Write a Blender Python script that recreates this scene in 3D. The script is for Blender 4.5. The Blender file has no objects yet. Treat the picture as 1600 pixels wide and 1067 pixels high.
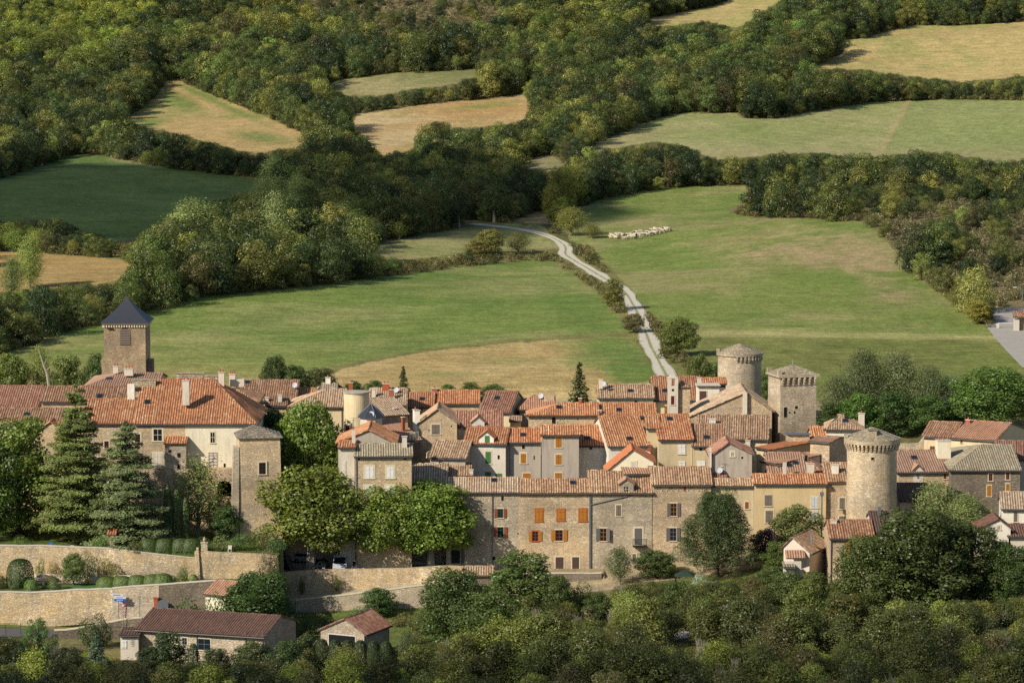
import bpy, bmesh, math, random
import numpy as np
from mathutils import Vector, Matrix
R = math.radians
scene = bpy.context.scene
COL = scene.collection
# ---------------------------------------------------------------- camera model (photo 1600 x 1067)
F = 5000.0
PIT = R(5.97)
CH = 76.9
cp, sp = math.cos(PIT), math.sin(PIT)
def ray(px, py):
    a, b = (px-800)/F, (533.5-py)/F
    return Vector((a, cp+sp*b, -sp+cp*b))
CAM = Vector((0, 0, CH))
def P(px, py, Y):
    """the point of the plane at distance Y seen at a place of the photograph"""
    d = ray(px, py); t = Y/d.y
    return CAM+d*t
def proj(x, y, z):
    zz = z-CH
    dep = y*cp-zz*sp
    up = y*sp+zz*cp
    return 800+F*x/dep, 533.5-F*up/dep
def XY(px, Y, py=700):
    p = P(px, py, Y); return p.x, p.y
# ---------------------------------------------------------------- terrain
_BACK = [(600,534),(560,572),(520,612),(480,655),(430,715),(380,795),(340,875),(300,955),(250,1055),(200,1150),
         (150,1240),(100,1330),(50,1420),(0,1510),(-60,1620),(-130,1760),(-200,1950),(-230,2150)]
def _zof(py, Y): return P(800, py, Y).z
_cols = [-700, 0, 430, 445, 700, 715, 940, 1200, 1400, 1600, 2300]
_NEAR = [(-200,92),(-60,80),(0,67),(100,39),(200,16),(290,-1)]
_front = {
 -700:[(340,-7),(395,-4.5),(408,-3.5),(440,2),(470,6),(510,10)],
 0:[(340,-6),(385,-4),(396,-3.1),(408,-2.7),(424,2),(440,4.5),(470,6.5),(510,10)],
 430:[(340,-6),(375,-4.5),(390,-4.2),(408,-4),(422,-2.5),(440,3.2),(470,6.5),(510,10)],
 445:[(340,-6),(375,-5.2),(400,-5),(422,-4.6),(430,-2),(436,0),(442,.3),(460,2.5),(480,6),(510,10)],
 700:[(340,-7),(375,-5.4),(400,-4.4),(422,-3.6),(430,-1.5),(436,0),(442,.3),(460,2.5),(480,6),(510,10)],
 715:[(340,-7),(375,-5.4),(400,-4.2),(420,-3.2),(430,-2.2),(436,0),(442,.4),(460,3),(480,6),(510,10)],
 940:[(340,-6),(375,-4),(395,-2.5),(412,-1.6),(430,-.8),(436,0.2),(442,.8),(460,3),(480,6),(510,10)],
 1200:[(340,-5),(370,-3),(395,-1.2),(415,1.2),(436,3),(450,4),(480,7),(510,10)],
 1400:[(340,-4),(365,-2),(395,-.3),(412,2.6),(436,4.5),(450,5.2),(480,8),(510,10.5)],
 1600:[(340,-4),(365,-1.8),(395,.4),(412,2.8),(436,4.6),(450,5.4),(480,8.3),(510,10.8)],
 2300:[(340,-4),(395,1),(450,6),(510,11)]}
YT = np.arange(-200, 2400, 0.5)
_tab = []
for c in _cols:
    pts = _NEAR+_front[c]+[(Y, _zof(py, Y)) for py, Y in _BACK]+[(2400, 190)]
    ys, zs = zip(*pts)
    z = np.interp(YT, ys, zs)
    def sm(z, s):
        n = int(3*s/.5); k = np.exp(-.5*(np.arange(-n, n+1)*.5/s)**2); k /= k.sum()
        return np.convolve(np.pad(z, n, mode='edge'), k, 'valid')
    w = np.clip((YT-520)/40, 0, 1)
    _tab.append(sm(z, 1.2)*(1-w)+sm(z, 22)*w)
_tab = np.array(_tab)
def sstep(a, b, x):
    t = np.clip((x-a)/(b-a), 0, 1); return t*t*(3-2*t)
def T(x, y):
    """ground height"""
    x = np.asarray(x, float); y = np.asarray(y, float)
    px = 800+F*x/np.maximum(y*1.012, 30)
    px = np.clip(px, _cols[0], _cols[-1])
    ci = np.clip(np.searchsorted(_cols, px)-1, 0, len(_cols)-2)
    ca = np.array(_cols, float)
    f = (px-ca[ci])/(ca[ci+1]-ca[ci])
    yi = np.clip((y+200)/.5, 0, len(YT)-2); y0 = yi.astype(int); fy = yi-y0
    za = _tab[ci, y0]*(1-fy)+_tab[ci, y0+1]*fy
    zb = _tab[ci+1, y0]*(1-fy)+_tab[ci+1, y0+1]*fy
    z = za*(1-f)+zb*f
    # rolling of the far fields
    w = np.clip((y-560)/200, 0, 1)
    z = z+w*(1.6*np.sin(x*.021+y*.006)+1.1*np.sin(x*.043-y*.013+1.3)+.8*np.sin(y*.031+x*.012))
    # terraces of the gardens on the left
    L = px < 438
    z = np.where(L & (y > 408.6) & (y < 419.6), 1.45, z)
    z = np.where(L & (y >= 419.6) & (y < 446), 4.6, z)
    z = np.where(L & (y >= 446) & (y < 470), np.maximum(z, 4.6), z)
    M = (px >= 438) & (px < 700)
    ramp = -2.5+(px-470)/220*1.8
    z = np.where(M & (y > 424) & (y <= 429.6), ramp, z)
    z = np.where(M & (y > 429.6) & (y < 442), 0.0, z)
    N = (px >= 700) & (px < 945)
    z = np.where(N & (y > 430.6) & (y < 438), 0.0, z)
    return z
def Tz(x, y): return float(T(x, y))
_yr = np.concatenate([np.arange(345, 640, .5), np.arange(640, 1900, 1.5)])
def ground(px, py):
    """where the line of sight through a place of the photograph meets the ground"""
    d = ray(px, py)
    xs = _yr*d.x/d.y; zs = CH+_yr*d.z/d.y
    k = np.argmax(zs < T(xs, _yr))
    if k == 0: k = len(_yr)-1
    y0, y1 = _yr[k-1], _yr[k]
    for _ in range(12):
        m = (y0+y1)/2
        if CH+m*d.z/d.y < Tz(m*d.x/d.y, m): y1 = m
        else: y0 = m
    m = (y0+y1)/2
    return Vector((m*d.x/d.y, m, Tz(m*d.x/d.y, m)))
# ---------------------------------------------------------------- tagging, mesh building
def tag(o, label=None, cat=None, group=None, kind=None):
    if label: o['label'] = label
    if cat: o['category'] = cat
    if group: o['group'] = group
    if kind: o['kind'] = kind
    return o
def empty(name, loc, label=None, cat=None, group=None):
    o = bpy.data.objects.new(name, None); o.location = loc; COL.objects.link(o)
    o.empty_display_size = .5
    return tag(o, label, cat, group)
def wloc(p):
    v = Vector((0, 0, 0))
    while p is not None:
        v += Vector(p.location); p = p.parent
    return v
class MB:
    """collects faces in world coordinates, builds ONE mesh object"""
    def __init__(s): s.v = []; s.f = []; s.uv = []; s.mi = []
    def face(s, pts, uv=None, mi=0):
        n = len(s.v); s.v += [tuple(p) for p in pts]; s.f.append(tuple(range(n, n+len(pts))))
        s.uv.append(uv if uv else [(0, 0)]*len(pts)); s.mi.append(mi)
    def hexa(s, b, t, mi=0):
        """b, t: four bottom and four top points, same order"""
        s.face(b[::-1], None, mi); s.face(t, None, mi)
        for i in range(4):
            j = (i+1) % 4; s.face([b[i], b[j], t[j], t[i]], None, mi)
    def box(s, o, u, v, w, mi=0):
        """o corner, three edge vectors"""
        o = Vector(o); u = Vector(u); v = Vector(v); w = Vector(w)
        s.hexa([o, o+u, o+u+v, o+v], [o+w, o+u+w, o+u+v+w, o+v+w], mi)
    def cbox(s, c, sx, sy, sz, rot=0, mi=0):
        """box standing on its base centre c"""
        ca, sa = math.cos(rot), math.sin(rot)
        u = Vector((ca, sa, 0)); v = Vector((-sa, ca, 0)); c = Vector(c)
        s.box(c-u*sx/2-v*sy/2, u*sx, v*sy, Vector((0, 0, sz)), mi)
    def tube(s, pts, rad, n=6, mi=0, cap=True):
        rings = []
        pts = [Vector(p) for p in pts]
        for i, p in enumerate(pts):
            d = (pts[min(i+1, len(pts)-1)]-pts[max(i-1, 0)]).normalized()
            a = d.cross(Vector((0, 0, 1)))
            if a.length < .05: a = d.cross(Vector((1, 0, 0)))
            a.normalize(); b = d.cross(a).normalized()
            r = rad[i] if isinstance(rad, (list, tuple)) else rad
            rings.append([p+(a*math.cos(6.2832*k/n)+b*math.sin(6.2832*k/n))*r for k in range(n)])
        for i in range(len(rings)-1):
            for k in range(n):
                l = (k+1) % n
                s.face([rings[i][k], rings[i][l], rings[i+1][l], rings[i+1][k]][::-1], None, mi)
        if cap: s.face(rings[-1][::-1], None, mi); s.face(rings[0], None, mi)
    def lathe(s, c, prof, n=24, mi=0, a0=0, uvr=None):
        """prof: list of (r, z)"""
        c = Vector(c)
        rr = [[c+Vector((r*math.cos(a0+6.28319*k/n), r*math.sin(a0+6.28319*k/n), z)) for k in range(n)] for r, z in prof]
        for i in range(len(rr)-1):
            for k in range(n):
                l = (k+1) % n
                if prof[i+1][0] < 1e-4: s.face([rr[i][k], rr[i][l], rr[i+1][k]], None, mi)
                elif prof[i][0] < 1e-4: s.face([rr[i][k], rr[i+1][l], rr[i+1][k]], None, mi)
                else: s.face([rr[i][k], rr[i][l], rr[i+1][l], rr[i+1][k]], None, mi)
    def build(s, name, mat, parent=None, smooth=False):
        me = bpy.data.meshes.new(name)
        off = wloc(parent) if parent is not None else (Vector(s.org) if hasattr(s, 'org') else Vector((0, 0, 0)))
        v = np.array(s.v, float)-np.array(off)
        me.from_pydata(v.tolist(), [], s.f)
        uv = me.uv_layers.new(name='UVMap')
        flat = np.array([c for q in s.uv for c in q], np.float32).ravel()
        uv.data.foreach_set('uv', flat)
        for m in (mat if isinstance(mat, (list, tuple)) else [mat]): me.materials.append(m)
        if any(s.mi): me.polygons.foreach_set('material_index', s.mi)
        if smooth: me.polygons.foreach_set('use_smooth', [True]*len(me.polygons))
        o = bpy.data.objects.new(name, me); COL.objects.link(o)
        if parent is not None: o.parent = parent
        elif hasattr(s, 'org'): o.location = s.org
        return o
# ---------------------------------------------------------------- materials
def lin(c):
    """sRGB 0-255 or hex string to linear"""
    if isinstance(c, str): c = [int(c[i:i+2], 16) for i in (0, 2, 4)]
    return tuple(((v/255)/12.92 if v <= 10 else ((v/255+.055)/1.055)**2.4) for v in c)+(1,)
class NT:
    def __init__(s, name):
        s.m = bpy.data.materials.new(name); s.m.use_nodes = True
        s.t = s.m.node_tree; s.n = s.t.nodes; s.n.clear()
        s.out = s.n.new('ShaderNodeOutputMaterial')
        s.b = s.n.new('ShaderNodeBsdfPrincipled'); s.b.inputs['Roughness'].default_value = .9
        s.b.inputs['Specular IOR Level'].default_value = .25
        s.t.links.new(s.b.outputs[0], s.out.inputs[0])
    def N(s, ty, **kw):
        n = s.n.new(ty)
        for k, v in kw.items():
            if k in n.inputs: n.inputs[k].default_value = v
            else: setattr(n, k, v)
        return n
    def L(s, a, b): s.t.links.new(a, b)
    def obj(s, scale=(1, 1, 1), world=False):
        tc = s.N('ShaderNodeNewGeometry' if world else 'ShaderNodeTexCoord'); mp = s.N('ShaderNodeMapping')
        mp.inputs['Scale'].default_value = scale
        s.L(tc.outputs['Position' if world else 'Object'], mp.inputs[0]); return mp.outputs[0]
    def noise(s, vec, scale, detail=4, rough=.6):
        n = s.N('ShaderNodeTexNoise'); n.inputs['Scale'].default_value = scale
        n.inputs['Detail'].default_value = detail; n.inputs['Roughness'].default_value = rough
        if vec is not None: s.L(vec, n.inputs['Vector'])
        return n.outputs['Fac']
    def ramp(s, fac, stops, interp='LINEAR'):
        r = s.N('ShaderNodeValToRGB'); e = r.color_ramp; e.interpolation = interp
        while len(e.elements) < len(stops): e.elements.new(.5)
        for i, (p, c) in enumerate(stops):
            e.elements[i].position = p; e.elements[i].color = c if not isinstance(c, (int, float)) else (c, c, c, 1)
        s.L(fac, r.inputs[0]); return r.outputs[0]
    def mix(s, fac, a, b, mode='MIX'):
        m = s.N('ShaderNodeMix', data_type='RGBA', blend_type=mode)
        for i, v in ((0, fac), (6, a), (7, b)):
            if isinstance(v, (int, float)): m.inputs[i].default_value = v
            elif isinstance(v, tuple): m.inputs[i].default_value = v
            else: s.L(v, m.inputs[i])
        return m.outputs[2]
    def math(s, op, a, b=0.0):
        m = s.N('ShaderNodeMath', operation=op)
        for i, v in ((0, a), (1, b)):
            if isinstance(v, (int, float)): m.inputs[i].default_value = v
            else: s.L(v, m.inputs[i])
        return m.outputs[0]
    def bump(s, h, dist=.05, strength=.6):
        b = s.N('ShaderNodeBump'); b.inputs['Distance'].default_value = dist; b.inputs['Strength'].default_value = strength
        s.L(h, b.inputs['Height']); s.L(b.outputs[0], s.b.inputs['Normal'])
    def col(s, c): s.L(c, s.b.inputs['Base Color'])
def plain(name, c, rough=.7, metal=0, noise=.12, scale=3):
    t = NT(name); c = lin(c)
    v = t.obj(); n = t.noise(v, scale, 3)
    t.col(t.mix(n, tuple(x*(1-noise*1.5) for x in c[:3])+(1,), tuple(min(1, x*(1+noise*1.5)) for x in c[:3])+(1,)))
    t.b.inputs['Roughness'].default_value = rough; t.b.inputs['Metallic'].default_value = metal
    return t.m
def stone(name, cols, mortar, scale=3.2, stain='6b6152', bump=.05, stainamt=.5, patch=None, bright=1.0):
    """rubble stone wall"""
    t = NT(name); v = t.obj((1, 1, 1.7))
    ds = t.N('ShaderNodeTexNoise'); ds.inputs['Scale'].default_value = 2.5; t.L(v, ds.inputs['Vector'])
    dv = t.N('ShaderNodeVectorMath', operation='MULTIPLY_ADD'); dv.inputs[1].default_value = (.25,)*3
    t.L(ds.outputs['Color'], dv.inputs[0]); t.L(v, dv.inputs[2])
    vo = t.N('ShaderNodeTexVoronoi', feature='F1'); vo.inputs['Scale'].default_value = scale; t.L(dv.outputs[0], vo.inputs['Vector'])
    ve = t.N('ShaderNodeTexVoronoi', feature='DISTANCE_TO_EDGE'); ve.inputs['Scale'].default_value = scale; t.L(dv.outputs[0], ve.inputs['Vector'])
    sep = t.N('ShaderNodeSeparateColor'); t.L(vo.outputs['Color'], sep.inputs[0])
    k = len(cols)-1; gy = lin('a09a90')
    lin_ = lambda h: tuple(a*.86+g*.14*(sum(lin(h)[:3])/sum(gy[:3])) for a, g in zip(lin(h)[:3], gy[:3]))+(1,)
    c = t.ramp(sep.outputs[0], [(i/k, lin_(x)) for i, x in enumerate(cols)])
    e = t.ramp(ve.outputs['Distance'], [(0.0, 1.0), (.09, 0.0)])
    c = t.mix(t.math('MULTIPLY', e, .75), c, lin(mortar))
    v2 = t.obj()
    big = t.ramp(t.noise(v2, .28, 5, .65), [(.38, 0.0), (.66, 1.0)])
    if patch: c = t.mix(t.math('MULTIPLY', big, .7), c, lin(patch))
    v3 = t.obj((1, 1, .22))
    st = t.ramp(t.noise(v3, .9, 6, .7), [(.42, 0.0), (.7, 1.0)])
    c = t.mix(t.math('MULTIPLY', st, stainamt), c, lin(stain))
    hb = t.ramp(t.noise(t.obj((.22, .22, 1.5)), .3, 5, .7), [(.48, 0.0), (.66, 1.0)]); c = t.mix(t.math('MULTIPLY', hb, .55), c, lin('7e766a'))
    wide = t.ramp(t.noise(v2, .16, 3, .6), [(.3, .72), (.7, 1.14)]); c = t.mix(1.0, c, wide, 'MULTIPLY')
    fine = t.ramp(t.noise(v2, 9, 3, .7), [(.3, .72), (.7, 1.15)])
    c = t.mix(1.0, c, fine, 'MULTIPLY')
    c = t.mix(1.0, c, (1.27*bright, 1.22*bright, 1.2*bright, 1), 'MULTIPLY')
    t.col(c)
    t.bump(t.math('ADD', t.math('MULTIPLY', e, -1.0), t.math('MULTIPLY', sep.outputs[1], .7)), bump, .8)
    return t.m
def plaster(name, c, stain, dark='5c5548', amt=.6, grime=.45):
    t = NT(name); v = t.obj()
    a = t.ramp(t.noise(v, .45, 6, .65), [(.35, 0.0), (.68, 1.0)])
    cc = t.mix(t.math('MULTIPLY', a, amt), lin(c), lin(stain))
    vs = t.obj((1.2, 1.2, .16))
    s_ = t.ramp(t.noise(vs, 1.1, 5, .7), [(.5, 0.0), (.78, 1.0)])
    cc = t.mix(t.math('MULTIPLY', s_, grime), cc, lin(dark))
    f = t.ramp(t.noise(v, 6, 4, .7), [(.3, .84), (.7, 1.1)])
    t.col(t.mix(1.0, cc, f, 'MULTIPLY')); t.bump(t.noise(v, 7, 3), .02, .5)
    return t.m
def tiles(name, cols, lich='8d8674', lamt=.35, tw=.34, tl=.42, wash=.5):
    """canal tiles: colour by tile from the metric UV"""
    t = NT(name); uv = t.N('ShaderNodeUVMap'); sx = t.N('ShaderNodeSeparateXYZ'); t.L(uv.outputs[0], sx.inputs[0])
    ux = t.math('FLOOR', t.math('DIVIDE', sx.outputs[0], tw/2)); uy = t.math('FLOOR', t.math('DIVIDE', sx.outputs[1], tl))
    cx = t.N('ShaderNodeCombineXYZ'); t.L(ux, cx.inputs[0]); t.L(uy, cx.inputs[1])
    oi = t.N('ShaderNodeObjectInfo'); t.L(t.math('MULTIPLY', oi.outputs['Random'], 50.0), cx.inputs[2])
    wn = t.N('ShaderNodeTexWhiteNoise', noise_dimensions='3D'); t.L(cx.outputs[0], wn.inputs['Vector'])
    v = t.obj()
    big = t.noise(v, .35, 5, .65)
    wc = t.N('ShaderNodeTexWhiteNoise', noise_dimensions='1D'); t.L(ux, wc.inputs['W'])
    fac = t.math('ADD', t.math('ADD', t.math('MULTIPLY', wn.outputs['Value'], .42), t.math('MULTIPLY', wc.outputs['Value'], .22)), t.math('MULTIPLY', big, .5))
    k = len(cols)
    c = t.ramp(fac, [(.12+.78*i/(k-1), lin(x)) for i, x in enumerate(cols)])
    l = t.ramp(t.noise(v, 1.6, 6, .75), [(.45, 0.0), (.7, 1.0)])
    c = t.mix(t.math('MULTIPLY', l, lamt), c, lin(lich))
    d = t.ramp(t.noise(v, .9, 5, .7), [(.3, .62), (.62, 1.08)])
    c = t.mix(wash, c, d, 'MULTIPLY')
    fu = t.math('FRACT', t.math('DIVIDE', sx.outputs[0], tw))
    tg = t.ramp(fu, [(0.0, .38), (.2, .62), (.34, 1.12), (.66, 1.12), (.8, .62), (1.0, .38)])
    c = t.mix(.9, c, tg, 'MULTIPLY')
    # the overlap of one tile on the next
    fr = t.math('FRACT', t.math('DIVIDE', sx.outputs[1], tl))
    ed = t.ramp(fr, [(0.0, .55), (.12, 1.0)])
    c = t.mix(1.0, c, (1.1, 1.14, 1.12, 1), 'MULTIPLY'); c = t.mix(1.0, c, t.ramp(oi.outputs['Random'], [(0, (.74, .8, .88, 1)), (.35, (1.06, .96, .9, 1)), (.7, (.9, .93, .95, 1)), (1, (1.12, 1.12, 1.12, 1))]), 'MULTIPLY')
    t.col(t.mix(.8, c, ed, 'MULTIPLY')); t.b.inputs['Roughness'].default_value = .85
    return t.m
MAT = {}
M = MAT
# stone and plaster (real, unlit colours)
M['rubble'] = stone('rubble_stone', ['c7b38e', 'a8967a', 'd2c09c', '978870', 'c8b187'], 'bcab8c', patch='bfa377', stainamt=.3)
M['facade'] = stone('facade_stone', ['c6b08a', 'a8967a', 'd3be98', '968870', 'cab288'], 'bfae90', 3.4, patch='bba077', stainamt=.35)
M['facade_grey'] = stone('facade_stone_grey', ['b8aa8e', '9c907a', 'c6b99c', '8b806c', 'bba883'], 'b2a68e', 3.4, patch='a99c80', stainamt=.42)
M['tower'] = stone('tower_stone', ['c9b999', 'b0a284', 'd3c4a5', '9d9078', 'c4b28c'], 'bdaf92', 2.6, patch='b39d76', stain='74695a', stainamt=.4)
M['tower_grey'] = stone('tower_stone_grey', ['beb199', 'a59983', 'cabda4', '958a76', 'bfae92'], 'b3a890', 2.7, patch='a3906c', stainamt=.35)
M['church'] = stone('church_plastered_stone', ['a8936f', '968264', 'b29d78', '8c7a5e', 'a68f68'], 'b3a080', 2.4, patch='7b6a50', stainamt=.5)
M['garden_wall'] = stone('garden_wall_stone', ['cfbd98', 'b09e7e', 'dac9a5', '9a8c72', 'd1b98b'], 'ab9b7a', 3.0, patch='b3996a', stainamt=.45)
M['dark_wall'] = stone('dark_or_shaded_stone', ['7a6f5d', '60574a', '8c806b', '544c41', '786b55'], '4d463b', 3.4, patch='6d6453', stainamt=.4)
M['pale_wall'] = stone('pale_pointed_stone', ['b9ab90', '8c7c62', 'c7bba2', 'a08f71', 'c4b79c'], 'c8bda4', 3.0, patch='bcae92', stainamt=.2)
M['block'] = stone('pale_block_stone', ['b2a48b', 'a39680', 'bbae96', 'aa9c82', 'b5a68a'], '8f846f', 2.2, patch='a99b80', stainamt=.25)
M['cream'] = plaster('cream_render', 'ddd2b6', 'ccbf9f', grime=.35)
M['white'] = plaster('white_render', 'dcd4c3', 'c9bea8', grime=.3)
M['greyw'] = plaster('grey_white_render', 'cabfad', 'b5a993', grime=.4)
M['grey'] = plaster('grey_cement_render', 'a3988a', 'ab9e88', dark='564f44', grime=.6)
M['ochre'] = plaster('ochre_render', 'c6ae80', 'b09a72', grime=.35)
M['beige'] = plaster('beige_render', 'c2af8a', 'ab9a78', grime=.4)
M['yellow'] = plaster('pale_yellow_render', 'd6c29a', 'c2ad85', grime=.35)
M['pink'] = plaster('pinkish_render', 'd2c0ad', 'c4b09c', grime=.2)
M['trim'] = plain('pale_stone_trim', 'c3b698', .85)
M['lauze'] = stone('stone_slab_roof', bright=.85, cols= ['97907f', '7d7668', 'aaa28f', '6f6a5e', '9b8f78'], mortar='5c574c', scale=2.2, patch='877d66', stainamt=.35, bump=.08)
M['lauze_pale'] = stone('pale_stone_slab_roof', ['aca28a', '8f8772', 'b9b099', '7f7866', 'a99b7b'], '6b6453', 2.0, patch='97896b', stainamt=.3, bump=.08)
M['slate'] = plain('dark_slate', '34363d', .55, 0, .25, 8)
# tiles
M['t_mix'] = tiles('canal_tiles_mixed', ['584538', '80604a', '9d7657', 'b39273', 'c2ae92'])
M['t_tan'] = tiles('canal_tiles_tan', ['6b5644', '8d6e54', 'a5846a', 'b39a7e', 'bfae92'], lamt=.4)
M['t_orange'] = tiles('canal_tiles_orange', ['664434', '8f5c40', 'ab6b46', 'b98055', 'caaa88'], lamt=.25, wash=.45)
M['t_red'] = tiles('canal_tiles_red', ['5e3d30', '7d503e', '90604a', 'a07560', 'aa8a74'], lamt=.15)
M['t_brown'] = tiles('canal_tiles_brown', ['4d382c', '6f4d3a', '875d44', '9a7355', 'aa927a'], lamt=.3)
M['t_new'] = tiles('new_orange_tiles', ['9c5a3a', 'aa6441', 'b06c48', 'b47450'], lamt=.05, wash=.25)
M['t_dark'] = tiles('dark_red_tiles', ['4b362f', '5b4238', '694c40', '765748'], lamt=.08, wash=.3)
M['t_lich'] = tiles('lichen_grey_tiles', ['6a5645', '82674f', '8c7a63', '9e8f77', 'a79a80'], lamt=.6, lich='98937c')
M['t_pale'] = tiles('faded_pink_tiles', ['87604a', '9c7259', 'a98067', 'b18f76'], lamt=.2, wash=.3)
# woodwork and bits
M['glass'] = plain('window_glass', '1c2226', .12, 0, .1)
M['hole_shade'] = plain('opening_shade', '15120f', .95)  # near-black colour stands in for the shade inside openings
M['gutter'] = plain('zinc_gutter', '4b4a47', .5, .3)
M['zinc'] = plain('zinc_pipe', '6c7177', .45, .4)
M['wood'] = plain('grey_wood', '6b6055', .85, 0, .3, 6)
M['sh_green'] = plain('green_shutter_paint', '3f6b3a', .6)
M['sh_dgreen'] = plain('dark_green_paint', '1f4a3c', .55)
M['sh_orange'] = plain('varnished_orange_wood', '9c6420', .6, 0, .2, 5)
M['sh_brown'] = plain('brown_shutter_paint', '85502f', .65)
M['sh_grey'] = plain('grey_shutter_paint', '5c5753', .7)
M['sh_white'] = plain('white_shutter_paint', 'd0ccc2', .6)
M['sh_blue'] = plain('faded_blue_white_shutter', 'b4b3ae', .75, 0, .2)
M['sh_red'] = plain('dark_red_paint', '5b1b1b', .6)
M['sh_choc'] = plain('dark_brown_door', '4a3830', .7)
M['sh_rust'] = plain('red_brown_shutter', '7e3f28', .65)
M['w_white'] = plain('white_window_paint', 'bdb6a8', .6)
M['brick'] = plain('red_brick', '9a5236', .85, 0, .25, 12)
M['terracotta'] = plain('terracotta_pot', 'a65a36', .8)
M['dish'] = plain('satellite_dish_grey', 'a9adb2', .5)
M['metal'] = plain('galvanised_metal', '82868a', .4, .6)
M['black'] = plain('black_metal', '1b1b1d', .5, .3)
# ---------------------------------------------------------------- field outlines, in places of the photograph
FIELDS = [
 ('field', 'green', [(-60,575),(0,553),(50,540),(100,520),(160,506),(240,487),(330,463),(400,456),(480,449),(560,438),(640,428),(740,415),(815,409),(860,408),(890,425),(930,455),(962,492),(985,518),(960,521),(870,524),(780,532),(700,541),(600,556),(520,572),(470,582),(440,600),(420,640),(-60,640)]),
 ('field', 'tan', [(515,590),(530,577),(600,561),(700,546),(800,536),(870,530),(985,526),(1010,560),(1035,592),(1050,640),(500,640)]),
 ('field', 'main', [(875,345),(900,325),(940,312),(1000,301),(1060,294),(1100,291),(1165,291),(1169,303),(1158,318),(1135,334),(1180,340),(1250,341),(1300,346),(1345,347),(1368,360),(1390,385),(1412,420),(1440,440),(1470,460),(1500,485),(1530,508),(1555,518),(1580,540),(1602,560),(1700,640),(1100,640),(1088,560),(1070,545),(1030,500),(1000,470),(975,440),(945,410),(925,385),(890,378)]),
 ('meadow', 'meadow', [(560,385),(620,375),(690,362),(740,352),(790,350),(845,352),(870,372),(872,390),(850,388),(800,390),(740,392),(690,400),(640,405),(600,402)]),
 ('field', 'ochre', [(-60,392),(0,393),(60,396),(130,400),(190,405),(210,420),(185,436),(150,446),(120,440),(95,452),(60,447),(0,458),(-60,458)]),
 ('field', 'dark', [(-60,285),(0,280),(50,265),(100,246),(135,242),(165,245),(230,258),(300,268),(400,279),(480,288),(440,296),(400,300),(340,312),(300,330),(255,345),(215,378),(180,376),(150,365),(80,342),(20,345),(-60,348)]),
 ('field', 'tri', [(195,184),(235,160),(262,125),(280,125),(310,140),(350,156),(400,176),(450,198),(487,215),(485,232),(440,234),(400,240),(365,232),(330,225),(290,212),(250,205),(215,195)]),
 ('field', 'pale', [(540,184),(580,176),(640,166),(700,160),(760,155),(800,149),(836,142),(822,150),(822,158),(838,165),(815,190),(780,196),(740,200),(705,200),(680,190),(655,205),(645,235),(600,243),(582,230),(566,215)]),
 ('meadow', 'scrubmeadow', [(510,130),(560,122),(590,117),(660,112),(700,112),(745,108),(750,120),(720,128),(690,135),(640,140),(600,150),(545,150),(520,140)]),
 ('field', 'right', [(925,228),(960,212),(1000,195),(1040,182),(1075,176),(1110,178),(1150,176),(1165,186),(1215,186),(1250,178),(1310,168),(1370,160),(1420,158),(1480,156),(1600,157),(1660,157),(1660,252),(1600,250),(1560,256),(1500,243),(1440,238),(1370,245),(1330,247),(1290,240),(1240,240),(1180,245),(1120,250),(1095,240),(1060,225),(1020,222),(960,232),(925,240)]),
 ('field', 'top', [(1312,62),(1350,60),(1400,46),(1430,40),(1480,41),(1600,35),(1660,36),(1660,118),(1600,118),(1560,124),(1500,128),(1440,122),(1410,118),(1360,112),(1310,108),(1270,112),(1250,110),(1300,92),(1318,80),(1320,70)]),
 ('field', 'peak', [(1010,42),(1012,30),(1050,22),(1090,15),(1130,5),(1150,-8),(1240,-8),(1205,10),(1180,28),(1165,40),(1150,45),(1130,40),(1100,33),(1060,40)]),
 ('meadow', 'gap', [(812,256),(840,245),(858,240),(866,246),(890,262),(880,268),(840,266),(815,266)]),
 ('meadow', 'gaptwo', [(800,345),(840,330),(860,338),(868,350),(830,350)]),
]
SCRUB = [
 [(425,-60),(465,35),(520,66),(600,88),(700,82),(760,72),(805,40),(825,-60)],
 [(1110,330),(1160,310),(1170,292),(1250,296),(1350,310),(1600,325),(1700,400),(1700,500),(1600,490),(1560,505),(1500,475),(1440,432),(1405,400),(1385,372),(1360,350),(1250,335)],
]
def inpoly(poly, X, Y):
    X = np.asarray(X, float); Y = np.asarray(Y, float)
    c = np.zeros(X.shape, bool); n = len(poly); j = n-1
    for i in range(n):
        xi, yi = poly[i]; xj, yj = poly[j]
        if yi != yj:
            c ^= ((yi > Y) != (yj > Y)) & (X < (xj-xi)*(Y-yi)/(yj-yi)+xi)
        j = i
    return c
_rng = np.random.default_rng(5)
def vnoise(x, y, seed=0):
    """smooth value noise, numpy"""
    r = np.random.default_rng(seed).random((256, 256))
    xi = np.floor(x).astype(int); yi = np.floor(y).astype(int); fx = x-xi; fy = y-yi
    fx = fx*fx*(3-2*fx); fy = fy*fy*(3-2*fy)
    g = lambda a, b: r[a % 256, b % 256]
    return (g(xi, yi)*(1-fx)+g(xi+1, yi)*fx)*(1-fy)+(g(xi, yi+1)*(1-fx)+g(xi+1, yi+1)*fx)*fy
def fbm(x, y, seed=0, o=4):
    s = 0; a = .5; t = 0
    for k in range(o):
        s = s+a*vnoise(x*2**k+17*k, y*2**k+31*k, seed+k); t += a; a *= .55
    return s/t
def lc(h): return np.array(lin(h)[:3])
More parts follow.
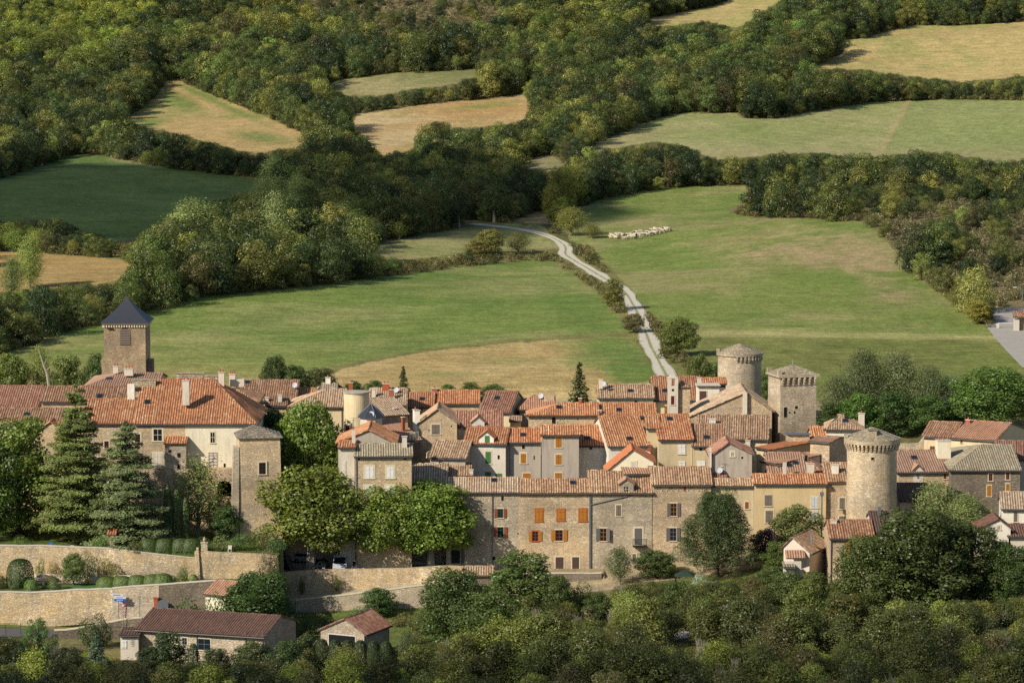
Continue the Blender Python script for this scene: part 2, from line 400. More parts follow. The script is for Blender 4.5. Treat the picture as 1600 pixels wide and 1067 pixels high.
# colours of the ground itself: crop, stubble, bare soil
PAL = {
 'green': ('717f40', '918d5a', '627738'), 'tan': ('b39c6a', 'a18a58', '788547'), 'main': ('788144', '958a5e', '697a3b'),
 'meadow': ('858553', '9c8f64', '717a48'), 'ochre': ('ab8e58', 'a08552', '97845a'), 'dark': ('5f703c', '697846', '556536'),
 'tri': ('a68f5e', 'b09666', '6f8242'), 'pale': ('b59f73', 'a8895a', '958954'), 'scrubmeadow': ('848154', '968a62', '707447'),
 'right': ('8d8f5a', '9d9668', '7f884e'), 'top': ('ad9a65', 'a89262', '8c8d52'), 'peak': ('a2975e', 'b59c6c', '8a9153'),
 'gap': ('7f7a55', '8f8560', '6c6f45'), 'gaptwo': ('a38c60', '8c8658', '8f7f55')}
def soft(px, py, cx, cy, rx, ry, ang=0):
    a = R(ang); dx = px-cx; dy = py-cy
    u = (dx*math.cos(a)+dy*math.sin(a))/rx; v = (-dx*math.sin(a)+dy*math.cos(a))/ry
    return np.clip(1.25-np.sqrt(u*u+v*v), 0, 1)**.8
def terrain():
    pys = []
    y = np.concatenate([np.arange(-200, 330, 6.0), np.arange(330, 400, 1.0), np.arange(400, 450, .35), np.arange(450, 534, .8)])
    bp, bY = zip(*_BACK)
    k = np.arange(600, -60, -1.35)
    yb = np.interp(-k, -np.array(bp, float), np.array(bY, float))
    y = np.concatenate([y, yb[1:], np.arange(yb[-1]+20, 2390, 20)])
    pc = np.concatenate([np.arange(-1500, -60, 40.0), np.arange(-60, 1661, 2.0), np.arange(1700, 3100, 40.0)])
    a = (pc-800)/F
    Yg, Ag = np.meshgrid(y, a, indexing='ij')
    # the fan opens from behind the camera so that rows never collapse
    Xg = Ag*np.maximum(Yg*1.012, 30)*np.where(Yg < 300, 1+(300-Yg)/120, 1)
    Zg = T(Xg, Yg)
    PX, PY = proj(Xg, np.maximum(Yg, 50), Zg)
    bad = Yg < 300
    jx = PX+(fbm(Xg*.35, Yg*.09, 3)-.5)*9; jy = PY+(fbm(Xg*.3, Yg*.1, 9)-.5)*5
    cls = np.zeros(PX.shape, int)
    for i, (nm, key, poly) in enumerate(FIELDS):
        cls[inpoly(poly, jx, jy) & ~bad & (Yg > 525)] = i+1
    # colour
    base = lc('5f5d3a')*np.ones(PX.shape+(3,))
    n1 = fbm(Xg*.06, Yg*.03, 1)[..., None]; n2 = fbm(Xg*.3, Yg*.12, 2)[..., None]
    n3 = fbm(Xg*.02+Yg*.012, Yg*.05-Xg*.03, 4, 5)[..., None]
    base = base*(.7+.6*n2)
    base = np.where((n1 > .55), base*.6+lc('857a52')*.4, base)
    bank = ((Yg > 525) & (Yg < 800))[..., None]; base = np.where(bank, (lc('82794e')*(1-n3)+lc('6b6c3c')*n3)*(.75+.5*n2), base)
    scr = inpoly(SCRUB[0], PX, PY)[..., None] | inpoly(SCRUB[1], PX, PY)[..., None]; base = np.where(scr, lc('776b4c')*(.75+.5*n2), base)
    # village ground: dust, gravel, lanes
    vil = (Yg > 425) & (Yg < 532) & ((PX < 1285) | (Yg < 474)) & (PX > -90) & (PX < 1720)
    vc = lc('9b8b6c')*(.8+.35*n2)
    lane = sstep(524, 532, Yg)[..., None]
    base = np.where(vil[..., None], vc*(1-lane)+base*lane, base)
    gr = ((PX < 438) & (Yg > 408) & (Yg < 446))
    base = np.where(gr[..., None], lc('56622f')*(.65+.4*n2), base)
    pk = (PX >= 438) & (PX < 705) & (Yg > 429) & (Yg < 443)
    base = np.where(pk[..., None], lc('8c8072')*(.85+.3*n2), base)
    rp = (PX >= 438) & (PX < 705) & (Yg > 424) & (Yg < 429.6)
    base = np.where(rp[..., None], lc('a89b80')*(.85+.3*n2), base)
    fg = (Yg < 424) & ~gr
    base = np.where((fg & (n1[..., 0] < .48))[..., None], lc('5a6334')*(.8+.4*n2), base)
    S = lambda *q: soft(PX, PY, *q)[..., None]
    for i, (nm, key, poly) in enumerate(FIELDS):
        m = (cls == i+1)
        c0, c1, c2 = [lc(h) for h in PAL[key]]
        w1 = sstep(.42, .62, n3); w2 = sstep(.5, .68, n1)*(1-.4*w1)
        w1 = w1*.6; w2 = w2*.65; c = c0*(1-w1)+c1*w1; c = c*(1-w2)+c2*w2
        if key == 'main':
            br = lc('9b8763')
            q = np.clip(S(1290,385,130,34,8)+S(1370,430,70,28,35)+.8*S(1200,395,110,26,5)+.6*S(1110,455,70,12,0)+.5*S(1000,345,60,6,-8), 0, 1)*sstep(.3, .6, n2*.5+n3*.5)
            c = c*(1-.85*q)+br*.85*q
            q = np.clip(S(1245,430,50,22,20)+S(1330,480,150,16,4)+.8*S(1480,490,60,20,25)+.6*S(960,360,50,12,0), 0, 1)
            c = c*(1-.75*q)+lc('6f7c3c')*.75*q
            q = sstep(522, 530, PY)[..., None]
            c = c*(1-.75*q)+lc('6b703a')*(.8+.4*n2)*.75*q
            q = np.exp(-((PY-(520+(PX-1080)*.016))/5)**2)[..., None]*sstep(1080, 1110, PX)[..., None]
            c = c*(1-.75*q)+lc('a59d68')*.75*q
        if key == 'tan':
            q = np.clip(S(960,545,95,42,18)+S(1010,590,60,40,0)+.6*S(700,585,60,5,0)+.4*S(800,565,60,8,0), 0, 1)*sstep(.25, .55, n3*.6+n2*.4)
            c = c*(1-.9*q)+lc('667d3c')*.8*q
        if key == 'green':
            q = sstep(520, 600, PY+(n3[..., 0]-.5)*60)[..., None]*sstep(640, 380, PX)[..., None]
            c = c*(1-.7*q)+lc('a0925e')*.7*q
            q = np.clip(S(905,490,70,30,40)+S(640,540,120,10,-8), 0, 1)
            c = c*(1-.7*q)+lc('64763a')*.7*q
        if key == 'tri':
            q = np.clip(S(285,160,45,12,25)+S(350,165,80,6,24)+S(410,215,50,9,8)+S(225,190,40,5,0), 0, 1)
            c = c*(1-.8*q)+lc('67783f')*.8*q
        if key == 'pale':
            q = S(755,170,110,16,-4); c = c*(1-.7*q)+lc('9d7c4c')*.7*q
            q = np.clip(S(760,165,60,5,-6)+S(720,215,40,6,-10), 0, 1)*.8; c = c*(1-q)+lc('7f8448')*q
        if key == 'right':
            q = sstep(1395, 1405, PX+(PY-200)*.55)[..., None]; c = c*(1-.6*q)+lc('7d8750')*.6*q
            q = np.exp(-((PX-(1415-(PY-165)*.53))/4)**2)[..., None]; c = c*(1-.8*q)+lc('a18f63')*.8*q
            q = S(960,225,90,9,-14); c = c*(1-.6*q)+lc('9c8c66')*.6*q
            q = sstep(228, 240, PY+(n2[..., 0]-.5)*20)[..., None]; c = c*(1-.5*q)+lc('9c9068')*.5*q
        if key == 'dark':
            q = np.exp(-((PY-(247+(PX-165)*.13))/3.2)**2)[..., None]*sstep(160, 190, PX)[..., None]*sstep(310, 250, PX)[..., None]
            c = c*(1-.7*q)+lc('a39570')*.7*q
        c = c*(.8+.3*n2)
        ln = (Yg*.9+Xg*({'main': .35, 'right': .6, 'tri': -.5}.get(key, .12))+(fbm(Xg*.02, Yg*.02, 61)-.5)*26)
        c = c*(1+.045*np.sin(ln*1.9)+.03*np.sin(ln*.63+2))[..., None]
        base = np.where(m[..., None], c, base)
    ny, nx = PX.shape
    V = np.stack([Xg, Yg, Zg], -1).reshape(-1, 3)
    idx = np.arange(ny*nx).reshape(ny, nx)
    q = np.stack([idx[:-1, :-1], idx[:-1, 1:], idx[1:, 1:], idx[1:, :-1]], -1).reshape(-1, 4)
    fc = cls[:-1, :-1].reshape(-1)
    colr = np.concatenate([base.reshape(-1, 3), np.ones((ny*nx, 1))], 1).astype(np.float32)
    # normals of the whole sheet, kept on every piece so that no seam shows
    dx = np.gradient(V.reshape(ny, nx, 3), axis=1); dy = np.gradient(V.reshape(ny, nx, 3), axis=0)
    nr = np.cross(dx, dy); nr /= np.linalg.norm(nr, axis=-1, keepdims=True)+1e-9; nr = nr.reshape(-1, 3)
    t = NT('ground_cover'); at = t.N('ShaderNodeVertexColor', layer_name='Col')
    v = t.obj((1, .45, 1), world=True)
    a = t.ramp(t.noise(v, .9, 6, .7), [(.3, .72), (.7, 1.25)])
    b_ = t.ramp(t.noise(t.obj((.35, 1.2, 1), world=True), .45, 5, .65), [(.3, .82), (.7, 1.16)])
    f_ = t.ramp(t.noise(t.obj((.12, 1.3, 1), world=True), 1.1, 4, .7), [(.3, .8), (.7, 1.2)])
    c = t.mix(1.0, at.outputs[0], a, 'MULTIPLY'); c = t.mix(1.0, c, b_, 'MULTIPLY'); c = t.mix(1.0, c, f_, 'MULTIPLY')
    t.col(c); t.bump(t.noise(v, 2.2, 5, .7), .25, .8); t.b.inputs['Roughness'].default_value = 1; t.b.inputs['Specular IOR Level'].default_value = .05
    M['ground'] = t.m
    def piece(sel, name, label):
        f = q[sel]; u, inv = np.unique(f, return_inverse=True)
        me = bpy.data.meshes.new(name); me.vertices.add(len(u)); me.vertices.foreach_set('co', V[u].ravel())
        me.loops.add(f.size); me.loops.foreach_set('vertex_index', inv.ravel().astype(np.int32))
        me.polygons.add(len(f)); me.polygons.foreach_set('loop_start', np.arange(0, f.size, 4, dtype=np.int32))
        me.update(calc_edges=True); me.validate()
        ca = me.color_attributes.new('Col', 'FLOAT_COLOR', 'POINT'); ca.data.foreach_set('color', colr[u].ravel())
        me.polygons.foreach_set('use_smooth', np.ones(len(f), bool))
        me.normals_split_custom_set_from_vertices(nr[u].tolist())
        me.materials.append(M['ground'])
        o = bpy.data.objects.new(name, me); COL.objects.link(o); tag(o, label, None, None, 'structure')
    piece(fc == 0, 'ground', None)
    for i, (nm, key, poly) in enumerate(FIELDS):
        if (fc == i+1).any(): piece(fc == i+1, nm, None)
terrain()
# ---------------------------------------------------------------- ribbons laid on the ground
def ribbon(name, pts, width, mat, lift=.06, kind='structure', step=1.5, wfun=None):
    """pts: world xy along the middle"""
    P2 = [Vector((p[0], p[1], 0)) for p in pts]; out = []
    # Catmull-Rom, evenly resampled
    E = [P2[0]*2-P2[1]]+P2+[P2[-1]*2-P2[-2]]
    for i in range(1, len(E)-2):
        n = max(2, int((E[i+1]-E[i]).length/step))
        for k in range(n):
            t = k/n; a, b, c, d = E[i-1], E[i], E[i+1], E[i+2]
            out.append(.5*((2*b)+(c-a)*t+(2*a-5*b+4*c-d)*t*t+(3*b-a-3*c+d)*t**3))
    out.append(P2[-1])
    m = MB(); m.org = (out[0].x, out[0].y, 0); K = 8; s = 0; rows = []
    for i, p in enumerate(out):
        d = (out[min(i+1, len(out)-1)]-out[max(i-1, 0)]).normalized(); nrm = Vector((-d.y, d.x, 0))
        if i: s += (p-out[i-1]).length
        w = width if wfun is None else width*wfun(i/len(out))
        r = []
        for k in range(K+1):
            e = p+nrm*w*(k/K-.5); r.append(((e.x, e.y, Tz(e.x, e.y)+lift), (k/K, s)))
        rows.append(r)
    for i in range(len(rows)-1):
        for k in range(K):
            a, b, c, d = rows[i][k], rows[i][k+1], rows[i+1][k+1], rows[i+1][k]
            m.face([a[0], d[0], c[0], b[0]], [a[1], d[1], c[1], b[1]])
    o = m.build(name, mat, smooth=True); tag(o, kind=kind)
    return o
t = NT('stony_track'); uv = t.N('ShaderNodeUVMap'); sx = t.N('ShaderNodeSeparateXYZ'); t.L(uv.outputs[0], sx.inputs[0])
v = t.obj(); n = t.noise(v, 1.3, 5, .7)
u = t.math('ADD', sx.outputs[0], t.math('MULTIPLY', t.math('SUBTRACT', n, .5), .42))
g = t.ramp(u, [(0, 1.0), (.1, 0.0), (.4, 0.0), (.46, 1.0), (.54, 1.0), (.6, 0.0), (.9, 0.0), (1, 1.0)])
pat = t.ramp(t.noise(t.obj((1, 1, 1)), .12, 3), [(.34, 0.0), (.44, 1.0)])
edge = t.ramp(u, [(0, 1.0), (.1, 0.0), (.9, 0.0), (1, 1.0)])
g = t.math('MAXIMUM', edge, t.math('MULTIPLY', g, t.math('ADD', t.math('MULTIPLY', pat, .8), .2)))
st = t.mix(t.noise(v, 4, 4), lin('a59b86'), lin('cfc6b4'))
t.col(t.mix(g, st, lin('7c7f4c'))); t.bump(t.noise(v, 5, 4), .08); M['track'] = t.m
TR = [(1052,606),(1042,588),(1030,566),(1019,545),(1009,520),(1001,500),(990,478),(975,456),(952,440),(925,424),(900,409),(884,398),(884,388),(876,379),(860,371),(835,363),(800,357),(765,353),(735,350)]
tp = [ground(*p) for p in TR]
ribbon('track', tp, 3.5, M['track'], lift=.09, wfun=lambda f: 1+.13*math.sin(f*41)+.09*math.sin(f*97+1))
t = NT('asphalt'); v = t.obj(); t.col(t.mix(t.noise(v, .6, 5, .7), lin('4c4a48'), lin('5f5c58'))); t.bump(t.noise(v, 12, 3), .01); M['asphalt'] = t.m
t = NT('pale_road'); v = t.obj(); t.col(t.mix(t.noise(v, .3, 5, .7), lin('8b857c'), lin('aba498'))); M['paleroad'] = t.m
# ---------------------------------------------------------------- foliage
t = NT('foliage')
t.n.remove(t.b)
at = t.N('ShaderNodeAttribute', attribute_type='INSTANCER', attribute_name='tint')
ge = t.N('ShaderNodeNewGeometry')
k = t.ramp(ge.outputs['Random Per Island'], [(0, 1.0), (.5, 1.22), (1, 1.48)])
c = t.mix(1.0, at.outputs['Color'], k, 'MULTIPLY')
oc = t.N('ShaderNodeTexCoord'); big = t.ramp(t.noise(oc.outputs['Object'], .45, 3), [(.35, .72), (.65, 1.25)])
c = t.mix(1.0, c, big, 'MULTIPLY')
hs = t.N('ShaderNodeHueSaturation'); hs.inputs['Saturation'].default_value = .93
t.L(t.math('ADD', t.math('MULTIPLY', t.noise(oc.outputs['Object'], .8, 2), .05), .475), hs.inputs['Hue']); t.L(c, hs.inputs['Color']); c = hs.outputs[0]
df = t.N('ShaderNodeBsdfDiffuse'); t.L(c, df.inputs[0])
tr = t.N('ShaderNodeBsdfTranslucent'); t.L(t.mix(1.0, c, (1.15, 1.2, .6, 1), 'MULTIPLY'), tr.inputs[0])
gl = t.N('ShaderNodeBsdfGlossy'); gl.inputs['Roughness'].default_value = .45; gl.inputs['Color'].default_value = (.8, .8, .8, 1)
ms = t.N('ShaderNodeMixShader'); ms.inputs[0].default_value = .28; t.L(df.outputs[0], ms.inputs[1]); t.L(tr.outputs[0], ms.inputs[2])
m2 = t.N('ShaderNodeMixShader'); m2.inputs[0].default_value = .03; t.L(ms.outputs[0], m2.inputs[1]); t.L(gl.outputs[0], m2.inputs[2])
t.L(m2.outputs[0], t.out.inputs[0]); M['leaf'] = t.m
M['bark'] = plain('bark', '594a3b', .95, 0, .3, 3)
M['barkpale'] = plain('pale_bark', '8d8574', .95, 0, .3, 3)
def leaf_quads(C, Nn, S, rng, asp=.62):
    n = len(C)
    r = rng.normal(size=(n, 3)); a = np.cross(Nn, r); a /= np.linalg.norm(a, axis=1, keepdims=True)+1e-9
    b = np.cross(Nn, a); S = S[:, None]
    fold = Nn*S*.12
    return np.stack([C-a*S*.5, C-b*S*.5*asp+fold, C+a*S*.5, C+b*S*.5*asp+fold], 1)
def mesh_np(name, V, mat, extra=None):
    """V (n,4,3) quads; extra: MB with bark"""
    n = len(V); co = V.reshape(-1, 3); fl = np.arange(n*4, dtype=np.int32); ls = np.arange(0, n*4, 4, dtype=np.int32)
    me = bpy.data.meshes.new(name)
    mi = np.zeros(n, np.int32)
    if extra is not None:
        ev = np.array(extra.v, float); off = n*4
        ef = [i+off for f in extra.f for i in f]; el = []; s = n*4
        for f in extra.f: el.append(s); s += len(f)
        co = np.concatenate([co, ev]); fl = np.concatenate([fl, np.array(ef, np.int32)]); ls = np.concatenate([ls, np.array(el, np.int32)])
        mi = np.concatenate([mi, np.ones(len(extra.f), np.int32)])
    me.vertices.add(len(co)); me.vertices.foreach_set('co', co.astype(np.float32).ravel())
    me.loops.add(len(fl)); me.loops.foreach_set('vertex_index', fl)
    me.polygons.add(len(ls)); me.polygons.foreach_set('loop_start', ls)
    for m in (mat if isinstance(mat, list) else [mat]): me.materials.append(m)
    if extra is not None: me.polygons.foreach_set('material_index', mi)
    me.update(calc_edges=True)
    return me
def shell(rng, cen, rad, n, flat=1.0, droop=0, jit=.35, inner=.72):
    """leaves on the shells of lobes; cen (k,3), rad (k,)"""
    w = rad**2/np.sum(rad**2); li = rng.choice(len(cen), n, p=w)
    d = rng.normal(size=(n, 3)); d /= np.linalg.norm(d, axis=1, keepdims=True)
    rr = rad[li]*(inner+(1.06-inner)*rng.random(n)**.6)
    C = cen[li]+d*rr[:, None]*np.array([1, 1, flat])
    # drop leaves buried in another lobe
    D = np.linalg.norm((C[:, None]-cen[None])/np.array([1, 1, flat]), axis=2)/rad[None]
    D[np.arange(n), li] = 9
    keep = D.min(1) > inner*.93
    Nn = d+rng.normal(size=(n, 3))*jit+np.array([0, 0, .25])
    Nn /= np.linalg.norm(Nn, axis=1, keepdims=True)
    return C[keep], Nn[keep], li[keep]
def lobes(rng, k, H, W, z0, rl=(.26, .42), top=1.0):
    """lobe centres filling a rounded crown of height H and width W above z0"""
    c = []; r = []
    for i in range(k):
        u = (i+.5)/k; ph = i*2.39996+rng.random()*.6
        z = u**.85; prof = math.sin(math.pi*min(.98, .16+.78*z))**.6
        q = prof*(.35+.65*rng.random()**.5)*(.62)
        c.append((math.cos(ph)*q*W/2, math.sin(ph)*q*W/2, z0+(z*.86+.02)*H*top)); r.append(W/2*(rl[0]+(rl[1]-rl[0])*rng.random())*(1.15-.35*z))
    c.append((0, 0, z0+H*.45)); r.append(W*.26)
    return np.array(c), np.array(r)
def trunk_mb(H, r, z1, rng, limbs=5, W=4, lean=0):
    m = MB(); pts = [(0, 0, -.8), (0, 0, 0), (lean*.3, .05, z1*.6), (lean, .1, z1), (lean*1.2, 0, H*.72)]
    m.tube(pts, [r*1.5, r*1.15, r*.85, r*.7, r*.2], 7)
    for i in range(limbs):
        a = i*2.4+rng.random(); z = z1*.8+(H*.5-z1*.5)*i/limbs*.9; l = W*.36*(1-.3*i/limbs)
        m.tube([(lean*.8, 0, z), (math.cos(a)*l*.5, math.sin(a)*l*.5, z+l*.45), (math.cos(a)*l, math.sin(a)*l, z+l*.95)], [r*.5, r*.3, r*.08], 5)
    return m
PROTO = {}
def proto(key, V, trunk, bark='bark'):
    """leaf quads and a trunk; ('two') crown and trunk meshes, ('one') both in one mesh"""
    PROTO[key] = {'V': V, 'tr': trunk, 'bark': M[bark]}
def get_mesh(key, how):
    p = PROTO[key]
    if how not in p:
        if how == 'crown': p[how] = mesh_np('crown', p['V'], M['leaf'])
        elif how == 'one': p[how] = mesh_np('tree', p['V'], [M['leaf'], p['bark']], p['tr'])
        elif how == 'trunk':
            me = bpy.data.meshes.new('trunk'); me.from_pydata([tuple(v) for v in p['tr'].v], [], p['tr'].f); me.materials.append(p['bark'])
            me.polygons.foreach_set('use_smooth', [True]*len(me.polygons)); p[how] = me
    return p[how]
def broad(key, seed, H, W, n, ls, k=14, z0=.22, flat=.85, rl=(.26, .42), bark='bark', inner=.72, jit=.45):
    rng = np.random.default_rng(seed); zc = H*z0
    c, r = lobes(rng, k, H-zc, W, zc, rl)
    # pull lobes so that the crown's top is at H
    top = (c[:, 2]+r*flat).max(); c[:, 2] = zc+(c[:, 2]-zc)*((H-zc)/(top-zc+1e-6))
    C, Nn, li = shell(rng, c, r, n, flat, inner=inner, jit=jit)
    C += rng.normal(size=C.shape)*ls*.5
    S = ls*(.6+.8*rng.random(len(C)))
    V = leaf_quads(C, Nn, S, rng)
    proto(key, V, trunk_mb(H, .028*H+.03, zc, rng, 5, W), bark)
def bush(key, seed, H, W, n, ls, k=9):
    rng = np.random.default_rng(seed)
    c = []; r = []
    for i in range(k):
        a = i*2.4+rng.random(); q = W*.32*math.sqrt((i+.3)/k); rr = W*(.17+.12*rng.random())
        c.append((math.cos(a)*q, math.sin(a)*q, H*(.25+.45*rng.random()*(1-q/W)))); r.append(rr)
    c = np.array(c); r = np.array(r)
    C, Nn, li = shell(rng, c, r, n, .9, jit=.55)
    top = np.percentile(C[:, 2], 99.5); C[:, 2] *= H/top
    C = np.where(C[:, 2:3] < .05, C*[1, 1, -.3], C)
    S = ls*(.6+.8*rng.random(len(C)))
    m = MB(); 
    for i in range(4):
        a = i*1.7; m.tube([(0, 0, -.3), (math.cos(a)*W*.2, math.sin(a)*W*.2, H*.7)], [.06, .02], 4)
    proto(key, leaf_quads(C+rng.normal(size=C.shape)*ls*.4, Nn, S, rng), m)
def wispy(key, seed, H, W, n, ls, sprays=40, bark='barkpale', z0=.15):
    """upright loose crown: leaves strung along many rising twigs (poplar, willow, ash)"""
    rng = np.random.default_rng(seed); C = []; Nn = []; m = trunk_mb(H, .02*H+.04, H*.25, rng, 0, W)
    per = n//sprays
    for i in range(sprays):
        u = (i+.5)/sprays; a = i*2.39996; z = H*(z0+(.75-z0)*u)
        q = W/2*(math.sin(math.pi*min(.95, .2+.75*u)))*(.5+.5*rng.random())
        L = H*(.22+.12*rng.random())
        s0 = np.array([math.cos(a)*q*.15, math.sin(a)*q*.15, z]); s1 = np.array([math.cos(a)*q, math.sin(a)*q, z+L*.75])
        if i % 3 == 0: m.tube([tuple(s0), tuple((s0+s1)/2+[0, 0, -.1]), tuple(s1)], [.07, .04, .015], 4)
        t_ = rng.random(per)**.7; sp_ = W*.10*(1.25-.6*t_)
        c = s0+(s1-s0)*t_[:, None]+rng.normal(size=(per, 3))*sp_[:, None]
        C.append(c); d = rng.normal(size=(per, 3))*.7+np.array([math.cos(a), math.sin(a), .6]); Nn.append(d/np.linalg.norm(d, axis=1, keepdims=True))
    C = np.concatenate(C); Nn = np.concatenate(Nn); C[:, 2] *= H/np.percentile(C[:, 2], 99.7)
    proto(key, leaf_quads(C, Nn, ls*(.6+.8*rng.random(len(C))), rng), m, bark)
def conifer(key, seed, H, W, n, ls, tiers=16, droop=.12, z0=.1, gap=.5, cedar=False, power=.9):
    rng = np.random.default_rng(seed); m = MB(); m.tube([(0, 0, -.8), (0, 0, H*.5), (0, 0, H*.99)], [H*.028, H*.016, .02], 7)
    C = []; Nn = []; br = []
    for i in range(tiers):
        u = i/(tiers-1); z = H*(z0+(.97-z0)*u); rad = W/2*((1-u)**power*.93+.05)
        nb = max(4, int(9*(1-u*.5)))
        for j in range(nb):
            a = j*6.283/nb+i*1.3+rng.random()*.5; l = rad*(.65+.4*rng.random()); br.append((z+H*(.028 if cedar else .015)*rng.normal(), a, l, u))
    tot = sum(b[2]+.3 for b in br)
    for z, a, l, u in br:
        k = max(6, int(n*(l+.3)/tot)); t_ = rng.random(k)**.65
        wd = l*(.23 if cedar else .2)*(1.15-t_*.7)+.06
        s = rng.normal(size=k)*wd
        x = np.cos(a)*l*t_-np.sin(a)*s; y = np.sin(a)*l*t_+np.cos(a)*s
        zz = z-droop*l*t_**1.5*(1.6 if not cedar else .5)+(.06*l*t_ if cedar else 0)+rng.normal(size=k)*(.13 if cedar else .12)-(0 if cedar else np.abs(s)*.35)
        C.append(np.stack([x, y, zz], 1)); q = rng.normal(size=(k, 3))*(.35 if cedar else .55)+np.array([math.cos(a)*.5, math.sin(a)*.5, 1.0]); Nn.append(q)
        if l > .6: m.tube([(0, 0, z), (math.cos(a)*l*.85, math.sin(a)*l*.85, z-droop*l*.6)], [.05+.02*l, .015], 4)
    C = np.concatenate(C); Nn = np.concatenate(Nn); Nn /= np.linalg.norm(Nn, axis=1, keepdims=True)
    proto(key, leaf_quads(C, Nn, ls*(.6+.8*rng.random(len(C))), rng, .45), m)
def column(key, seed, H, W, n, ls):
    rng = np.random.default_rng(seed); u = rng.random(n)**.9; a = rng.random(n)*6.283
    r = W/2*np.sin(np.pi*np.clip(.13+.83*u, 0, 1))**.55*(.82+.2*np.sin(a*5+u*9)*.5+.1*rng.random(n))
    C = np.stack([np.cos(a)*r, np.sin(a)*r, u*H], 1); Nn = np.stack([np.cos(a), np.sin(a), .6+0*a], 1)+rng.normal(size=(n, 3))*.35
    Nn /= np.linalg.norm(Nn, axis=1, keepdims=True); m = MB(); m.tube([(0, 0, -.4), (0, 0, H*.8)], [.12, .04], 6)
    proto(key, leaf_quads(C, Nn, ls*(.6+.8*rng.random(n)), rng), m)
def pine(key, seed, H, W, n, ls, k=26):
    """open pine: upright brush-like tufts on rising limbs"""
    rng = np.random.default_rng(seed); m = MB(); m.tube([(0, 0, -.8), (.2, 0, H*.4), (0, 0, H*.9)], [.28, .2, .05], 7); C = []; Nn = []
    per = n//k
    for i in range(k):
        u = (i+.5)/k; a = i*2.39996; z = H*(.12+.72*u); q = W/2*(1-u**1.7*.72)*(.15+.85*rng.random()**.6)
        b = np.array([math.cos(a)*q, math.sin(a)*q, z]); m.tube([(0, 0, z*.8), tuple(b)], [.09, .03], 4)
        L = H*(.13+.06*rng.random()); t_ = rng.random(per); s_ = W*.105*np.sin(np.pi*(.15+.8*t_))**.7
        d = rng.normal(size=(per, 3)); d /= np.linalg.norm(d, axis=1, keepdims=True)
        c = b+d*s_[:, None]*np.array([1, 1, .5]); c[:, 2] += L*t_; c[:, :2] += np.array([math.cos(a), math.sin(a)])*(t_*L*.25)[:, None]
        C.append(c); Nn.append(d+np.array([0, 0, .7]))
    C = np.concatenate(C); Nn = np.concatenate(Nn); Nn /= np.linalg.norm(Nn, axis=1, keepdims=True); C[:, 2] *= H/np.percentile(C[:, 2], 99.8)
    proto(key, leaf_quads(C, Nn, ls*(.6+.8*rng.random(len(C))), rng, .4), m)
def twiggy(key, seed, H, W, k=26):
    """bare shrub"""
    rng = np.random.default_rng(seed); m = MB()
    for i in range(k):
        a = rng.random()*6.283; q = W/2*rng.random(); h = H*(.6+.4*rng.random()); e = (math.cos(a)*q, math.sin(a)*q, h)
        m.tube([(e[0]*.1, e[1]*.1, -.2), (e[0]*.5, e[1]*.5, h*.5), e], [.035, .022, .008], 3)
        for j in range(3):
            b = rng.random()*6.283; p0 = (e[0]*.6, e[1]*.6, h*(.5+.15*j)); m.tube([p0, (p0[0]+math.cos(b)*W*.18, p0[1]+math.sin(b)*W*.18, p0[2]+H*.22)], [.018, .006], 3)
    C = rng.normal(size=(60, 3))*[W*.2, W*.2, H*.15]+[0, 0, H*.6]; Nn = rng.normal(size=(60, 3)); Nn /= np.linalg.norm(Nn, axis=1, keepdims=True)
    proto(key, leaf_quads(C, Nn, np.full(60, .15), rng), m, 'barkpale')
# far prototypes (a few dozen pixels each)
for i in range(6): broad('far%d' % i, 100+i, 8, 7.4, 4600, .26, k=9+2*i, z0=.06, jit=.28, rl=((.26, .42), (.2, .34), (.3, .46))[i % 3])
for i in range(2): wispy('farw%d' % i, 120+i, 10, 5.2, 3400, .25, 34)
for i in range(3): bush('scrub%d' % i, 130+i, 2.0, 3.0, 330, .34, 7)
# near prototypes
for i in range(4): broad('near%d' % i, 140+i, 7, 6.4, 8500, .21, k=18+2*i, z0=.08, rl=(.2, .36))
for i in range(2): wispy('nearw%d' % i, 150+i, 8, 5, 5500, .19, 60, z0=.05)
for i in range(4): bush('bush%d' % i, 160+i, 3, 3.8, 3400, .17, 12)
for i in range(2): twiggy('twig%d' % i, 170+i, 3, 2.6)
def tint(h, rng=None, j=.12):
    c = np.array(lin(h)[:3])*np.array([1.06, 1.02, .82])
    if rng is not None: c = c*np.exp(rng.normal()*j)*np.exp(rng.normal(size=3)*j*.14)
    return [float(v) for v in c]
def place(key, name, loc, H, W=None, col='4c5c2c', label=None, cat='tree', group=None, rot=None, parts=True, rng=None, jit=0, sub='crown', H0=None):
    """a tree or shrub with its own crown and trunk, at its real height"""
    p = PROTO[key]
    if H0 is None:
        z = p['V'][:, :, 2]; p.setdefault('H', float(np.percentile(z, 99.8))); p.setdefault('W', float(np.percentile(np.abs(p['V'][:, :, 0]), 99)*2)); 
    sz = H/p['H']; sx = (W/p['W']) if W else sz
    tn = tint(col, rng, jit)
    if rot is None: rot = random.random()*6.28
    if parts:
        r = bpy.data.objects.new(name, None); COL.objects.link(r); r.empty_display_size = .5
        for nm, how in (('trunk', 'trunk'), (sub, 'crown')):
            o = bpy.data.objects.new(nm, get_mesh(key, how)); COL.objects.link(o); o.parent = r; o['tint'] = tn; o.color = (*tn, 1)
    else:
        r = bpy.data.objects.new(name, get_mesh(key, 'one')); COL.objects.link(r); r['tint'] = tn; r.color = (*tn, 1)
    r.location = loc; r.rotation_euler = (0, 0, rot); r.scale = (sx, sx, sz)
    tag(r, label, cat, group)
    return r
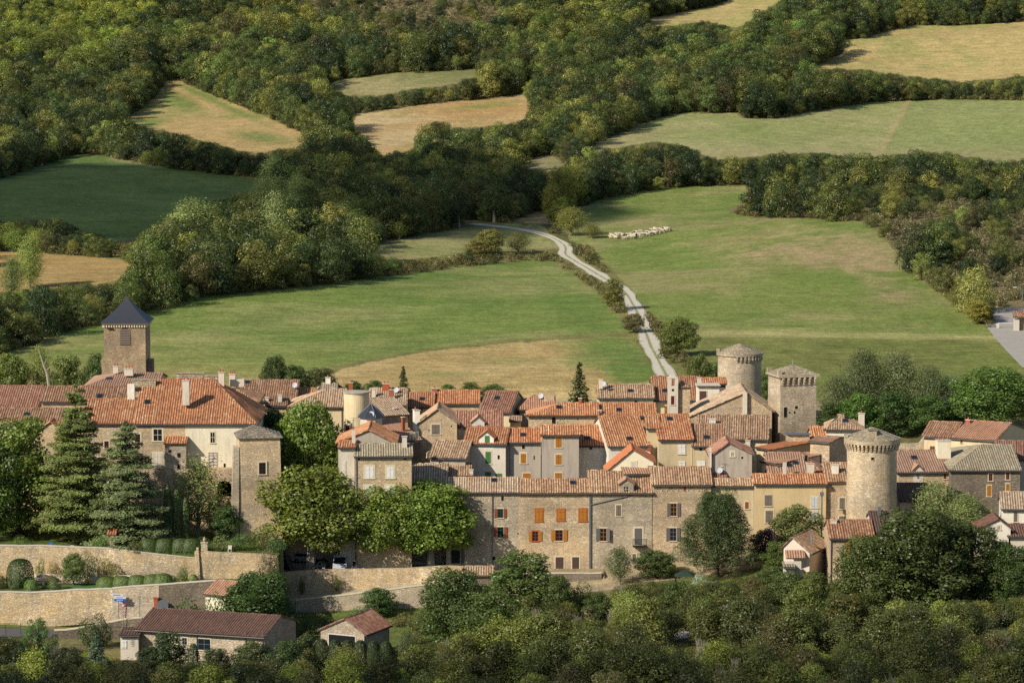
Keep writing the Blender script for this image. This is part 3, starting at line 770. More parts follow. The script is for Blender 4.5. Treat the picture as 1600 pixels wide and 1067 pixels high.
# ---------------------------------------------------------------- woods on the far slopes
def zone(px, py):
    """where on the slope a tree stands, in words, with how dark it is"""
    if py < 120 and px > 1240: return 'above the topmost right stubble field'
    if py < 175 and px > 820: return 'in the wood between the upper right fields'
    if py < 250 and px < 260: return 'on the wooded slope left of the triangular stubble field'
    if py < 220 and px < 560: return 'in the wood between the triangular field and the pale field'
    if py < 170: return 'on the slope above the pale ploughed field'
    if px < 560 and py < 290: return 'in the hedge between the triangular and the dark green field'
    if px < 215 and py < 400: return 'in the hedge below the dark green field'
    if px < 560: return 'in the copse behind the church tower field'
    if px < 930: return 'in the shaded wood above the stony track'
    if py < 300 and px < 1120: return 'in the grove above the sheep pasture'
    return 'on the scrub slope right of the sheep pasture'
BANDS = [ # photo places that get another leaf colour: (cx, cy, rx, ry, colour, weight)
 (90,70,130,60,'6f7a2c',.6),(200,30,70,40,'7f862e',.5),(60,70,50,30,'737b2d',.5),(440,40,60,60,'75762f',.5),(330,110,110,40,'56662d',.4),
 (900,50,70,40,'6f7631',.6),(845,100,60,40,'5b6c2e',.4),(930,25,12,6,'a59334',.9),(1180,100,160,60,'4f5f2b',.3),(1450,270,120,30,'55602f',.4),
 (430,330,50,50,'7f8a4c',.8),(260,360,60,40,'76834a',.8),(150,470,160,50,'56642d',.5),(30,430,40,60,'7c8a3a',.8),(1520,480,60,30,'6f7138',.6),
 (890,345,60,25,'77792f',.9),(960,460,40,30,'6d6f33',.8),(760,390,120,30,'6c6c36',.6)]
def leafcol(px, py, rng):
    base = [('3f4d26', 4), ('4b5529', 4), ('2b3a1e', 4.5), ('5e652f', 3), ('6f7034', 1.8), ('4c4a2b', .8), ('757a36', 1.0)]
    w = np.array([b[1] for b in base]); c = base[rng.choice(len(base), p=w/w.sum())][0]
    for cx, cy, rx, ry, h, wt in BANDS:
        if ((px-cx)/rx)**2+((py-cy)/ry)**2 < 1 and rng.random() < wt: c = h
    return c
def scatter():
    rng = np.random.default_rng(77)
    polys = [f[2] for f in FIELDS]
    trk = [(x, y-1, x, y+1) for x, y in TR]
    tx = np.array([p[0] for p in TR], float); ty = np.array([p[1] for p in TR], float)
    keep = [(1550,480),(1620,480),(1620,575),(1600,570),(1556,512)]
    polys = polys+[keep]
    W_, H_ = 440, 267
    cov = np.zeros((H_+60, W_+200), np.uint8)
    items = []
    # big trees, then middling, then undergrowth; each class on its own jittered grid
    def cand(step, Y0, Y1, hfun, kind):
        y = Y0
        out = []
        while y < Y1:
            xw = y*.27
            xs = np.arange(-xw, xw, step)+rng.random()*step
            for x in xs:
                out.append((x+rng.normal()*step*.28, y+rng.normal()*step*.3, kind))
            y += step
        return out
    C = cand(6.3, 575, 1700, None, 'big')
    C += cand(4.4, 575, 1560, None, 'mid')+cand(2.9, 560, 1560, None, 'low')
    X = np.array([c[0] for c in C]); Y = np.array([c[1] for c in C]); K = np.array([c[2] for c in C])
    Z = T(X, Y)
    dens = fbm(X*.02, Y*.02, 40)
    H = np.where(K == 'big', 6.2+6.5*rng.random(len(X))**1.3*(.5+dens), np.where(K == 'mid', 3.4+2.2*rng.random(len(X)), 1.1+1.3*rng.random(len(X))))
    Wd = H*np.where(K == 'big', .8, np.where(K == 'mid', .95, 1.5))*(.85+.3*rng.random(len(X)))
    H = np.where(Y > 1200, H*1.12, H); Wd = np.where(Y > 1200, Wd*1.12, Wd)
    px, py = proj(X, Y, Z)
    ok = (px > -420) & (px < 2020) & (py > -110) & (py < 575) & (((px > -60) & (px < 1660)) | (K == 'big'))
    s = F/(Y*1.01)
    def clear(fr, hx, dy=0):
        m = np.zeros(len(X), bool)
        qx = px+hx*Wd*s*.5; qy = py-fr*H*s+dy
        for p in polys: m |= inpoly(p, qx, qy)
        d = np.full(len(X), 1e9)
        for i in range(len(tx)-1):
            ax, ay, bx, by = tx[i], ty[i], tx[i+1], ty[i+1]; l2 = (bx-ax)**2+(by-ay)**2
            u = np.clip(((qx-ax)*(bx-ax)+(qy-ay)*(by-ay))/l2, 0, 1); d = np.minimum(d, np.hypot(qx-ax-u*(bx-ax), qy-ay-u*(by-ay)))
        m |= d < np.where(ty.min() < 0, 5, 6)
        return m
    for fr, hx in ((0, 0), (.5, 0), (.88, 0), (.55, -.8), (.55, .8), (.1, -.5), (.1, .5)): ok &= ~clear(fr, hx)
    # scrubland: no tall trees
    for sp_ in SCRUB: ok &= ~(inpoly(sp_, px, py) & (K != 'low') & (rng.random(len(X)) < np.where(K == 'mid', .86, .97)))
    # no trees on the open ground right behind the village
    openg = (py > 570) & (px < 1700)
    ok &= ~openg
    for sp_ in SCRUB: ok &= ~(inpoly(sp_, px, py) & (K == 'low') & (rng.random(len(X)) < .3))
    # the banks beside the track and between the near fields carry only low growth
    for b in ([(440,600),(520,569),(700,538),(985,518),(985,528),(700,548),(520,578)], [(860,405),(985,520),(1040,592),(1060,592),(1100,560),(1030,500),(985,455),(925,385),(880,375),(860,385)]):
        ok &= ~(inpoly(b, px, py) & (K != 'low'))
    idx = np.where(ok)[0]; idx = idx[np.argsort(Y[idx])]
    sel = []
    for i in idx:
        w = Wd[i]*s[i]*.5/4*.8; h = H[i]*s[i]/4*.9; cx = px[i]/4+110; cy = py[i]/4+30
        x0, x1 = int(cx-w), int(cx+w)+1; y0, y1 = int(cy-h), int(cy)+1
        x0 = max(x0, 0); y0 = max(y0, 0); x1 = min(x1, W_+200); y1 = min(y1, H_+60)
        if x1 <= x0 or y1 <= y0: continue
        blk = cov[y0:y1, x0:x1]
        fr = (blk > 1).mean()
        if fr > .97: continue
        blk += 1; sel.append(i)
    print('WOOD', len(sel), {k: int((K[sel] == k).sum()) for k in ('big', 'mid', 'low')})
    size = H[sel]*s[sel]*Wd[sel]*s[sel]
    order = np.argsort(-size)
    inframe = (px[sel] > 0) & (px[sel] < 1600) & (py[sel] > 2)
    ntree = 0; nbush = 0; rest = []
    for o in order:
        i = sel[o]; kind = K[i]; c = leafcol(px[i], py[i], rng); tree = kind != 'low'
        insc = any(inpoly(sp_, px[i:i+1], py[i:i+1])[0] for sp_ in SCRUB)
        if not tree: c = ['5a5732', '666038', '4d5029', '6f6a40'][rng.integers(4)] if not insc else ['6f6a4c', '625f42', '7a7354', '58553a'][rng.integers(4)]
        loc = (X[i], Y[i], Z[i]-.1)
        if tree:
            pr = 'farw%d' % rng.integers(2) if (c in ('7f8a4c', '76834a', '7c8a3a', '757a33') or rng.random() < .06) else 'far%d' % rng.integers(6)
        else: pr = 'scrub%d' % rng.integers(3)
        if tree and ntree < 296 and inframe[o]:
            ntree += 1; L_ = np.array(lin(c)[:3]); lum = L_@[.3, .6, .1]
            tone = 'yellow-green' if lum > .145 else 'dark green' if lum < .082 else 'mid green'
            if c == 'a59334': tone = 'yellowing'
            lab = f'{tone} leafy tree {zone(px[i], py[i])}'
            place(pr, 'broadleaf_tree', loc, H[i], Wd[i], c, lab, 'tree', f'{tone} trees {zone(px[i], py[i])}', rng=rng, jit=.2, parts=False)
        else: rest.append((pr, loc, H[i], Wd[i], tint(c, rng, .3 if tree else .18), rng.random()*6.28, tree))
    print('REST', len(rest))
    # everything beyond the three hundred largest: instanced masses
    for flag, nm in ((True, 'woodland'), (False, 'scrub')):
        it = [r for r in rest if r[6] == flag]
        if it: instance_mass(nm, it)
def instance_mass(nm, it):
    keys = sorted(set(r[0] for r in it))
    me = bpy.data.meshes.new(nm); me.vertices.add(len(it))
    me.vertices.foreach_set('co', np.array([r[1] for r in it], np.float32).ravel())
    at = me.attributes.new('tint', 'FLOAT_COLOR', 'POINT'); at.data.foreach_set('color', np.array([list(r[4])+[1] for r in it], np.float32).ravel())
    sc = []
    for r in it:
        p = PROTO[r[0]]; z = p['V'][:, :, 2]; p.setdefault('H', float(np.percentile(z, 99.8))); p.setdefault('W', float(np.percentile(np.abs(p['V'][:, :, 0]), 99)*2))
        sc.append((r[3]/p['W'], r[3]/p['W'], r[2]/p['H']))
    a = me.attributes.new('scl', 'FLOAT_VECTOR', 'POINT'); a.data.foreach_set('vector', np.array(sc, np.float32).ravel())
    a = me.attributes.new('rotz', 'FLOAT_VECTOR', 'POINT'); a.data.foreach_set('vector', np.array([(0, 0, r[5]) for r in it], np.float32).ravel())
    a = me.attributes.new('which', 'INT', 'POINT'); a.data.foreach_set('value', np.array([keys.index(r[0]) for r in it], np.int32))
    ob = bpy.data.objects.new(nm, me); COL.objects.link(ob); tag(ob, kind='stuff')
    g = bpy.data.node_groups.new(nm, 'GeometryNodeTree')
    g.interface.new_socket('Geometry', in_out='INPUT', socket_type='NodeSocketGeometry'); g.interface.new_socket('Geometry', in_out='OUTPUT', socket_type='NodeSocketGeometry')
    I = g.nodes.new('NodeGroupInput'); O = g.nodes.new('NodeGroupOutput'); J = g.nodes.new('GeometryNodeJoinGeometry')
    def attr(n, ty):
        q = g.nodes.new('GeometryNodeInputNamedAttribute'); q.data_type = ty; q.inputs[0].default_value = n
        return q
    aw = attr('which', 'INT'); as_ = attr('scl', 'FLOAT_VECTOR'); ar = attr('rotz', 'FLOAT_VECTOR')
    e2r = g.nodes.new('FunctionNodeEulerToRotation'); g.links.new(ar.outputs[0], e2r.inputs[0])
    for ki, k in enumerate(keys):
        src = bpy.data.objects.new('source_'+k, get_mesh(k, 'one'))   # geometry only, never linked to the scene
        oi = g.nodes.new('GeometryNodeObjectInfo'); oi.inputs['Object'].default_value = src
        cm = g.nodes.new('FunctionNodeCompare'); cm.data_type = 'INT'; cm.operation = 'EQUAL'
        ins = [s for s in cm.inputs if s.type == 'INT']; g.links.new(aw.outputs[0], ins[0]); ins[1].default_value = ki
        ip = g.nodes.new('GeometryNodeInstanceOnPoints')
        g.links.new(I.outputs[0], ip.inputs['Points']); g.links.new(cm.outputs[0], ip.inputs['Selection'])
        g.links.new(oi.outputs['Geometry'], ip.inputs['Instance']); g.links.new(e2r.outputs[0], ip.inputs['Rotation']); g.links.new(as_.outputs[0], ip.inputs['Scale'])
        g.links.new(ip.outputs[0], J.inputs[0])
    g.links.new(J.outputs[0], O.inputs[0])
    md = ob.modifiers.new('plants', 'NODES'); md.node_group = g
    return ob
scatter()
# ---------------------------------------------------------------- houses
UP = Vector((0, 0, 1))
def vplane(px, py, o, n):
    d = ray(px, py); t = (Vector(o)-CAM).dot(n)/d.dot(n)
    return CAM+d*t
_tr = random.Random(11)
def tile_slope(m, poly, per=.34, mi=0, under=1, thick=.12, amp=.085, sag=.03):
    """corrugated canal-tile slope on a convex polygon whose first edge is the eave (counter-clockwise from above)"""
    poly = [Vector(p) for p in poly]; p0 = poly[0]; U = (poly[1]-p0).normalized()
    Nn = U.cross(poly[-1]-p0).normalized() if (poly[-1]-p0).cross(U).length > 1e-4 else U.cross(poly[2]-p0).normalized()
    if Nn.z < 0: Nn = -Nn
    S = Nn.cross(U)
    q = [((p-p0).dot(U), (p-p0).dot(S)) for p in poly]
    u0 = min(x for x, _ in q); u1 = max(x for x, _ in q)
    def rng_(u):
        lo, hi = 1e9, -1e9
        for i in range(len(q)):
            (a, b), (c, d) = q[i], q[(i+1) % len(q)]
            if min(a, c)-1e-6 <= u <= max(a, c)+1e-6:
                if abs(c-a) < 1e-6: vs = (b, d)
                else: vs = (b+(d-b)*(u-a)/(c-a),)
                lo = min(lo, *vs); hi = max(hi, *vs)
        return lo, hi
    n = max(4, int((u1-u0)/per*4)); ph = _tr.random()*9
    us = [u0+(u1-u0)*i/n for i in range(n+1)]
    cols = []
    for i, u in enumerate(us):
        lo, hi = rng_(min(max(u, u0+1e-4), u1-1e-4)); k = max(1, int((q[-1][1] if len(q) > 3 else max(b for _, b in q))/1.6))
        cols.append((u, lo, hi, amp*abs(math.sin(math.pi*u/per))))
    K = max(1, int(max(h-l for _, l, h, _ in cols)/1.5))
    def pt(c, j):
        u, lo, hi, h = c; s = lo+(hi-lo)*j/K
        sg = sag*(math.sin(u*.9+ph)+math.sin(s*1.3+u*.33+ph*2)) if 0 < j < K else sag*.5*math.sin(u*.9+ph)
        return p0+U*u+S*s+Nn*(h+sg+.02), (u, s)
    for i in range(n):
        for j in range(K):
            a, b, c, d = pt(cols[i], j), pt(cols[i+1], j), pt(cols[i+1], j+1), pt(cols[i], j+1)
            m.face([a[0], b[0], c[0], d[0]], [a[1], b[1], c[1], d[1]], mi)
    lo_ = [p-Nn*thick for p in poly]; hi_ = [p-Nn*.0 for p in poly]
    m.face(lo_[::-1], None, under)
    for i in range(len(poly)):
        j = (i+1) % len(poly); m.face([lo_[i], lo_[j], hi_[j], hi_[i]], None, under)
def flat_slope(m, poly, mi=0, under=1, thick=.16):
    poly = [Vector(p) for p in poly]; m.face([p+UP*.03 for p in poly], None, mi)
    lo_ = [p-UP*thick for p in poly]; hi = [p+UP*.03 for p in poly]
    m.face(lo_[::-1], None, under)
    for i in range(len(poly)):
        j = (i+1) % len(poly); m.face([lo_[i], lo_[j], hi[j], hi[i]], None, mi)
def ridge_cap(m, a, b, r=.13, mi=0):
    a = Vector(a); b = Vector(b); L = (b-a).length
    if L < .1: return
    d = (b-a)/L; s = d.cross(UP).normalized(); n = 5; k = max(1, int(L/.45))
    for i in range(k):
        A = a+d*(L*i/k); B = a+d*(L*(i+1)/k); ra, rb = r*1.12, r*.95
        for j in range(n):
            t0, t1 = math.pi*j/n, math.pi*(j+1)/n
            f = lambda p, t, q: p+s*math.cos(t)*q+UP*(math.sin(t)*q*.9)
            m.face([f(A, t0, ra), f(B, t0, rb), f(B, t1, rb), f(A, t1, ra)], [(i*.45, 100+i)]*4, mi)
def opening(w, wallo, o, U, Nn, wd, ht):
    """one window, door or vent; w: dict; o bottom-left corner on the wall, U along it, Nn outwards"""
    ty = w['t']; tr_ = w.get('trim', .13); mt = M[w.get('tm', 'trim')]; Z = UP
    m = MB()
    if ty == 'v':
        m.box(o-U*.06-Z*.06-Nn*.05, U*(wd+.12), Z*(ht+.12), Nn*.065); fr = m.build('vent', mt, wallo)
        m2 = MB(); m2.box(o-Nn*.04, U*wd, Z*ht, Nn*.08); m2.build('opening', M['hole_shade'], fr); return  # dark panel set on the wall, painted as the shade of a recess
    if tr_ > 0:
        p = .045
        m.box(o-U*tr_-Nn*.05, U*tr_, Z*ht, Nn*(.05+p)); m.box(o+U*wd-Nn*.05, U*tr_, Z*ht, Nn*(.05+p))
        m.box(o-U*tr_+Z*ht-Nn*.05, U*(wd+2*tr_), Z*tr_*1.2, Nn*(.05+p+.004)); m.box(o-U*(tr_+.04)-Z*.1-Nn*.05, U*(wd+2*tr_+.08), Z*.1, Nn*(.05+p+.07))
    else: m.box(o-Z*.05-Nn*.05, U*wd, Z*.05, Nn*.12)
    fr = m.build('door' if ty == 'd' else 'window', mt, wallo)
    if ty == 'd':
        d = MB(); d.box(o-Nn*.02, U*wd, Z*ht, Nn*.045); d.build('door_leaf', M[w.get('c', 'sh_choc')], fr); return
    if ty == 's':
        d = MB(); g = .03
        for k in (0, 1):
            d.box(o+U*(k*wd/2+g*.5)-Nn*.01, U*(wd/2-g), Z*ht, Nn*.085); 
            for zz in (.15, .78): d.box(o+U*(k*wd/2+.05)+Z*ht*zz+Nn*.075, U*(wd/2-.1), Z*.07, Nn*.03)
        d.build('shutter', M[w.get('c', 'sh_orange')], fr); return
    g = MB(); g.box(o-Nn*.02, U*wd, Z*ht, Nn*.035); g.build('pane', M[w.get('gc', 'glass')], fr)
    f = MB(); k = .055; c = w.get('fc', 'w_white')
    for a in (0, wd/2-k/2, wd-k): f.box(o+U*a+Nn*.012, U*k, Z*ht, Nn*.03)
    for z in [0]+[ht*j/w.get('bars', 3) for j in range(1, w.get('bars', 3))]+[ht-k]: f.box(o+Z*z+Nn*.014, U*wd, Z*k, Nn*.03)
    f.build('frame', M[c], fr)
    if w.get('sc'):
        ang = w.get('open', (0, 0)); sw = w.get('sw', wd*.55)
        for side, an in ((0, ang[0]), (1, ang[1])):
            h = o+U*(wd+tr_*.3)*side-U*(tr_*.3)*(1-side); dr = (U if side else -U)*math.cos(R(an))+Nn*math.sin(R(an))
            th = Nn*math.cos(R(an))*.05+(-U if side else U)*math.sin(R(an))*.05
            b = MB(); b.box(h+Nn*.055, dr*sw, Z*ht, th+Nn*.002); b.build('shutter', M[w['sc']], fr)
def chimney(roof, c, top, w_, h, rot=0, mat='greyw', pots=1, d=None, cap=True):
    m = MB(); d = d or w_*.8; c = Vector((c.x, c.y, top-h))
    m.cbox(c, w_, d, h, rot, 0)
    if cap:
        m.cbox(c+UP*h, w_+.16, d+.16, .08, rot, 1)
        u = Vector((math.cos(rot), math.sin(rot), 0))
        for i in range(pots):
            x = (i-(pots-1)/2)*(w_/max(pots, 1))
            m.lathe(c+u*x+UP*(h+.08), [(.1, 0), (.12, .05), (.09, .3), (.11, .34), (.0, .36)], 8, 2)
    return m.build('chimney', [M[mat], M['greyw'], M['terracotta']], roof)
def dish(root, p, r=.42):
    m = MB(); m.tube([p-UP*.9, p], .03, 5, 1)
    d = Vector((-.35, -.8, .45)).normalized(); a = d.cross(UP).normalized(); b = a.cross(d)
    R_ = [[p+d*(.12*q*q)+(a*math.cos(t*6.2832/14)+b*math.sin(t*6.2832/14))*r*q for t in range(14)] for q in (.001, .5, 1)]
    for i in (0, 1):
        for t in range(14): m.face([R_[i][t], R_[i][(t+1) % 14], R_[i+1][(t+1) % 14], R_[i+1][t]])
    m.tube([p+d*.05, p+d*.5], .02, 4, 1)
    return m.build('satellite_dish', [M['dish'], M['metal']], root)
def house(label, A, B, eave, ridge, Y, run, back=None, yaw=0, kind='gable', hl=0, hr=0, wall='rubble', tile='t_mix', base=None,
          wins=(), ch=(), sky=(), dishes=(), dormers=(), pipes=(), gut=True, oe=.38, og=.18, name=None, cat='house', apex=None, depth=8, flat=False, extra=None, wallL=None):
    back = run if back is None else back
    yw = R(yaw); u = Vector((math.cos(yw), math.sin(yw), 0)); n = Vector((-math.sin(yw), math.cos(yw), 0))
    a = P(A, eave, Y); b = vplane(B, eave, a, n); b.z = a.z; L = (b-a).dot(u); ze = a.z
    tot = depth if kind in ('gy',) else (run if kind == 'mono' else run+back)
    cs = [a, b, b+n*tot, a+n*tot]
    zb = base if base is not None else min(Tz(c.x, c.y) for c in cs)-.7
    org = Vector(((a.x+b.x)/2, (a.y+b.y)/2, 0))+n*tot/2; org.z = Tz(org.x, org.y)
    nm = name or ('stone_house' if wall in ('rubble', 'facade', 'facade_grey', 'block') else 'rendered_house')
    root = empty(nm, org, label, cat)
    F2 = lambda p, z: Vector((p.x, p.y, z))
    m = MB(); wm = [M[wall]]
    rm = MB(); tl = tile_slope if not flat else flat_slope
    fb = [F2(c, zb) for c in cs]
    if kind == 'gy':
        ap = vplane(apex[0], apex[1], a, n); xa = (ap-a).dot(u); za = ap.z
        f0, f1, f2, f3 = F2(cs[0], ze), F2(cs[1], ze), F2(cs[2], ze), F2(cs[3], ze)
        if len(apex) > 2: zr = vplane(B, apex[2], a, n).z; f1.z = f2.z = zr
        ra = F2(a+u*xa, za); rb = ra+n*depth
        m.face([fb[0], fb[1], f1, ra, f0]); m.face([fb[2], fb[3], f3, rb, f2]); m.face([fb[1], fb[2], f2, f1]); m.face([fb[3], fb[0], f0, f3])
        sl = (za-f0.z)/max(xa, .3); sr = (za-f1.z)/max(L-xa, .3)
        eL0, eL1 = f0-u*oe-UP*sl*oe-n*og, f3-u*oe-UP*sl*oe+n*og; eR0, eR1 = f1+u*oe-UP*sr*oe-n*og, f2+u*oe-UP*sr*oe+n*og
        r0, r1 = ra-n*og, rb+n*og; lf = UP*.13
        tl(rm, [eL1+lf, eL0+lf, r0+lf, r1+lf]); tl(rm, [eR0+lf, eR1+lf, r1+lf, r0+lf]); 
        if not flat: ridge_cap(rm, r0+lf, r1+lf); ridge_cap(rm, eL0+lf, r0+lf, .09); ridge_cap(rm, eR0+lf, r0+lf, .09)
        eaves = [(eL0, eL1), (eR0, eR1)]
    else:
        rc = vplane((A+B)/2, ridge, a+n*run, n); zr = rc.z; sl = (zr-ze)/run
        f = [F2(c, ze) for c in cs]; lf = UP*.13
        if kind == 'mono':
            f[2].z = f[3].z = zr
            m.face([fb[0], fb[1], f[1], f[0]]); m.face([fb[1], fb[2], f[2], f[1]]); m.face([fb[2], fb[3], f[3], f[2]]); m.face([fb[3], fb[0], f[0], f[3]])
            e0, e1 = f[0]-n*oe-UP*sl*oe-u*og, f[1]-n*oe-UP*sl*oe+u*og; r1, r0 = f[2]+n*.15+u*og+UP*sl*.15, f[3]+n*.15-u*og+UP*sl*.15
            tl(rm, [e0+lf, e1+lf, r1+lf, r0+lf]); eaves = [(e0, e1)]
            if not flat: ridge_cap(rm, r0+lf, r1+lf)
        else:
            zbk = zr-sl*back if kind != 'hipfull' else ze
            f[2].z = f[3].z = zbk
            ra = F2(a+n*run+u*hl, zr); rb = F2(b+n*run-u*hr, zr)
            m.face([fb[0], fb[1], f[1], f[0]]); m.face([fb[2], fb[3], f[3], f[2]])
            m.face([fb[1], fb[2], f[2]]+([rb] if not hr else [])+[f[1]]); m.face([fb[3], fb[0], f[0]]+([ra] if not hl else [])+[f[3]])
            ol = oe if hl else og; orr = oe if hr else og
            e0 = f[0]-n*oe-UP*sl*oe-u*ol; e1 = f[1]-n*oe-UP*sl*oe+u*orr
            k0 = f[3]+n*oe-UP*sl*oe-u*ol; k1 = f[2]+n*oe-UP*sl*oe+u*orr
            r0 = ra-(u*og if not hl else u*0); r1 = rb+(u*og if not hr else u*0)
            tl(rm, [e0+lf, e1+lf, r1+lf, r0+lf]); tl(rm, [k1+lf, k0+lf, r0+lf, r1+lf])
            if hl: tl(rm, [k0+lf, e0+lf, r0+lf])
            if hr: tl(rm, [e1+lf, k1+lf, r1+lf])
            if not flat:
                ridge_cap(rm, r0+lf, r1+lf)
                for q, e, k in ((hl, (e0, k0), r0), (hr, (e1, k1), r1)):
                    if q: ridge_cap(rm, e[0]+lf, k+lf, .11); ridge_cap(rm, e[1]+lf, k+lf, .11)
                    else: ridge_cap(rm, e[0]+lf, k+lf, .08)
            eaves = [(e0, e1)]
            if hl: eaves.append((k0, e0))
            if hr: eaves.append((e1, k1))
    wo = m.build('wall', wm, root)
    ro = rm.build('roof', [M[tile], M['wood']], root)
    if gut:
        g = MB()
        for p, q in eaves: g.tube([p+UP*.03, q+UP*.03], .085, 6)
        go = g.build('gutter', M['gutter'], root)
    for px in pipes:
        p = vplane(px, eave, a, n); g = MB(); g.tube([p-n*.12-UP*.1, F2(p-n*.12, zb+.5)], .06, 6); g.build('downpipe', M['zinc'], root)
    pl = {'F': (a, n, u, -n), 'L': (a, u, n, -u), 'R': (b, u, n, u)}
    for w in wins:
        w = dict(w); sd_ = w.get('p', 'F'); o_, nn, U, No = pl[sd_]
        x0, y0, x1, y1 = w['r']; c0 = vplane(x0, y1, o_, nn); c1 = vplane(x1, y0, o_, nn)
        if (c1-c0).dot(U) < 0: c0, c1 = F2(c1, c0.z), F2(c0, c1.z)
        wd = abs((c1-c0).dot(U)); ht = c1.z-c0.z
        opening(w, root, c0, U, No, wd, ht)
    for c in ch:
        px, top, cw, chh = c[:4]; o = c[4] if len(c) > 4 and c[4] is not None else (run if kind != 'gy' else depth*.4); kw = c[5] if len(c) > 5 else {}
        p = vplane(px, top, a+n*o, n); chimney(ro, p, p.z, cw, chh, yw, **kw)
    if sky and kind != 'gy':
        Ns = (UP*1-n*sl).normalized(); S = (n+UP*sl).normalized(); m0 = a+lf
        for sx_, sy_ in sky:
            d = ray(sx_, sy_); t_ = (m0-CAM).dot(Ns)/d.dot(Ns); p = CAM+d*t_; g = MB()
            g.box(p-u*.42-S*.5, u*.84, S*1.0, Ns*.17, 0); g.box(p-u*.34-S*.42+Ns*.172, u*.68, S*.84, Ns*.006, 1); g.build('skylight', [M['gutter'], M['glass']], ro)
    for dx, dy, o in dishes:
        p = vplane(dx, dy, a+n*o, n); dish(root, p)
    for dd in dormers: dormer(root, dd, a, n, u)
    if extra: extra(root, a, b, n, u, ze, zb)
    root['_n'] = 0; del root['_n']
    return root
def dormer(root, dd, a, n, u):
    """dd: (x0, x1, y_eave, y_apex, y_base, offset, wall, tile, window)"""
    x0, x1, ye, ya, yb, o, wl, tl_, win = dd
    q = a+n*o; p0 = vplane(x0, ye, q, n); p1 = vplane(x1, ye, q, n); ap = vplane((x0+x1)/2, ya, q, n); zb = vplane(x0, yb, q, n).z-.6
    D = 3.2; m = MB(); F2 = lambda p, z: Vector((p.x, p.y, z)); p1 = F2(p1, p0.z)
    m.face([F2(p0, zb), F2(p1, zb), p1, ap, p0]); m.face([F2(p1, zb), F2(p1, zb)+n*D, p1+n*D, p1]); m.face([F2(p0, zb)+n*D, F2(p0, zb), p0, p0+n*D])
    do = m.build('dormer', M[wl], root); r = MB(); lf = UP*.1; e = .2; sl = (ap.z-p0.z)/((p1-p0).length/2)
    L0 = p0-u*e-UP*sl*e-n*.15; R0 = p1+u*e-UP*sl*e-n*.15; T0 = ap-n*.15
    tile_slope(r, [L0+n*D+lf, L0+lf, T0+lf, T0+n*D+lf], thick=.08); tile_slope(r, [R0+lf, R0+n*D+lf, T0+n*D+lf, T0+lf], thick=.08); ridge_cap(r, T0+lf, T0+n*D+lf, .1)
    r.build('dormer_roof', [M[tl_], M['wood']], do)
    if win:
        w = dict(win); c0 = vplane(w['r'][0], w['r'][3], q, n); c1 = vplane(w['r'][2], w['r'][1], q, n)
        if w['t'] == 's':
            g = MB(); g.box(c0-n*.01, u*abs((c1-c0).dot(u)), UP*(c1.z-c0.z), -n*.06); g.build('shutter', M[w.get('c', 'sh_green')], do)
        else:
            g = MB(); wd = abs((c1-c0).dot(u)); ht = c1.z-c0.z
            g.box(c0-n*.0, u*wd, UP*ht, -n*.03, 0); g.box(c0+u*(wd/2-.03)-n*.02, u*.06, UP*ht, -n*.04, 1); g.box(c0+UP*(ht/2)-n*.02, u*wd, UP*.05, -n*.035, 1)
            g.build('dormer_window', [M['glass'], M['w_white']], do)
def W(t_, x0, y0, x1, y1, **k): return dict(t=t_, r=(x0, y0, x1, y1), **k)
# ---------------------------------------------------------------- the village, house by house
def H(label, A, B, eave, ridge, Y, run=None, pitch=.34, **k):
    if run is None: run = (eave-ridge)/((F/Y)*(pitch+.104+(eave-533)/5000))
    return house(label, A, B, eave, ridge, Y, run, **k)
random.seed(4)
# --- long row of houses along the front
H('long stone house with a faded tile roof behind the big plane trees', 697, 810, 769, 747, 435, wall='facade_grey', tile='t_tan', hr=0, back=4, base=-1,
  wins=[W('w',777.7,794.5,786.2,808.7,fc='sh_dgreen',sc='sh_rust'), W('w',777.5,823,787,839.5,fc='sh_dgreen',sc='sh_rust'), W('v',783,774.5,787,782), W('v',707.5,771,712.5,778),
        W('d',705,859,718.5,880,c='black',trim=0), W('d',720,857,726,880,c='sh_grey',trim=0), W('v',769.5,869,774,874.5), W('v',808,831.5,810,834.5)], sky=[(772,751)], pipes=[769])
H('stone house with three orange shuttered windows over two brown doors', 810, 921, 770, 749.5, 435, wall='facade', tile='t_mix', back=4, base=-1,
  wins=[W('s',836.7,795,848,814.5,tm='brick'), W('s',870.7,795.7,882.5,813,tm='brick'), W('s',905,795,916.7,814,tm='brick'),
        W('w',831.7,829.5,841,845,fc='sh_rust',sc='sh_orange',tm='brick'), W('w',868,827.5,879.5,844.5,fc='sh_rust',sc='sh_orange',tm='trim'),
        W('d',868,870,880.7,893.7), W('d',894,870,905,894.5,trim=.18)], sky=[(895,755)], pipes=[922])
def _cornice(root, a, b, n, u, ze, zb): pass
H('stone house with a small roof dormer and an iron balcony', 921.5, 1019, 770, 736, 435, wall='facade_grey', tile='t_mix', back=4, base=-1,
  wins=[W('w',937.5,825,948,845,fc='sh_orange',sc='sh_grey',open=(0,38)), W('s',962.5,788.7,970.5,806,c='wood'), W('d',991.5,825,1003.5,851,c='sh_grey',trim=.2), W('d',957.5,864,964,884,c='greyw',trim=0),
        W('d',988,865,994,884,c='sh_grey')], dormers=[(968,990,757,749.5,771,-.03,'facade_grey','t_pale',W('w',975,760,981,769))], pipes=[923.5])
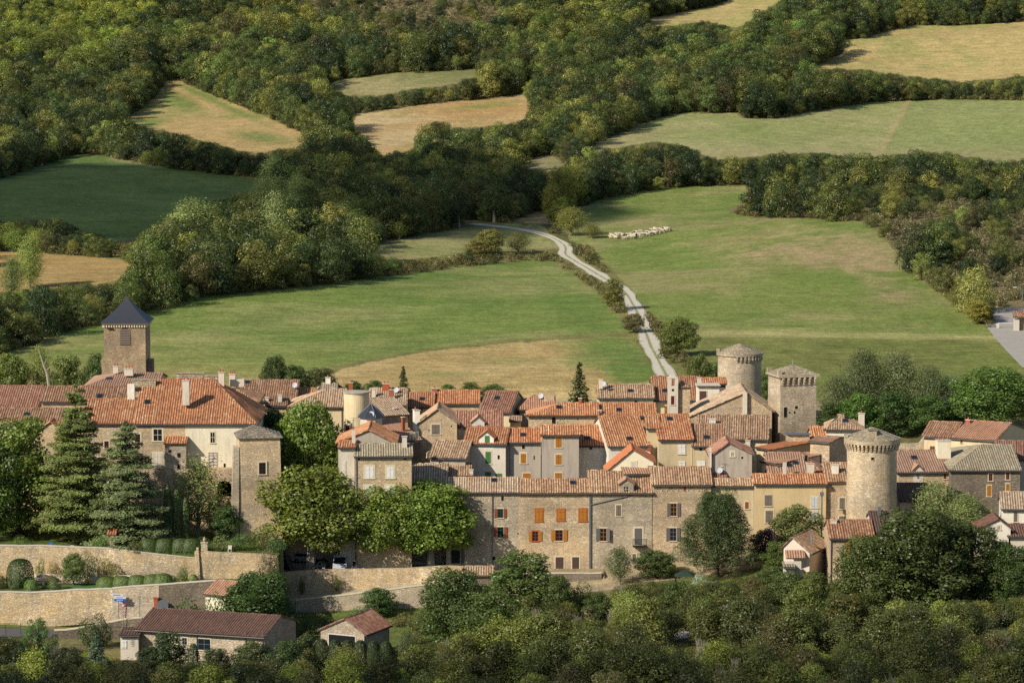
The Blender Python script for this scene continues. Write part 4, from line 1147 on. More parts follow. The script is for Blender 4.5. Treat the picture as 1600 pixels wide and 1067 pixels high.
H('stone house with dark grey open shutters left of the tall pine', 1020, 1111, 757.5, 730.5, 435, wall='facade', tile='t_mix', back=4, base=-1,
  wins=[W('w',1048,786,1057.5,806,fc='sh_orange',sc='sh_grey'), W('w',1047,824.5,1057,844.5,fc='wood',sc='sh_grey'), W('d',1068,760.5,1072,767.5,c='sh_rust',trim=0)]+
       [W('v',1034+i*8.2,765,1035.6+i*8.2,767) for i in range(9) if i != 4])
H('low beige rendered house behind the tall pine', 1111, 1178, 759, 749, 435.6, wall='beige', tile='t_mix', back=4, base=-.5,
  wins=[W('d',1164,784,1170,794.6,c='sh_rust'), W('s',1130,786,1137,796,c='sh_grey'), W('s',1125,812,1134,826,c='sh_grey')], pipes=[1178.5])
H('long ochre rendered house with weathered grey shutters', 1179, 1291, 756, 741.6, 435, wall='ochre', tile='t_orange', back=3.4, base=-.2,
  wins=[W('s',1194.5,773,1206,790,c='wood',trim=.07), W('s',1196,797.5,1207.5,816,c='wood',trim=.16), W('s',1267.5,776,1278,793,c='sh_blue'), W('s',1266,797,1278,815.6,c='sh_blue',trim=.06),
        W('s',1197,826,1207,840,c='sh_blue')], ch=[(1226,722,.5,2.2,2.6,dict(pots=0,mat='greyw',cap=False)), (1266,724,.95,1.6,3.2,dict(mat='greyw',pots=2))])
H('stone house squeezed against the big round tower', 1291.5, 1328, 753, 724, 435.6, wall='facade', tile='t_mix', back=4, base=-.1, gut=False,
  wins=[W('s',1311.5,777.5,1320,795,c='wood',trim=.15), W('s',1311,806,1321,818,c='wood')], ch=[(1305,726,.9,2.6,2.2,dict(mat='white',pots=0))])
# --- houses behind the plane trees, centre left
H('stone house with closed white shutters above the plane trees', 555, 643, 713, 694.5, 432, wall='rubble', tile='t_lich', base=-.3, yaw=3, back=4.6, pipes=[556.5],
  wins=[W('s',570.5,729,584,747,c='sh_white',trim=.22), W('s',604,729,615.5,747,c='sh_white',trim=.22), W('s',570,759,584,775,c='sh_white',trim=.22), W('s',603,759,615,775,c='sh_white',trim=.22),
        W('v',559,716,563,718.5), W('v',631,716,635,718.5)], ch=[(552.5,672,.5,2.4,3,dict(mat='greyw',pots=0,cap=False)), (632,682,.65,2.0,2.2,dict(pots=0,mat='greyw'))])
H('narrow cream rendered house flanking the white shuttered stone house', 530, 554, 700, 690, 433, run=3.5, wall='greyw', tile='t_orange', kind='gable', base=-.3, back=4,
  wins=[W('s',536,722,539.5,742,c='sh_white'), W('s',536,756,539.5,772,c='sh_white')])
H('grey gabled house with an orange roof behind the white shuttered house', 528, 616, 693, 0, 441, kind='gy', apex=(576, 673), depth=9, run=4, wall='grey', tile='t_orange')
H('house with a mossy tile slope over a dark shaded street wall', 600, 657, 692, 655, 452, run=6.5, yaw=34, back=6.5, wall='dark_wall', tile='t_pale',  # dark stone here carries the shade of the street wall
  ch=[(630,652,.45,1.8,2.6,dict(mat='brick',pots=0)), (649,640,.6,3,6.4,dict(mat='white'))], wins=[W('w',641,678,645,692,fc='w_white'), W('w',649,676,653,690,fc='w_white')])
H('house with a long tan roof right of the slate turret', 578, 637, 651, 622, 466, run=6, yaw=24, back=5, wall='yellow', tile='t_tan', ch=[(617,638,.6,1.7,1.6,dict(pots=0))])
H('house with a pale tan roof and two tall brick chimneys', 577, 634, 633, 607.5, 478, wall='greyw', tile='t_tan', ch=[(584,608,.55,2.4,2.2,dict(mat='pink',pots=0)), (611.5,609,.55,2.6,1.6,dict(mat='brick')), (603,599.5,1.0,1.2,4.5,dict(mat='brick',pots=2)), (548,598,.6,1.2,4.6,dict(mat='brick'))], dishes=[(619.5,609.5,3.5)])
H('stone barn with a wooden loft shutter above the dark alley', 655, 714, 661, 0, 462, kind='gy', apex=(684, 640), depth=8, run=4, wall='rubble', tile='t_tan', ch=[(652,641.5,.75,3.0,.4,dict(mat='white',pots=0))],
  wins=[W('s',674.5,663,687,678.4,c='wood',trim=.16), W('v',669,671,671,673), W('v',704,664,706,667)])
H('small house with a brown roof and grey gable behind the low roofs', 672, 727, 715, 689.5, 447, yaw=-9, wall='grey', tile='t_mix', back=3.5, base=0, wins=[W('w',667,706,670.5,714,p='L',fc='w_white')])
H('low shed with a tiled roof in shadow beside the white shuttered house', 643.5, 697, 755.5, 725.5, 438, pitch=.3, wall='facade_grey', tile='t_tan', back=2.5, base=-.5)
H('low outbuilding roof with a satellite dish left of the green shutters', 684, 735, 743.4, 725, 443.5, pitch=.3, wall='greyw', tile='t_mix', back=2.5, dishes=[(694,728.5,1.5)], ch=[(683,722,.45,2.4,.2,dict(mat='greyw',pots=0,cap=False)), (736.5,734,.5,1.4,.3,dict(mat='greyw',pots=0))])
H('white house with green shutters and a gabled dormer', 726, 790, 693, 669, 451, yaw=-6, wall='greyw', tile='t_orange', back=5,
  wins=[W('s',758.5,705.5,767,724,c='sh_green'), W('s',758,737,767,748,c='sh_green'), W('v',777.5,711,780.5,717), W('s',774,739.5,784,747,c='sh_green',trim=0)], pipes=[727],
  dormers=[(748.5,771.5,684,675,695,-.02,'white','t_new',W('s',757.5,680.5,764.5,691,c='sh_green'))])
H('grey rendered house with one orange shutter and a skylight', 790, 845, 691, 670, 451.4, wall='grey', tile='t_orange', back=5, pipes=[796.5],
  wins=[W('s',813.5,708.5,822,723.5,trim=.2), W('s',817,739,829,749,trim=.1), W('v',815.5,695,820,701), W('v',833.5,711.5,835.5,718)], sky=[(817,680)])
H('tall grey rendered house with orange shutters stacked in a column', 846.5, 904.5, 679.5, 665.5, 450, wall='grey', tile='t_orange', back=5,
  wins=[W('s',868,683.5,877.5,699), W('s',868,710,877.5,725.5), W('s',867,738.5,878,747)])
H('house with a red tile roof and small dormer under the long back roof', 713, 784, 667, 643.5, 463, wall='rubble', tile='t_red', back=5, dormers=[(737,757,660,652,669,-.03,'greyw','t_pale',W('w',747,664,751.5,668))])
H('house with a big red tile roof and a dark shaded gable', 750, 797, 643.5, 612, 476, wall='yellow', tile='t_red', yaw=-10, back=7, sky=[(776.5,622.5)])
H('stone house with a striped tan and orange roof under the pale field', 676, 748, 631, 610.5, 489, wall='rubble', tile='t_orange', back=5, ch=[(679,607,.8,1.4,3.8,dict(mat='brick'))])
H('house with two skylights in its orange roof left of the small spruce', 622.5, 677, 636.5, 614, 487, wall='rubble', tile='t_orange', sky=[(632,623.5),(659.5,624)], back=5, wins=[W('w',662,640,667,644,fc='w_white')])
H('white shed roof slope beside the slate turret', 797, 814, 658, 652, 470, wall='yellow', tile='t_pale', run=1.6, kind='mono')
# --- left of centre
H('yellow rendered house with a wide tan roof beside the round turret', 453, 537, 636, 609, 461, hl=5, wall='yellow', tile='t_tan', back=6, wins=[W('s',507,650,516,662,c='sh_red'), W('s',511,677,519,690,c='sh_red')], pipes=[534])
H('house with a chimneyed roof peeping over the wide tan roof', 496, 532, 612, 600, 478, wall='yellow', tile='t_tan', hl=3, hr=3, ch=[(512.5,590,.75,2.0,2.4,dict(mat='white'))])
H('small house with a bright orange roof between two tan roofs', 458, 490, 620, 607.5, 478, wall='yellow', tile='t_orange', ch=[(452.5,609,.6,1.6,.5,dict(mat='brick',pots=0)), (446,612,.6,1.4,.5,dict(mat='greyw',pots=0))])
H('house with a dark tan tile roof right of the manor chimneys', 376, 462, 626, 594.8, 473, wall='rubble', tile='t_brown', back=6, sky=[(386.5,598)], dishes=[(461,602,3)])
H('low house with a grey roof half hidden by the square plane tree', 417, 447, 634, 621, 462, wall='rubble', tile='t_brown', ch=[(437.5,617,.6,1.6,1,dict(mat='greyw',pots=0)), (417,621,.5,1.4,1,dict(mat='greyw',pots=0))])
H('house with a brown hip roof tucked behind the manor corner', 368, 402, 628, 605, 458, wall='rubble', tile='t_brown', hr=4)
# vaulted arcade on the square behind the plane trees
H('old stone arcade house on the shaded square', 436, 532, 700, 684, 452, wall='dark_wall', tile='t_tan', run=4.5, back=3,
  wins=[W('d',469,714,490,748,c='hole_shade',trim=.2), W('d',502,713,522,748,c='hole_shade',trim=.2), W('d',449,720,458,734,c='sh_red')])
# --- manor and its neighbours on the left
H('big manor wing of stone and cream render with a large tile roof', 211, 399, 661.5, 594, 440, run=8.6, hr=6.5, back=8.6, wall='cream', tile='t_orange', base=3.5, name='manor_house', cat='manor',
  wins=[W('w',239.5,670,253.5,689,fc='trim',bars=2,trim=.2), W('w',211,678,219,690.6,fc='sh_red',trim=.2), W('w',328.5,675,336,692,fc='trim',bars=2,trim=.08), W('w',326.5,707,339.5,731.4,fc='sh_red',bars=5,trim=.06,gc='w_white'),
        W('v',349.5,724,352.4,730.6), W('s',240,708,253.5,731,c='greyw',trim=.2)],
  ch=[(290.5,594.5,.95,3.4,2.4,dict(mat='greyw',pots=2)), (346,582,.8,1.9,8.4,dict(mat='pink',pots=2)), (363,584.5,.85,1.6,10.5,dict(mat='pink',pots=3)), (371,592,2.0,1.0,10.5,dict(mat='pink',pots=0,cap=False))], sky=[(230.5,629)])
H('lower manor wing of rough stone with a red tile roof', 132, 211, 661, 624, 440.3, run=5.6, back=6, wall='rubble', tile='t_orange', base=3.5, name='manor_house', cat='manor', wins=[W('w',163,689,170,700,fc='sh_red'), W('w',153,714,166,722,fc='sh_red')], sky=[(156,620)])
H('hall with a faded pink tile roof at the foot of the church tower', 132, 245, 606, 584, 466, run=7, hl=4.5, wall='rubble', tile='t_pale', ch=[(181,572,.8,1.0,6.5,dict(mat='greyw',pots=2)), (201.5,576,1.3,1.0,4.6,dict(mat='greyw',pots=3))], sky=[(170,592)])
H('house with a brown roof between stone parapets left of the manor', 65, 197, 627.5, 604.5, 452, wall='rubble', tile='t_brown', sky=[(156,619)])
H('farm wing with a dark red tile roof at the left edge', -60, 56, 640, 604, 456, wall='rubble', tile='t_red')
H('lower farm wing with a brown roof and a roof window behind the cedar', -60, 134, 666, 639, 446, wall='rubble', tile='t_brown', base=3.5, sky=[(42,648)], wins=[W('s',79,684,86,697,c='sh_red')])
H('small square stone house at the back of the manor garden', 62, 96, 672, 0, 444.6, kind='gy', apex=(79,660), run=3, depth=4, wall='rubble', tile='t_orange', base=3.5)
# --- centre right
H('house with an orange roof and a skylight at the top of the village', 935, 1021, 622, 601.6, 491, wall='yellow', tile='t_mix', back=5, sky=[(985,611.5)], ch=[(938.5,592,.6,1.5,2.2,dict(mat='yellow'))], dishes=[(943,600,1.5)], wins=[W('v',992,626,996,630)])
H('house with an orange roof left of the bell gable', 1021.5, 1092, 626, 589, 492, wall='yellow', tile='t_orange', back=5, sky=[(1038.5,611)], ch=[(1093,590,.7,2.2,5,dict(mat='greyw'))], wins=[W('s',1038,634,1042,647,c='sh_orange',trim=0)])
H('white house with a dark wooden garage door by the back tower', 1090, 1124, 603.5, 600, 486, run=4, kind='mono', flat=True, wall='white', tile='greyw', wins=[W('d',1093,611,1104,625.5,c='sh_choc')], back=0)
H('narrow orange roof above the white house by the back tower', 1100, 1134, 600, 591.5, 492, wall='wood', tile='t_orange', run=2.5)
H('stone gabled house with a tall grey flue and a tan roof', 1070, 1206, 655, 0, 474, kind='gy', apex=(1166, 614, 642), depth=11, run=4, wall='rubble', tile='t_tan', ch=[(1164,612.5,.65,4.2,-.3,dict(pots=0,cap=False,mat='greyw'))], pipes=[])
H('long stone house with an orange roof and half collapsed wall', 826, 934, 649, 630.7, 464, wall='rubble', tile='t_orange', hl=5, back=5, sky=[(873.5,637)], ch=[(906.5,622.5,.45,1,3.4,dict(mat='brick',pots=0))], wins=[W('v',862,652,868,662), W('v',902,653,904,656), W('v',881,653,883,655)])
H('stone house with an even orange roof behind the white barge', 934, 1024, 650, 631, 465, wall='rubble', tile='t_orange', back=5, sky=[(967,641)], ch=[(936.5,641,.6,2.6,.4,dict(mat='greyw',pots=0))])
H('low stone ruin with a grey slab roof behind the orange roofs', 812, 866, 640, 619, 478, wall='rubble', tile='t_pale', hl=2, dishes=[(845.5,619,3)], ch=[(858,618,1.6,1.4,3,dict(mat='rubble',pots=0,cap=False))])
H('white walled house with an orange roof and a large skylight', 904.5, 950, 696.5, 665.5, 455, wall='white', tile='t_orange', back=4, sky=[(918,685)], wins=[W('v',921,699,925,702)])
H('house with a steep orange roof and one skylight over a bright white wall', 951, 1012, 697.5, 650.5, 451, yaw=7, wall='white', tile='t_orange', back=6, sky=[(983.5,686)], ch=[(1014,694,.5,3.2,-.2,dict(mat='brick',pots=1))], gut=True)
H('tall beige house with an orange roof and closed white shutters', 1030, 1082, 687, 648.5, 449.5, wall='beige', tile='t_orange', back=6, yaw=3, sky=[(1046,655)],
  wins=[W('s',1059.5,694.5,1071,709,c='sh_white',trim=.05), W('s',1060,720.5,1070.5,731,c='sh_white',trim=.05)])
H('narrow shaded house left of the tall beige house', 1011, 1030, 669.5, 650, 452.5, wall='beige', tile='t_orange', back=4, dishes=[(1012.5,710,-2.5)])
H('house with a mottled brown roof over a white garage wall', 1082.5, 1127, 697, 663.5, 449, wall='beige', tile='t_brown', back=5, yaw=-3, sky=[(1104,684)], wins=[W('s',1089,720,1102,731,c='sh_white',trim=0), W('v',1093,699,1097,704)])
H('house with a broad brown and orange roof below the stone gable', 1090, 1199, 685.6, 650, 461, wall='yellow', tile='t_mix', back=6, yaw=-5, wins=[W('s',1171,701,1177,720,c='sh_blue')], ch=[(1113,654.5,1.0,1.6,4,dict(mat='greyw',pots=0)), (1168.5,688,.7,4.2,-.4,dict(mat='greyw',pots=1))])
H('small gabled house with a patchy cream wall and one little window', 949, 1021, 736, 0, 440.8, kind='gy', apex=(989, 703, 722), depth=6, run=3, wall='cream', tile='t_new', base=0, wins=[W('w',987,722.5,993.5,732,fc='w_white',trim=.2,gc='w_white')], dishes=[])
H('little lean-to roof between the row and the cream gable', 976, 1017, 741, 730, 438.8, run=2.2, kind='mono', wall='grey', tile='t_pale', base=0, yaw=8, ch=[(1017,727,1.0,3,1.8,dict(mat='grey',pots=1))])
H('grey gabled house with a small square window in its gable', 1112, 1175, 712, 0, 440, kind='gy', apex=(1139, 693, 710), depth=7, run=3, wall='grey', tile='t_red', base=0, wins=[W('w',1142,706,1147,713,fc='w_white',trim=.2), W('v',1158,713,1161,716.5)],
  ch=[(1109.5,699,.4,4.4,-.3,dict(mat='pink',pots=1,cap=False)), (1128,728,.3,.1,0,dict(pots=0,cap=False))])
H('low house with a red brown hip roof behind the beige house', 1128, 1178, 751, 726, 439.5, wall='greyw', tile='t_red', hl=2, hr=2, base=0, ch=[(1168,731,.8,2.2,1.2,dict(mat='greyw',pots=2))], dishes=[(1125,735,0)])
H('low roof lean-to left of the red brown hip roof', 1110, 1134, 748, 739, 438.8, wall='greyw', tile='t_red', base=0)
# --- cluster left of the big tower
H('house with a plain new orange roof below the square tower', 1182, 1204, 700, 672, 449, run=11, kind='gable', wall='beige', tile='t_new', yaw=-52, back=1.0, base=1, gut=True)
H('pale pink house wall with a faded tile roof on its side', 1191, 1214, 722, 700, 443, run=8.5, yaw=-50, wall='pink', tile='t_pale', back=.8, base=1, wins=[W('d',1195,734,1198,744,c='sh_rust',trim=.1)])
H('house with a wide faded red roof and two roof windows', 1203, 1292, 748, 708, 437.8, pitch=.3, wall='pink', tile='t_pale', back=5, base=1, sky=[(1243,724),(1233,728)], hr=3, ch=[(1259.5,711,.35,1.2,5,dict(mat='black',pots=1,cap=False))])
H('square grey stone stump with a flat metal roof below the square tower', 1231, 1265, 679, 677.5, 452, run=3.5, kind='mono', flat=True, wall='rubble', tile='zinc', base=1, gut=False)
H('stone barn wall with a long tiled coping right of the grey stump', 1266, 1296, 690, 683, 447, run=3, wall='rubble', tile='t_pale', yaw=-30, base=1)
H('small house with an orange striped roof under the square tower', 1270, 1292, 687, 667.5, 466, wall='yellow', tile='t_orange')
H('cream house with dark red shutters and a hip roof', 1291, 1347, 671, 649.5, 459, yaw=-6, wall='cream', tile='t_mix', hl=2.6, hr=3.6, back=5, base=2, sky=[(1321,658)], ch=[(1346,646,.9,1.8,5,dict(mat='greyw',pots=1))],
  wins=[W('s',1300.5,702,1304.5,720,c='sh_rust',trim=0), W('w',1305.5,702,1307.5,720,fc='w_white',trim=0), W('s',1308,702,1311.5,720,c='sh_rust',trim=0), W('v',1326,706,1328,712)])
# --- right of the big tower
H('cream farmhouse with a faded brown roof on the right', 1442, 1490, 682, 659.5, 472, run=5.5, yaw=-20, wall='yellow', tile='t_brown', back=6, base=3, wins=[W('w',1453,697,1461,703,fc='sh_orange')])
H('long cream farmhouse with a faded orange roof and a grey gable', 1489, 1555, 684.5, 658.5, 468, run=7.2, yaw=-27, wall='yellow', tile='t_pale', back=7, base=3, ch=[(1513,656,.7,1.6,6,dict(mat='brick'))], wins=[W('s',1500.5,687,1504,692,c='sh_rust',trim=.05), W('s',1531,706,1539,711,c='brick',trim=0)], dishes=[(1548,704,-.6)])
H('wide house with a red brown roof, one skylight and a stone dormer', 1405, 1487, 738, 704.5, 447, yaw=4, wall='rubble', tile='t_pale', hl=1.2, back=6, base=2, sky=[(1428,715.5)], ch=[(1474,688,1.9,3.0,4.2,dict(mat='cream',pots=3))],
  dormers=[(1427,1443,735.5,727.5,748,-.05,'greyw','t_pale',W('w',1433,739,1436,747))], wins=[W('w',1474,740,1479,748,fc='sh_rust',trim=.05), W('d',1478,759,1483,776,c='hole_shade')])
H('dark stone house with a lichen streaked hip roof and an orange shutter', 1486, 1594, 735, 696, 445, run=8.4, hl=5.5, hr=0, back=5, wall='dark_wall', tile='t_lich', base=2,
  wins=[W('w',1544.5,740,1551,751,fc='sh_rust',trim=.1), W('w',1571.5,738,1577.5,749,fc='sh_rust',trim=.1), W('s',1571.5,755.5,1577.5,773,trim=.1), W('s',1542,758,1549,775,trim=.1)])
H('house with a red brown roof cut by the right edge', 1557, 1650, 717, 690, 456, yaw=-8, wall='greyw', tile='t_red', back=6, base=3)
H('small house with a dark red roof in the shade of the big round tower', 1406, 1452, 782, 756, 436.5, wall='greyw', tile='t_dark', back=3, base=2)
H('white cottage with a tan roof at the right edge below the dark stone house', 1566, 1660, 795, 770, 430, yaw=-6, wall='white', tile='t_tan', back=5, base=2, wins=[W('d',1584,800,1590,815,c='sh_grey')])
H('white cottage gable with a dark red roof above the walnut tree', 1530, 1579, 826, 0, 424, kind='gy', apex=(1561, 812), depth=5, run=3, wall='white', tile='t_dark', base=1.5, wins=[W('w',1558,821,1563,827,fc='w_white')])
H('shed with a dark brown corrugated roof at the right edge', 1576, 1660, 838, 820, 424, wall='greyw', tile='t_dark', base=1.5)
# --- in front of the row
H('small pinkish house with a shaded grey side and a canopy', 1224.5, 1265, 854, 0, 414, run=3.8, kind='gy', apex=(1238.5, 840, 863), depth=7, yaw=-24, wall='pink', tile='t_mix', base=1.0, ch=[(1268,834,.25,1.3,2,dict(mat='metal',pots=1,cap=False))])
H('stone cottage with brown shutters and a white door', 1298, 1365, 841, 813.7, 411, wall='rubble', tile='t_brown', base=1.0, back=4, pipes=[1298.5],
  wins=[W('w',1327.5,844,1336.5,866,fc='sh_dgreen',sc='sh_orange',sw=.5,trim=.06)], ch=[(1303,812,.75,1.2,3.6,dict(mat='greyw',pots=1))])
H('low roof with a white edge beside the stone cottage', 1366, 1412, 832, 800, 413, wall='greyw', tile='t_dark', base=1.0, back=3, ch=[(1374,792,.4,1,3.5,dict(mat='zinc',pots=1,cap=False))])
H('small white walled annexe with a grey tile lean-to', 1226, 1240, 887, 880, 409, run=2.5, kind='mono', wall='greyw', tile='t_lich', base=.5)
# --- lower left
H('long low house of pale blocks with a dark red roof by the road', 214, 413, 982, 955.5, 393, run=5.4, back=5.4, yaw=-17, wall='block', tile='t_dark', base=-5, oe=.55, pipes=[217, 308, 384, 411],
  wins=[W('w',309.5,998,329,1014.5,fc='zinc',bars=2), W('w',284.8,996,292.3,1006,fc='zinc',bars=2), W('s',272,996,279,1005,c='trim')])
H('garage of pale blocks with a red brown roof', 501, 569, 984, 0, 392.5, kind='gy', apex=(540, 967.5), depth=6.8, run=3, yaw=-25, wall='block', tile='t_red', base=-5, wins=[W('d',514,994,555,1014,c='black',tm='w_white',trim=.1)])
H('small annexe with a red tile edge left of the long low house', 188, 216, 993, 987, 391.5, run=2.2, wall='greyw', tile='t_dark', base=-5, wins=[W('s',190,1000,198,1012,c='sh_white',trim=0), W('w',205,998,209,1008,fc='w_white',trim=0)])
H('tiny shed with a pinkish tile roof below the garden wall', 321, 352, 928, 907, 405, run=3.4, yaw=-22, wall='cream', tile='t_pale', base=-4.2, name='garden_shed', cat='shed', gut=False)
H('open lean-to shed with a tan tile roof at the end of the terrace', 723, 770, 899, 886.5, 428.6, run=2.4, kind='mono', wall='dark_wall', tile='t_tan', base=-3.5, name='lean_to_shed', cat='shed', gut=False)
H('tiny shed with a rusty roof in the bushes', 916, 945, 960, 953, 404, run=1.5, wall='wood', tile='t_pale', base=-3, name='garden_shed', cat='shed', gut=False)
H('little tiled shelter on the upper garden wall', 169, 180, 835, 829, 421.5, run=1.0, kind='mono', wall='rubble', tile='t_new', base=4.2, name='garden_shelter', cat='shelter', gut=False)
# ---------------------------------------------------------------- manor extras, towers
def round_tower(label, x0, x1, Y, yrim, yapex, base, corb, wall, wins=(), over=.45, arc=(0, 6.2832), stump=True, ph=.5):
    a = P(x0, yrim, Y); b = P(x1, yrim, Y); c = Vector(((a.x+b.x)/2, Y+(b.x-a.x)/2, 0)); r = (b.x-a.x)/2
    z = P((x0+x1)/2, yrim, Y).z; za = P((x0+x1)/2, yapex, Y+r).z
    root = empty('round_tower', (c.x, c.y, base), label, 'tower')
    m = MB(); m.lathe(c, [(r*1.03, base), (r*1.015, base+(z-base)*.4), (r, z)], 56)
    wo = m.build('wall', M[wall], root)
    d = MB(); d.lathe(c, [(r+over, z-.1), (r+over, z+ph-.05), (r+over-.05, z+ph), (r-.1, z+ph+.02)], 56); d.lathe(c, [(r-.1, z-.1), (r+over, z-.1)], 56)
    par = d.build('parapet', M[wall], root)
    n = corb
    for i in range(n):
        k = MB()
        t = 6.28319*i/n
        if not (arc[0] <= t <= arc[1]): continue
        e = Vector((math.cos(t), math.sin(t), 0)); s = Vector((-e.y, e.x, 0))
        for j, (pr, h0, h1) in enumerate(((.18, -1.0, -.72), (.32, -.72, -.4), (over-.01, -.4, -.08))):
            k.box(c+e*(r-.1)-s*.14+UP*(z+h0), e*(pr+.1), s*.28, UP*(h1-h0+.0))
        k.build('corbel', M[wall], par)
    q = MB(); n = 40; rr = r+over-.12
    prof = [(rr, z+.55), (rr*.96, z+.85), (rr*.5, z+.85+(za-z-.85)*.52), (0, za)]
    rg = random.Random(3)
    for i in range(12):
        f0, f1 = i/12, (i+1)/12; r0, r1 = rr*(1-f0)+.12, rr*(1-f1)+.02; zq = z+ph-.04; z0 = zq+(za-zq)*f0; z1 = zq+(za-zq)*f1
        q.lathe(c, [(r0+rg.uniform(0, .06), z0-.02), (r0, z0+.07), (max(r1-.05, 0), z1+.02)], 40, a0=rg.random())
    q.build('roof', M['lauze_pale'], root)
    if stump:
        s_ = MB(); s_.cbox(c+Vector((-r-over+.25, -.3, z+ph-.1)), .5, .6, .7); s_.build('merlon', M[wall], par)
    for w in wins:
        x_0, y0, x_1, y1 = w; px = (x_0+x_1)/2; dr = ray(px, (y0+y1)/2); # meets the cylinder
        A_ = dr.x**2+dr.y**2; B_ = 2*((CAM.x-c.x)*dr.x+(CAM.y-c.y)*dr.y); C_ = (CAM.x-c.x)**2+(CAM.y-c.y)**2-r*r
        t = (-B_-math.sqrt(max(0, B_*B_-4*A_*C_)))/(2*A_); p = CAM+dr*t; e = Vector((p.x-c.x, p.y-c.y, 0)).normalized(); s = Vector((-e.y, e.x, 0)); wd = (x_1-x_0)*Y/F; ht = (y1-y0)*Y/F
        opening(dict(t='v', trim=.1), root, p-s*wd/2-UP*ht/2+e*.05, s, e, wd, ht)
    return root, c, r, z
tr, c, r, z = round_tower('big round tower with a stone slab cone roof and a ring of corbels', 1328, 1406, 430, 694.5, 667, 1.5, 40, 'tower', wins=[(1361,714,1365.5,718.5)])
m = MB(); p = P(1363, 681, 431.5); m.cbox(p, 1.1, 1.2, .8); m.cbox(p+UP*.8, 1.3, 1.4, .12, 0, 1)
o = m.build('roof_hatch', [M['tower'], M['lauze']], tr)
round_tower('round tower at the back with a low stone slab roof', 1124, 1192.5, 500, 556.5, 536.5, 6, 36, 'tower_grey', wins=[(1153.5,605,1159,611)], arc=(4.5, 6.1), over=.25, ph=.25)
# square tower with corbels
def square_tower():
    yaw = R(16); u = Vector((math.cos(yaw), math.sin(yaw), 0)); n = Vector((-math.sin(yaw), math.cos(yaw), 0)); a = P(1219.5, 597, 474)
    b = vplane(1275.5, 597, a, n); L = (b-a).dot(u); D = 5.2; z = P(1247, 590, 474).z; base = 4
    root = empty('square_tower', (a.x+2, a.y+3, 6), 'square stone tower with a corbelled parapet and slab roof', 'tower')
    A = Vector((a.x, a.y, base)); m = MB(); m.box(A, u*L, n*D, UP*(z-base)); m.build('wall', M['tower_grey'], root)
    q = MB(); o = .5; B0 = Vector((a.x, a.y, z))-u*.1-n*o
    q.box(B0-u*.3, u*(L+.8), n*(D+o+.1), UP*.3); par = q.build('parapet', M['tower_grey'], root)
    for i in range(7):
        k = MB(); x = A+u*(.15+(L-.6)*i/6); x.z = z
        for j, (pr, h0, h1) in enumerate(((.2, -1.15, -.8), (.34, -.8, -.42), (o-.02, -.42, -.02))): k.box(x+n*.1-UP*(-h0), u*.3, -n*(pr+.1), UP*(h1-h0))
        k.build('corbel', M['tower'], par)
    g = MB(); w0 = Vector((a.x, a.y, z+.28)); P4 = [w0-u*.3-n*.4, w0+u*(L+.4)-n*.4, w0+u*(L+.4)+n*D, w0-u*.3+n*D]; cen = sum(P4, Vector((0, 0, 0)))/4; cen.z = P(1239.5, 570, 477).z
    for s in range(6):
        f0, f1 = s/6, (s+1)/6
        R0 = [p.lerp(cen, f0)+UP*.1 for p in P4]; R1 = [p.lerp(cen, f1*.99)+UP*.02 for p in P4]; R_ = [p.lerp(cen, f0) for p in P4]
        for i in range(4): j = (i+1) % 4; g.face([R0[i], R0[j], R1[j], R1[i]]); g.face([R_[i], R_[j], R0[j], R0[i]])
    g.tube([cen-UP*.2, cen+UP*.8], [.16, .05], 6); g.build('roof', M['lauze_pale'], root)
    mm = MB(); mm.cbox(w0-u*.1+n*.1, .6, .6, .75, yaw); mm.cbox(w0-u*.05+n*(D-.5), .6, .6, .7, yaw); mm.build('merlon', M['tower_grey'], par)
    for x0, y0, x1, y1 in ((1224.5,636,1229.5,652),(1242,634,1246,638.5),(1232,643,1234.5,645.5),(1240,642,1242.5,646)):
        c0 = vplane(x0, y1, a, n); c1 = vplane(x1, y0, a, n); opening(dict(t='v'), root, c0, u, -n, (c1-c0).dot(u), c1.z-c0.z)
square_tower()
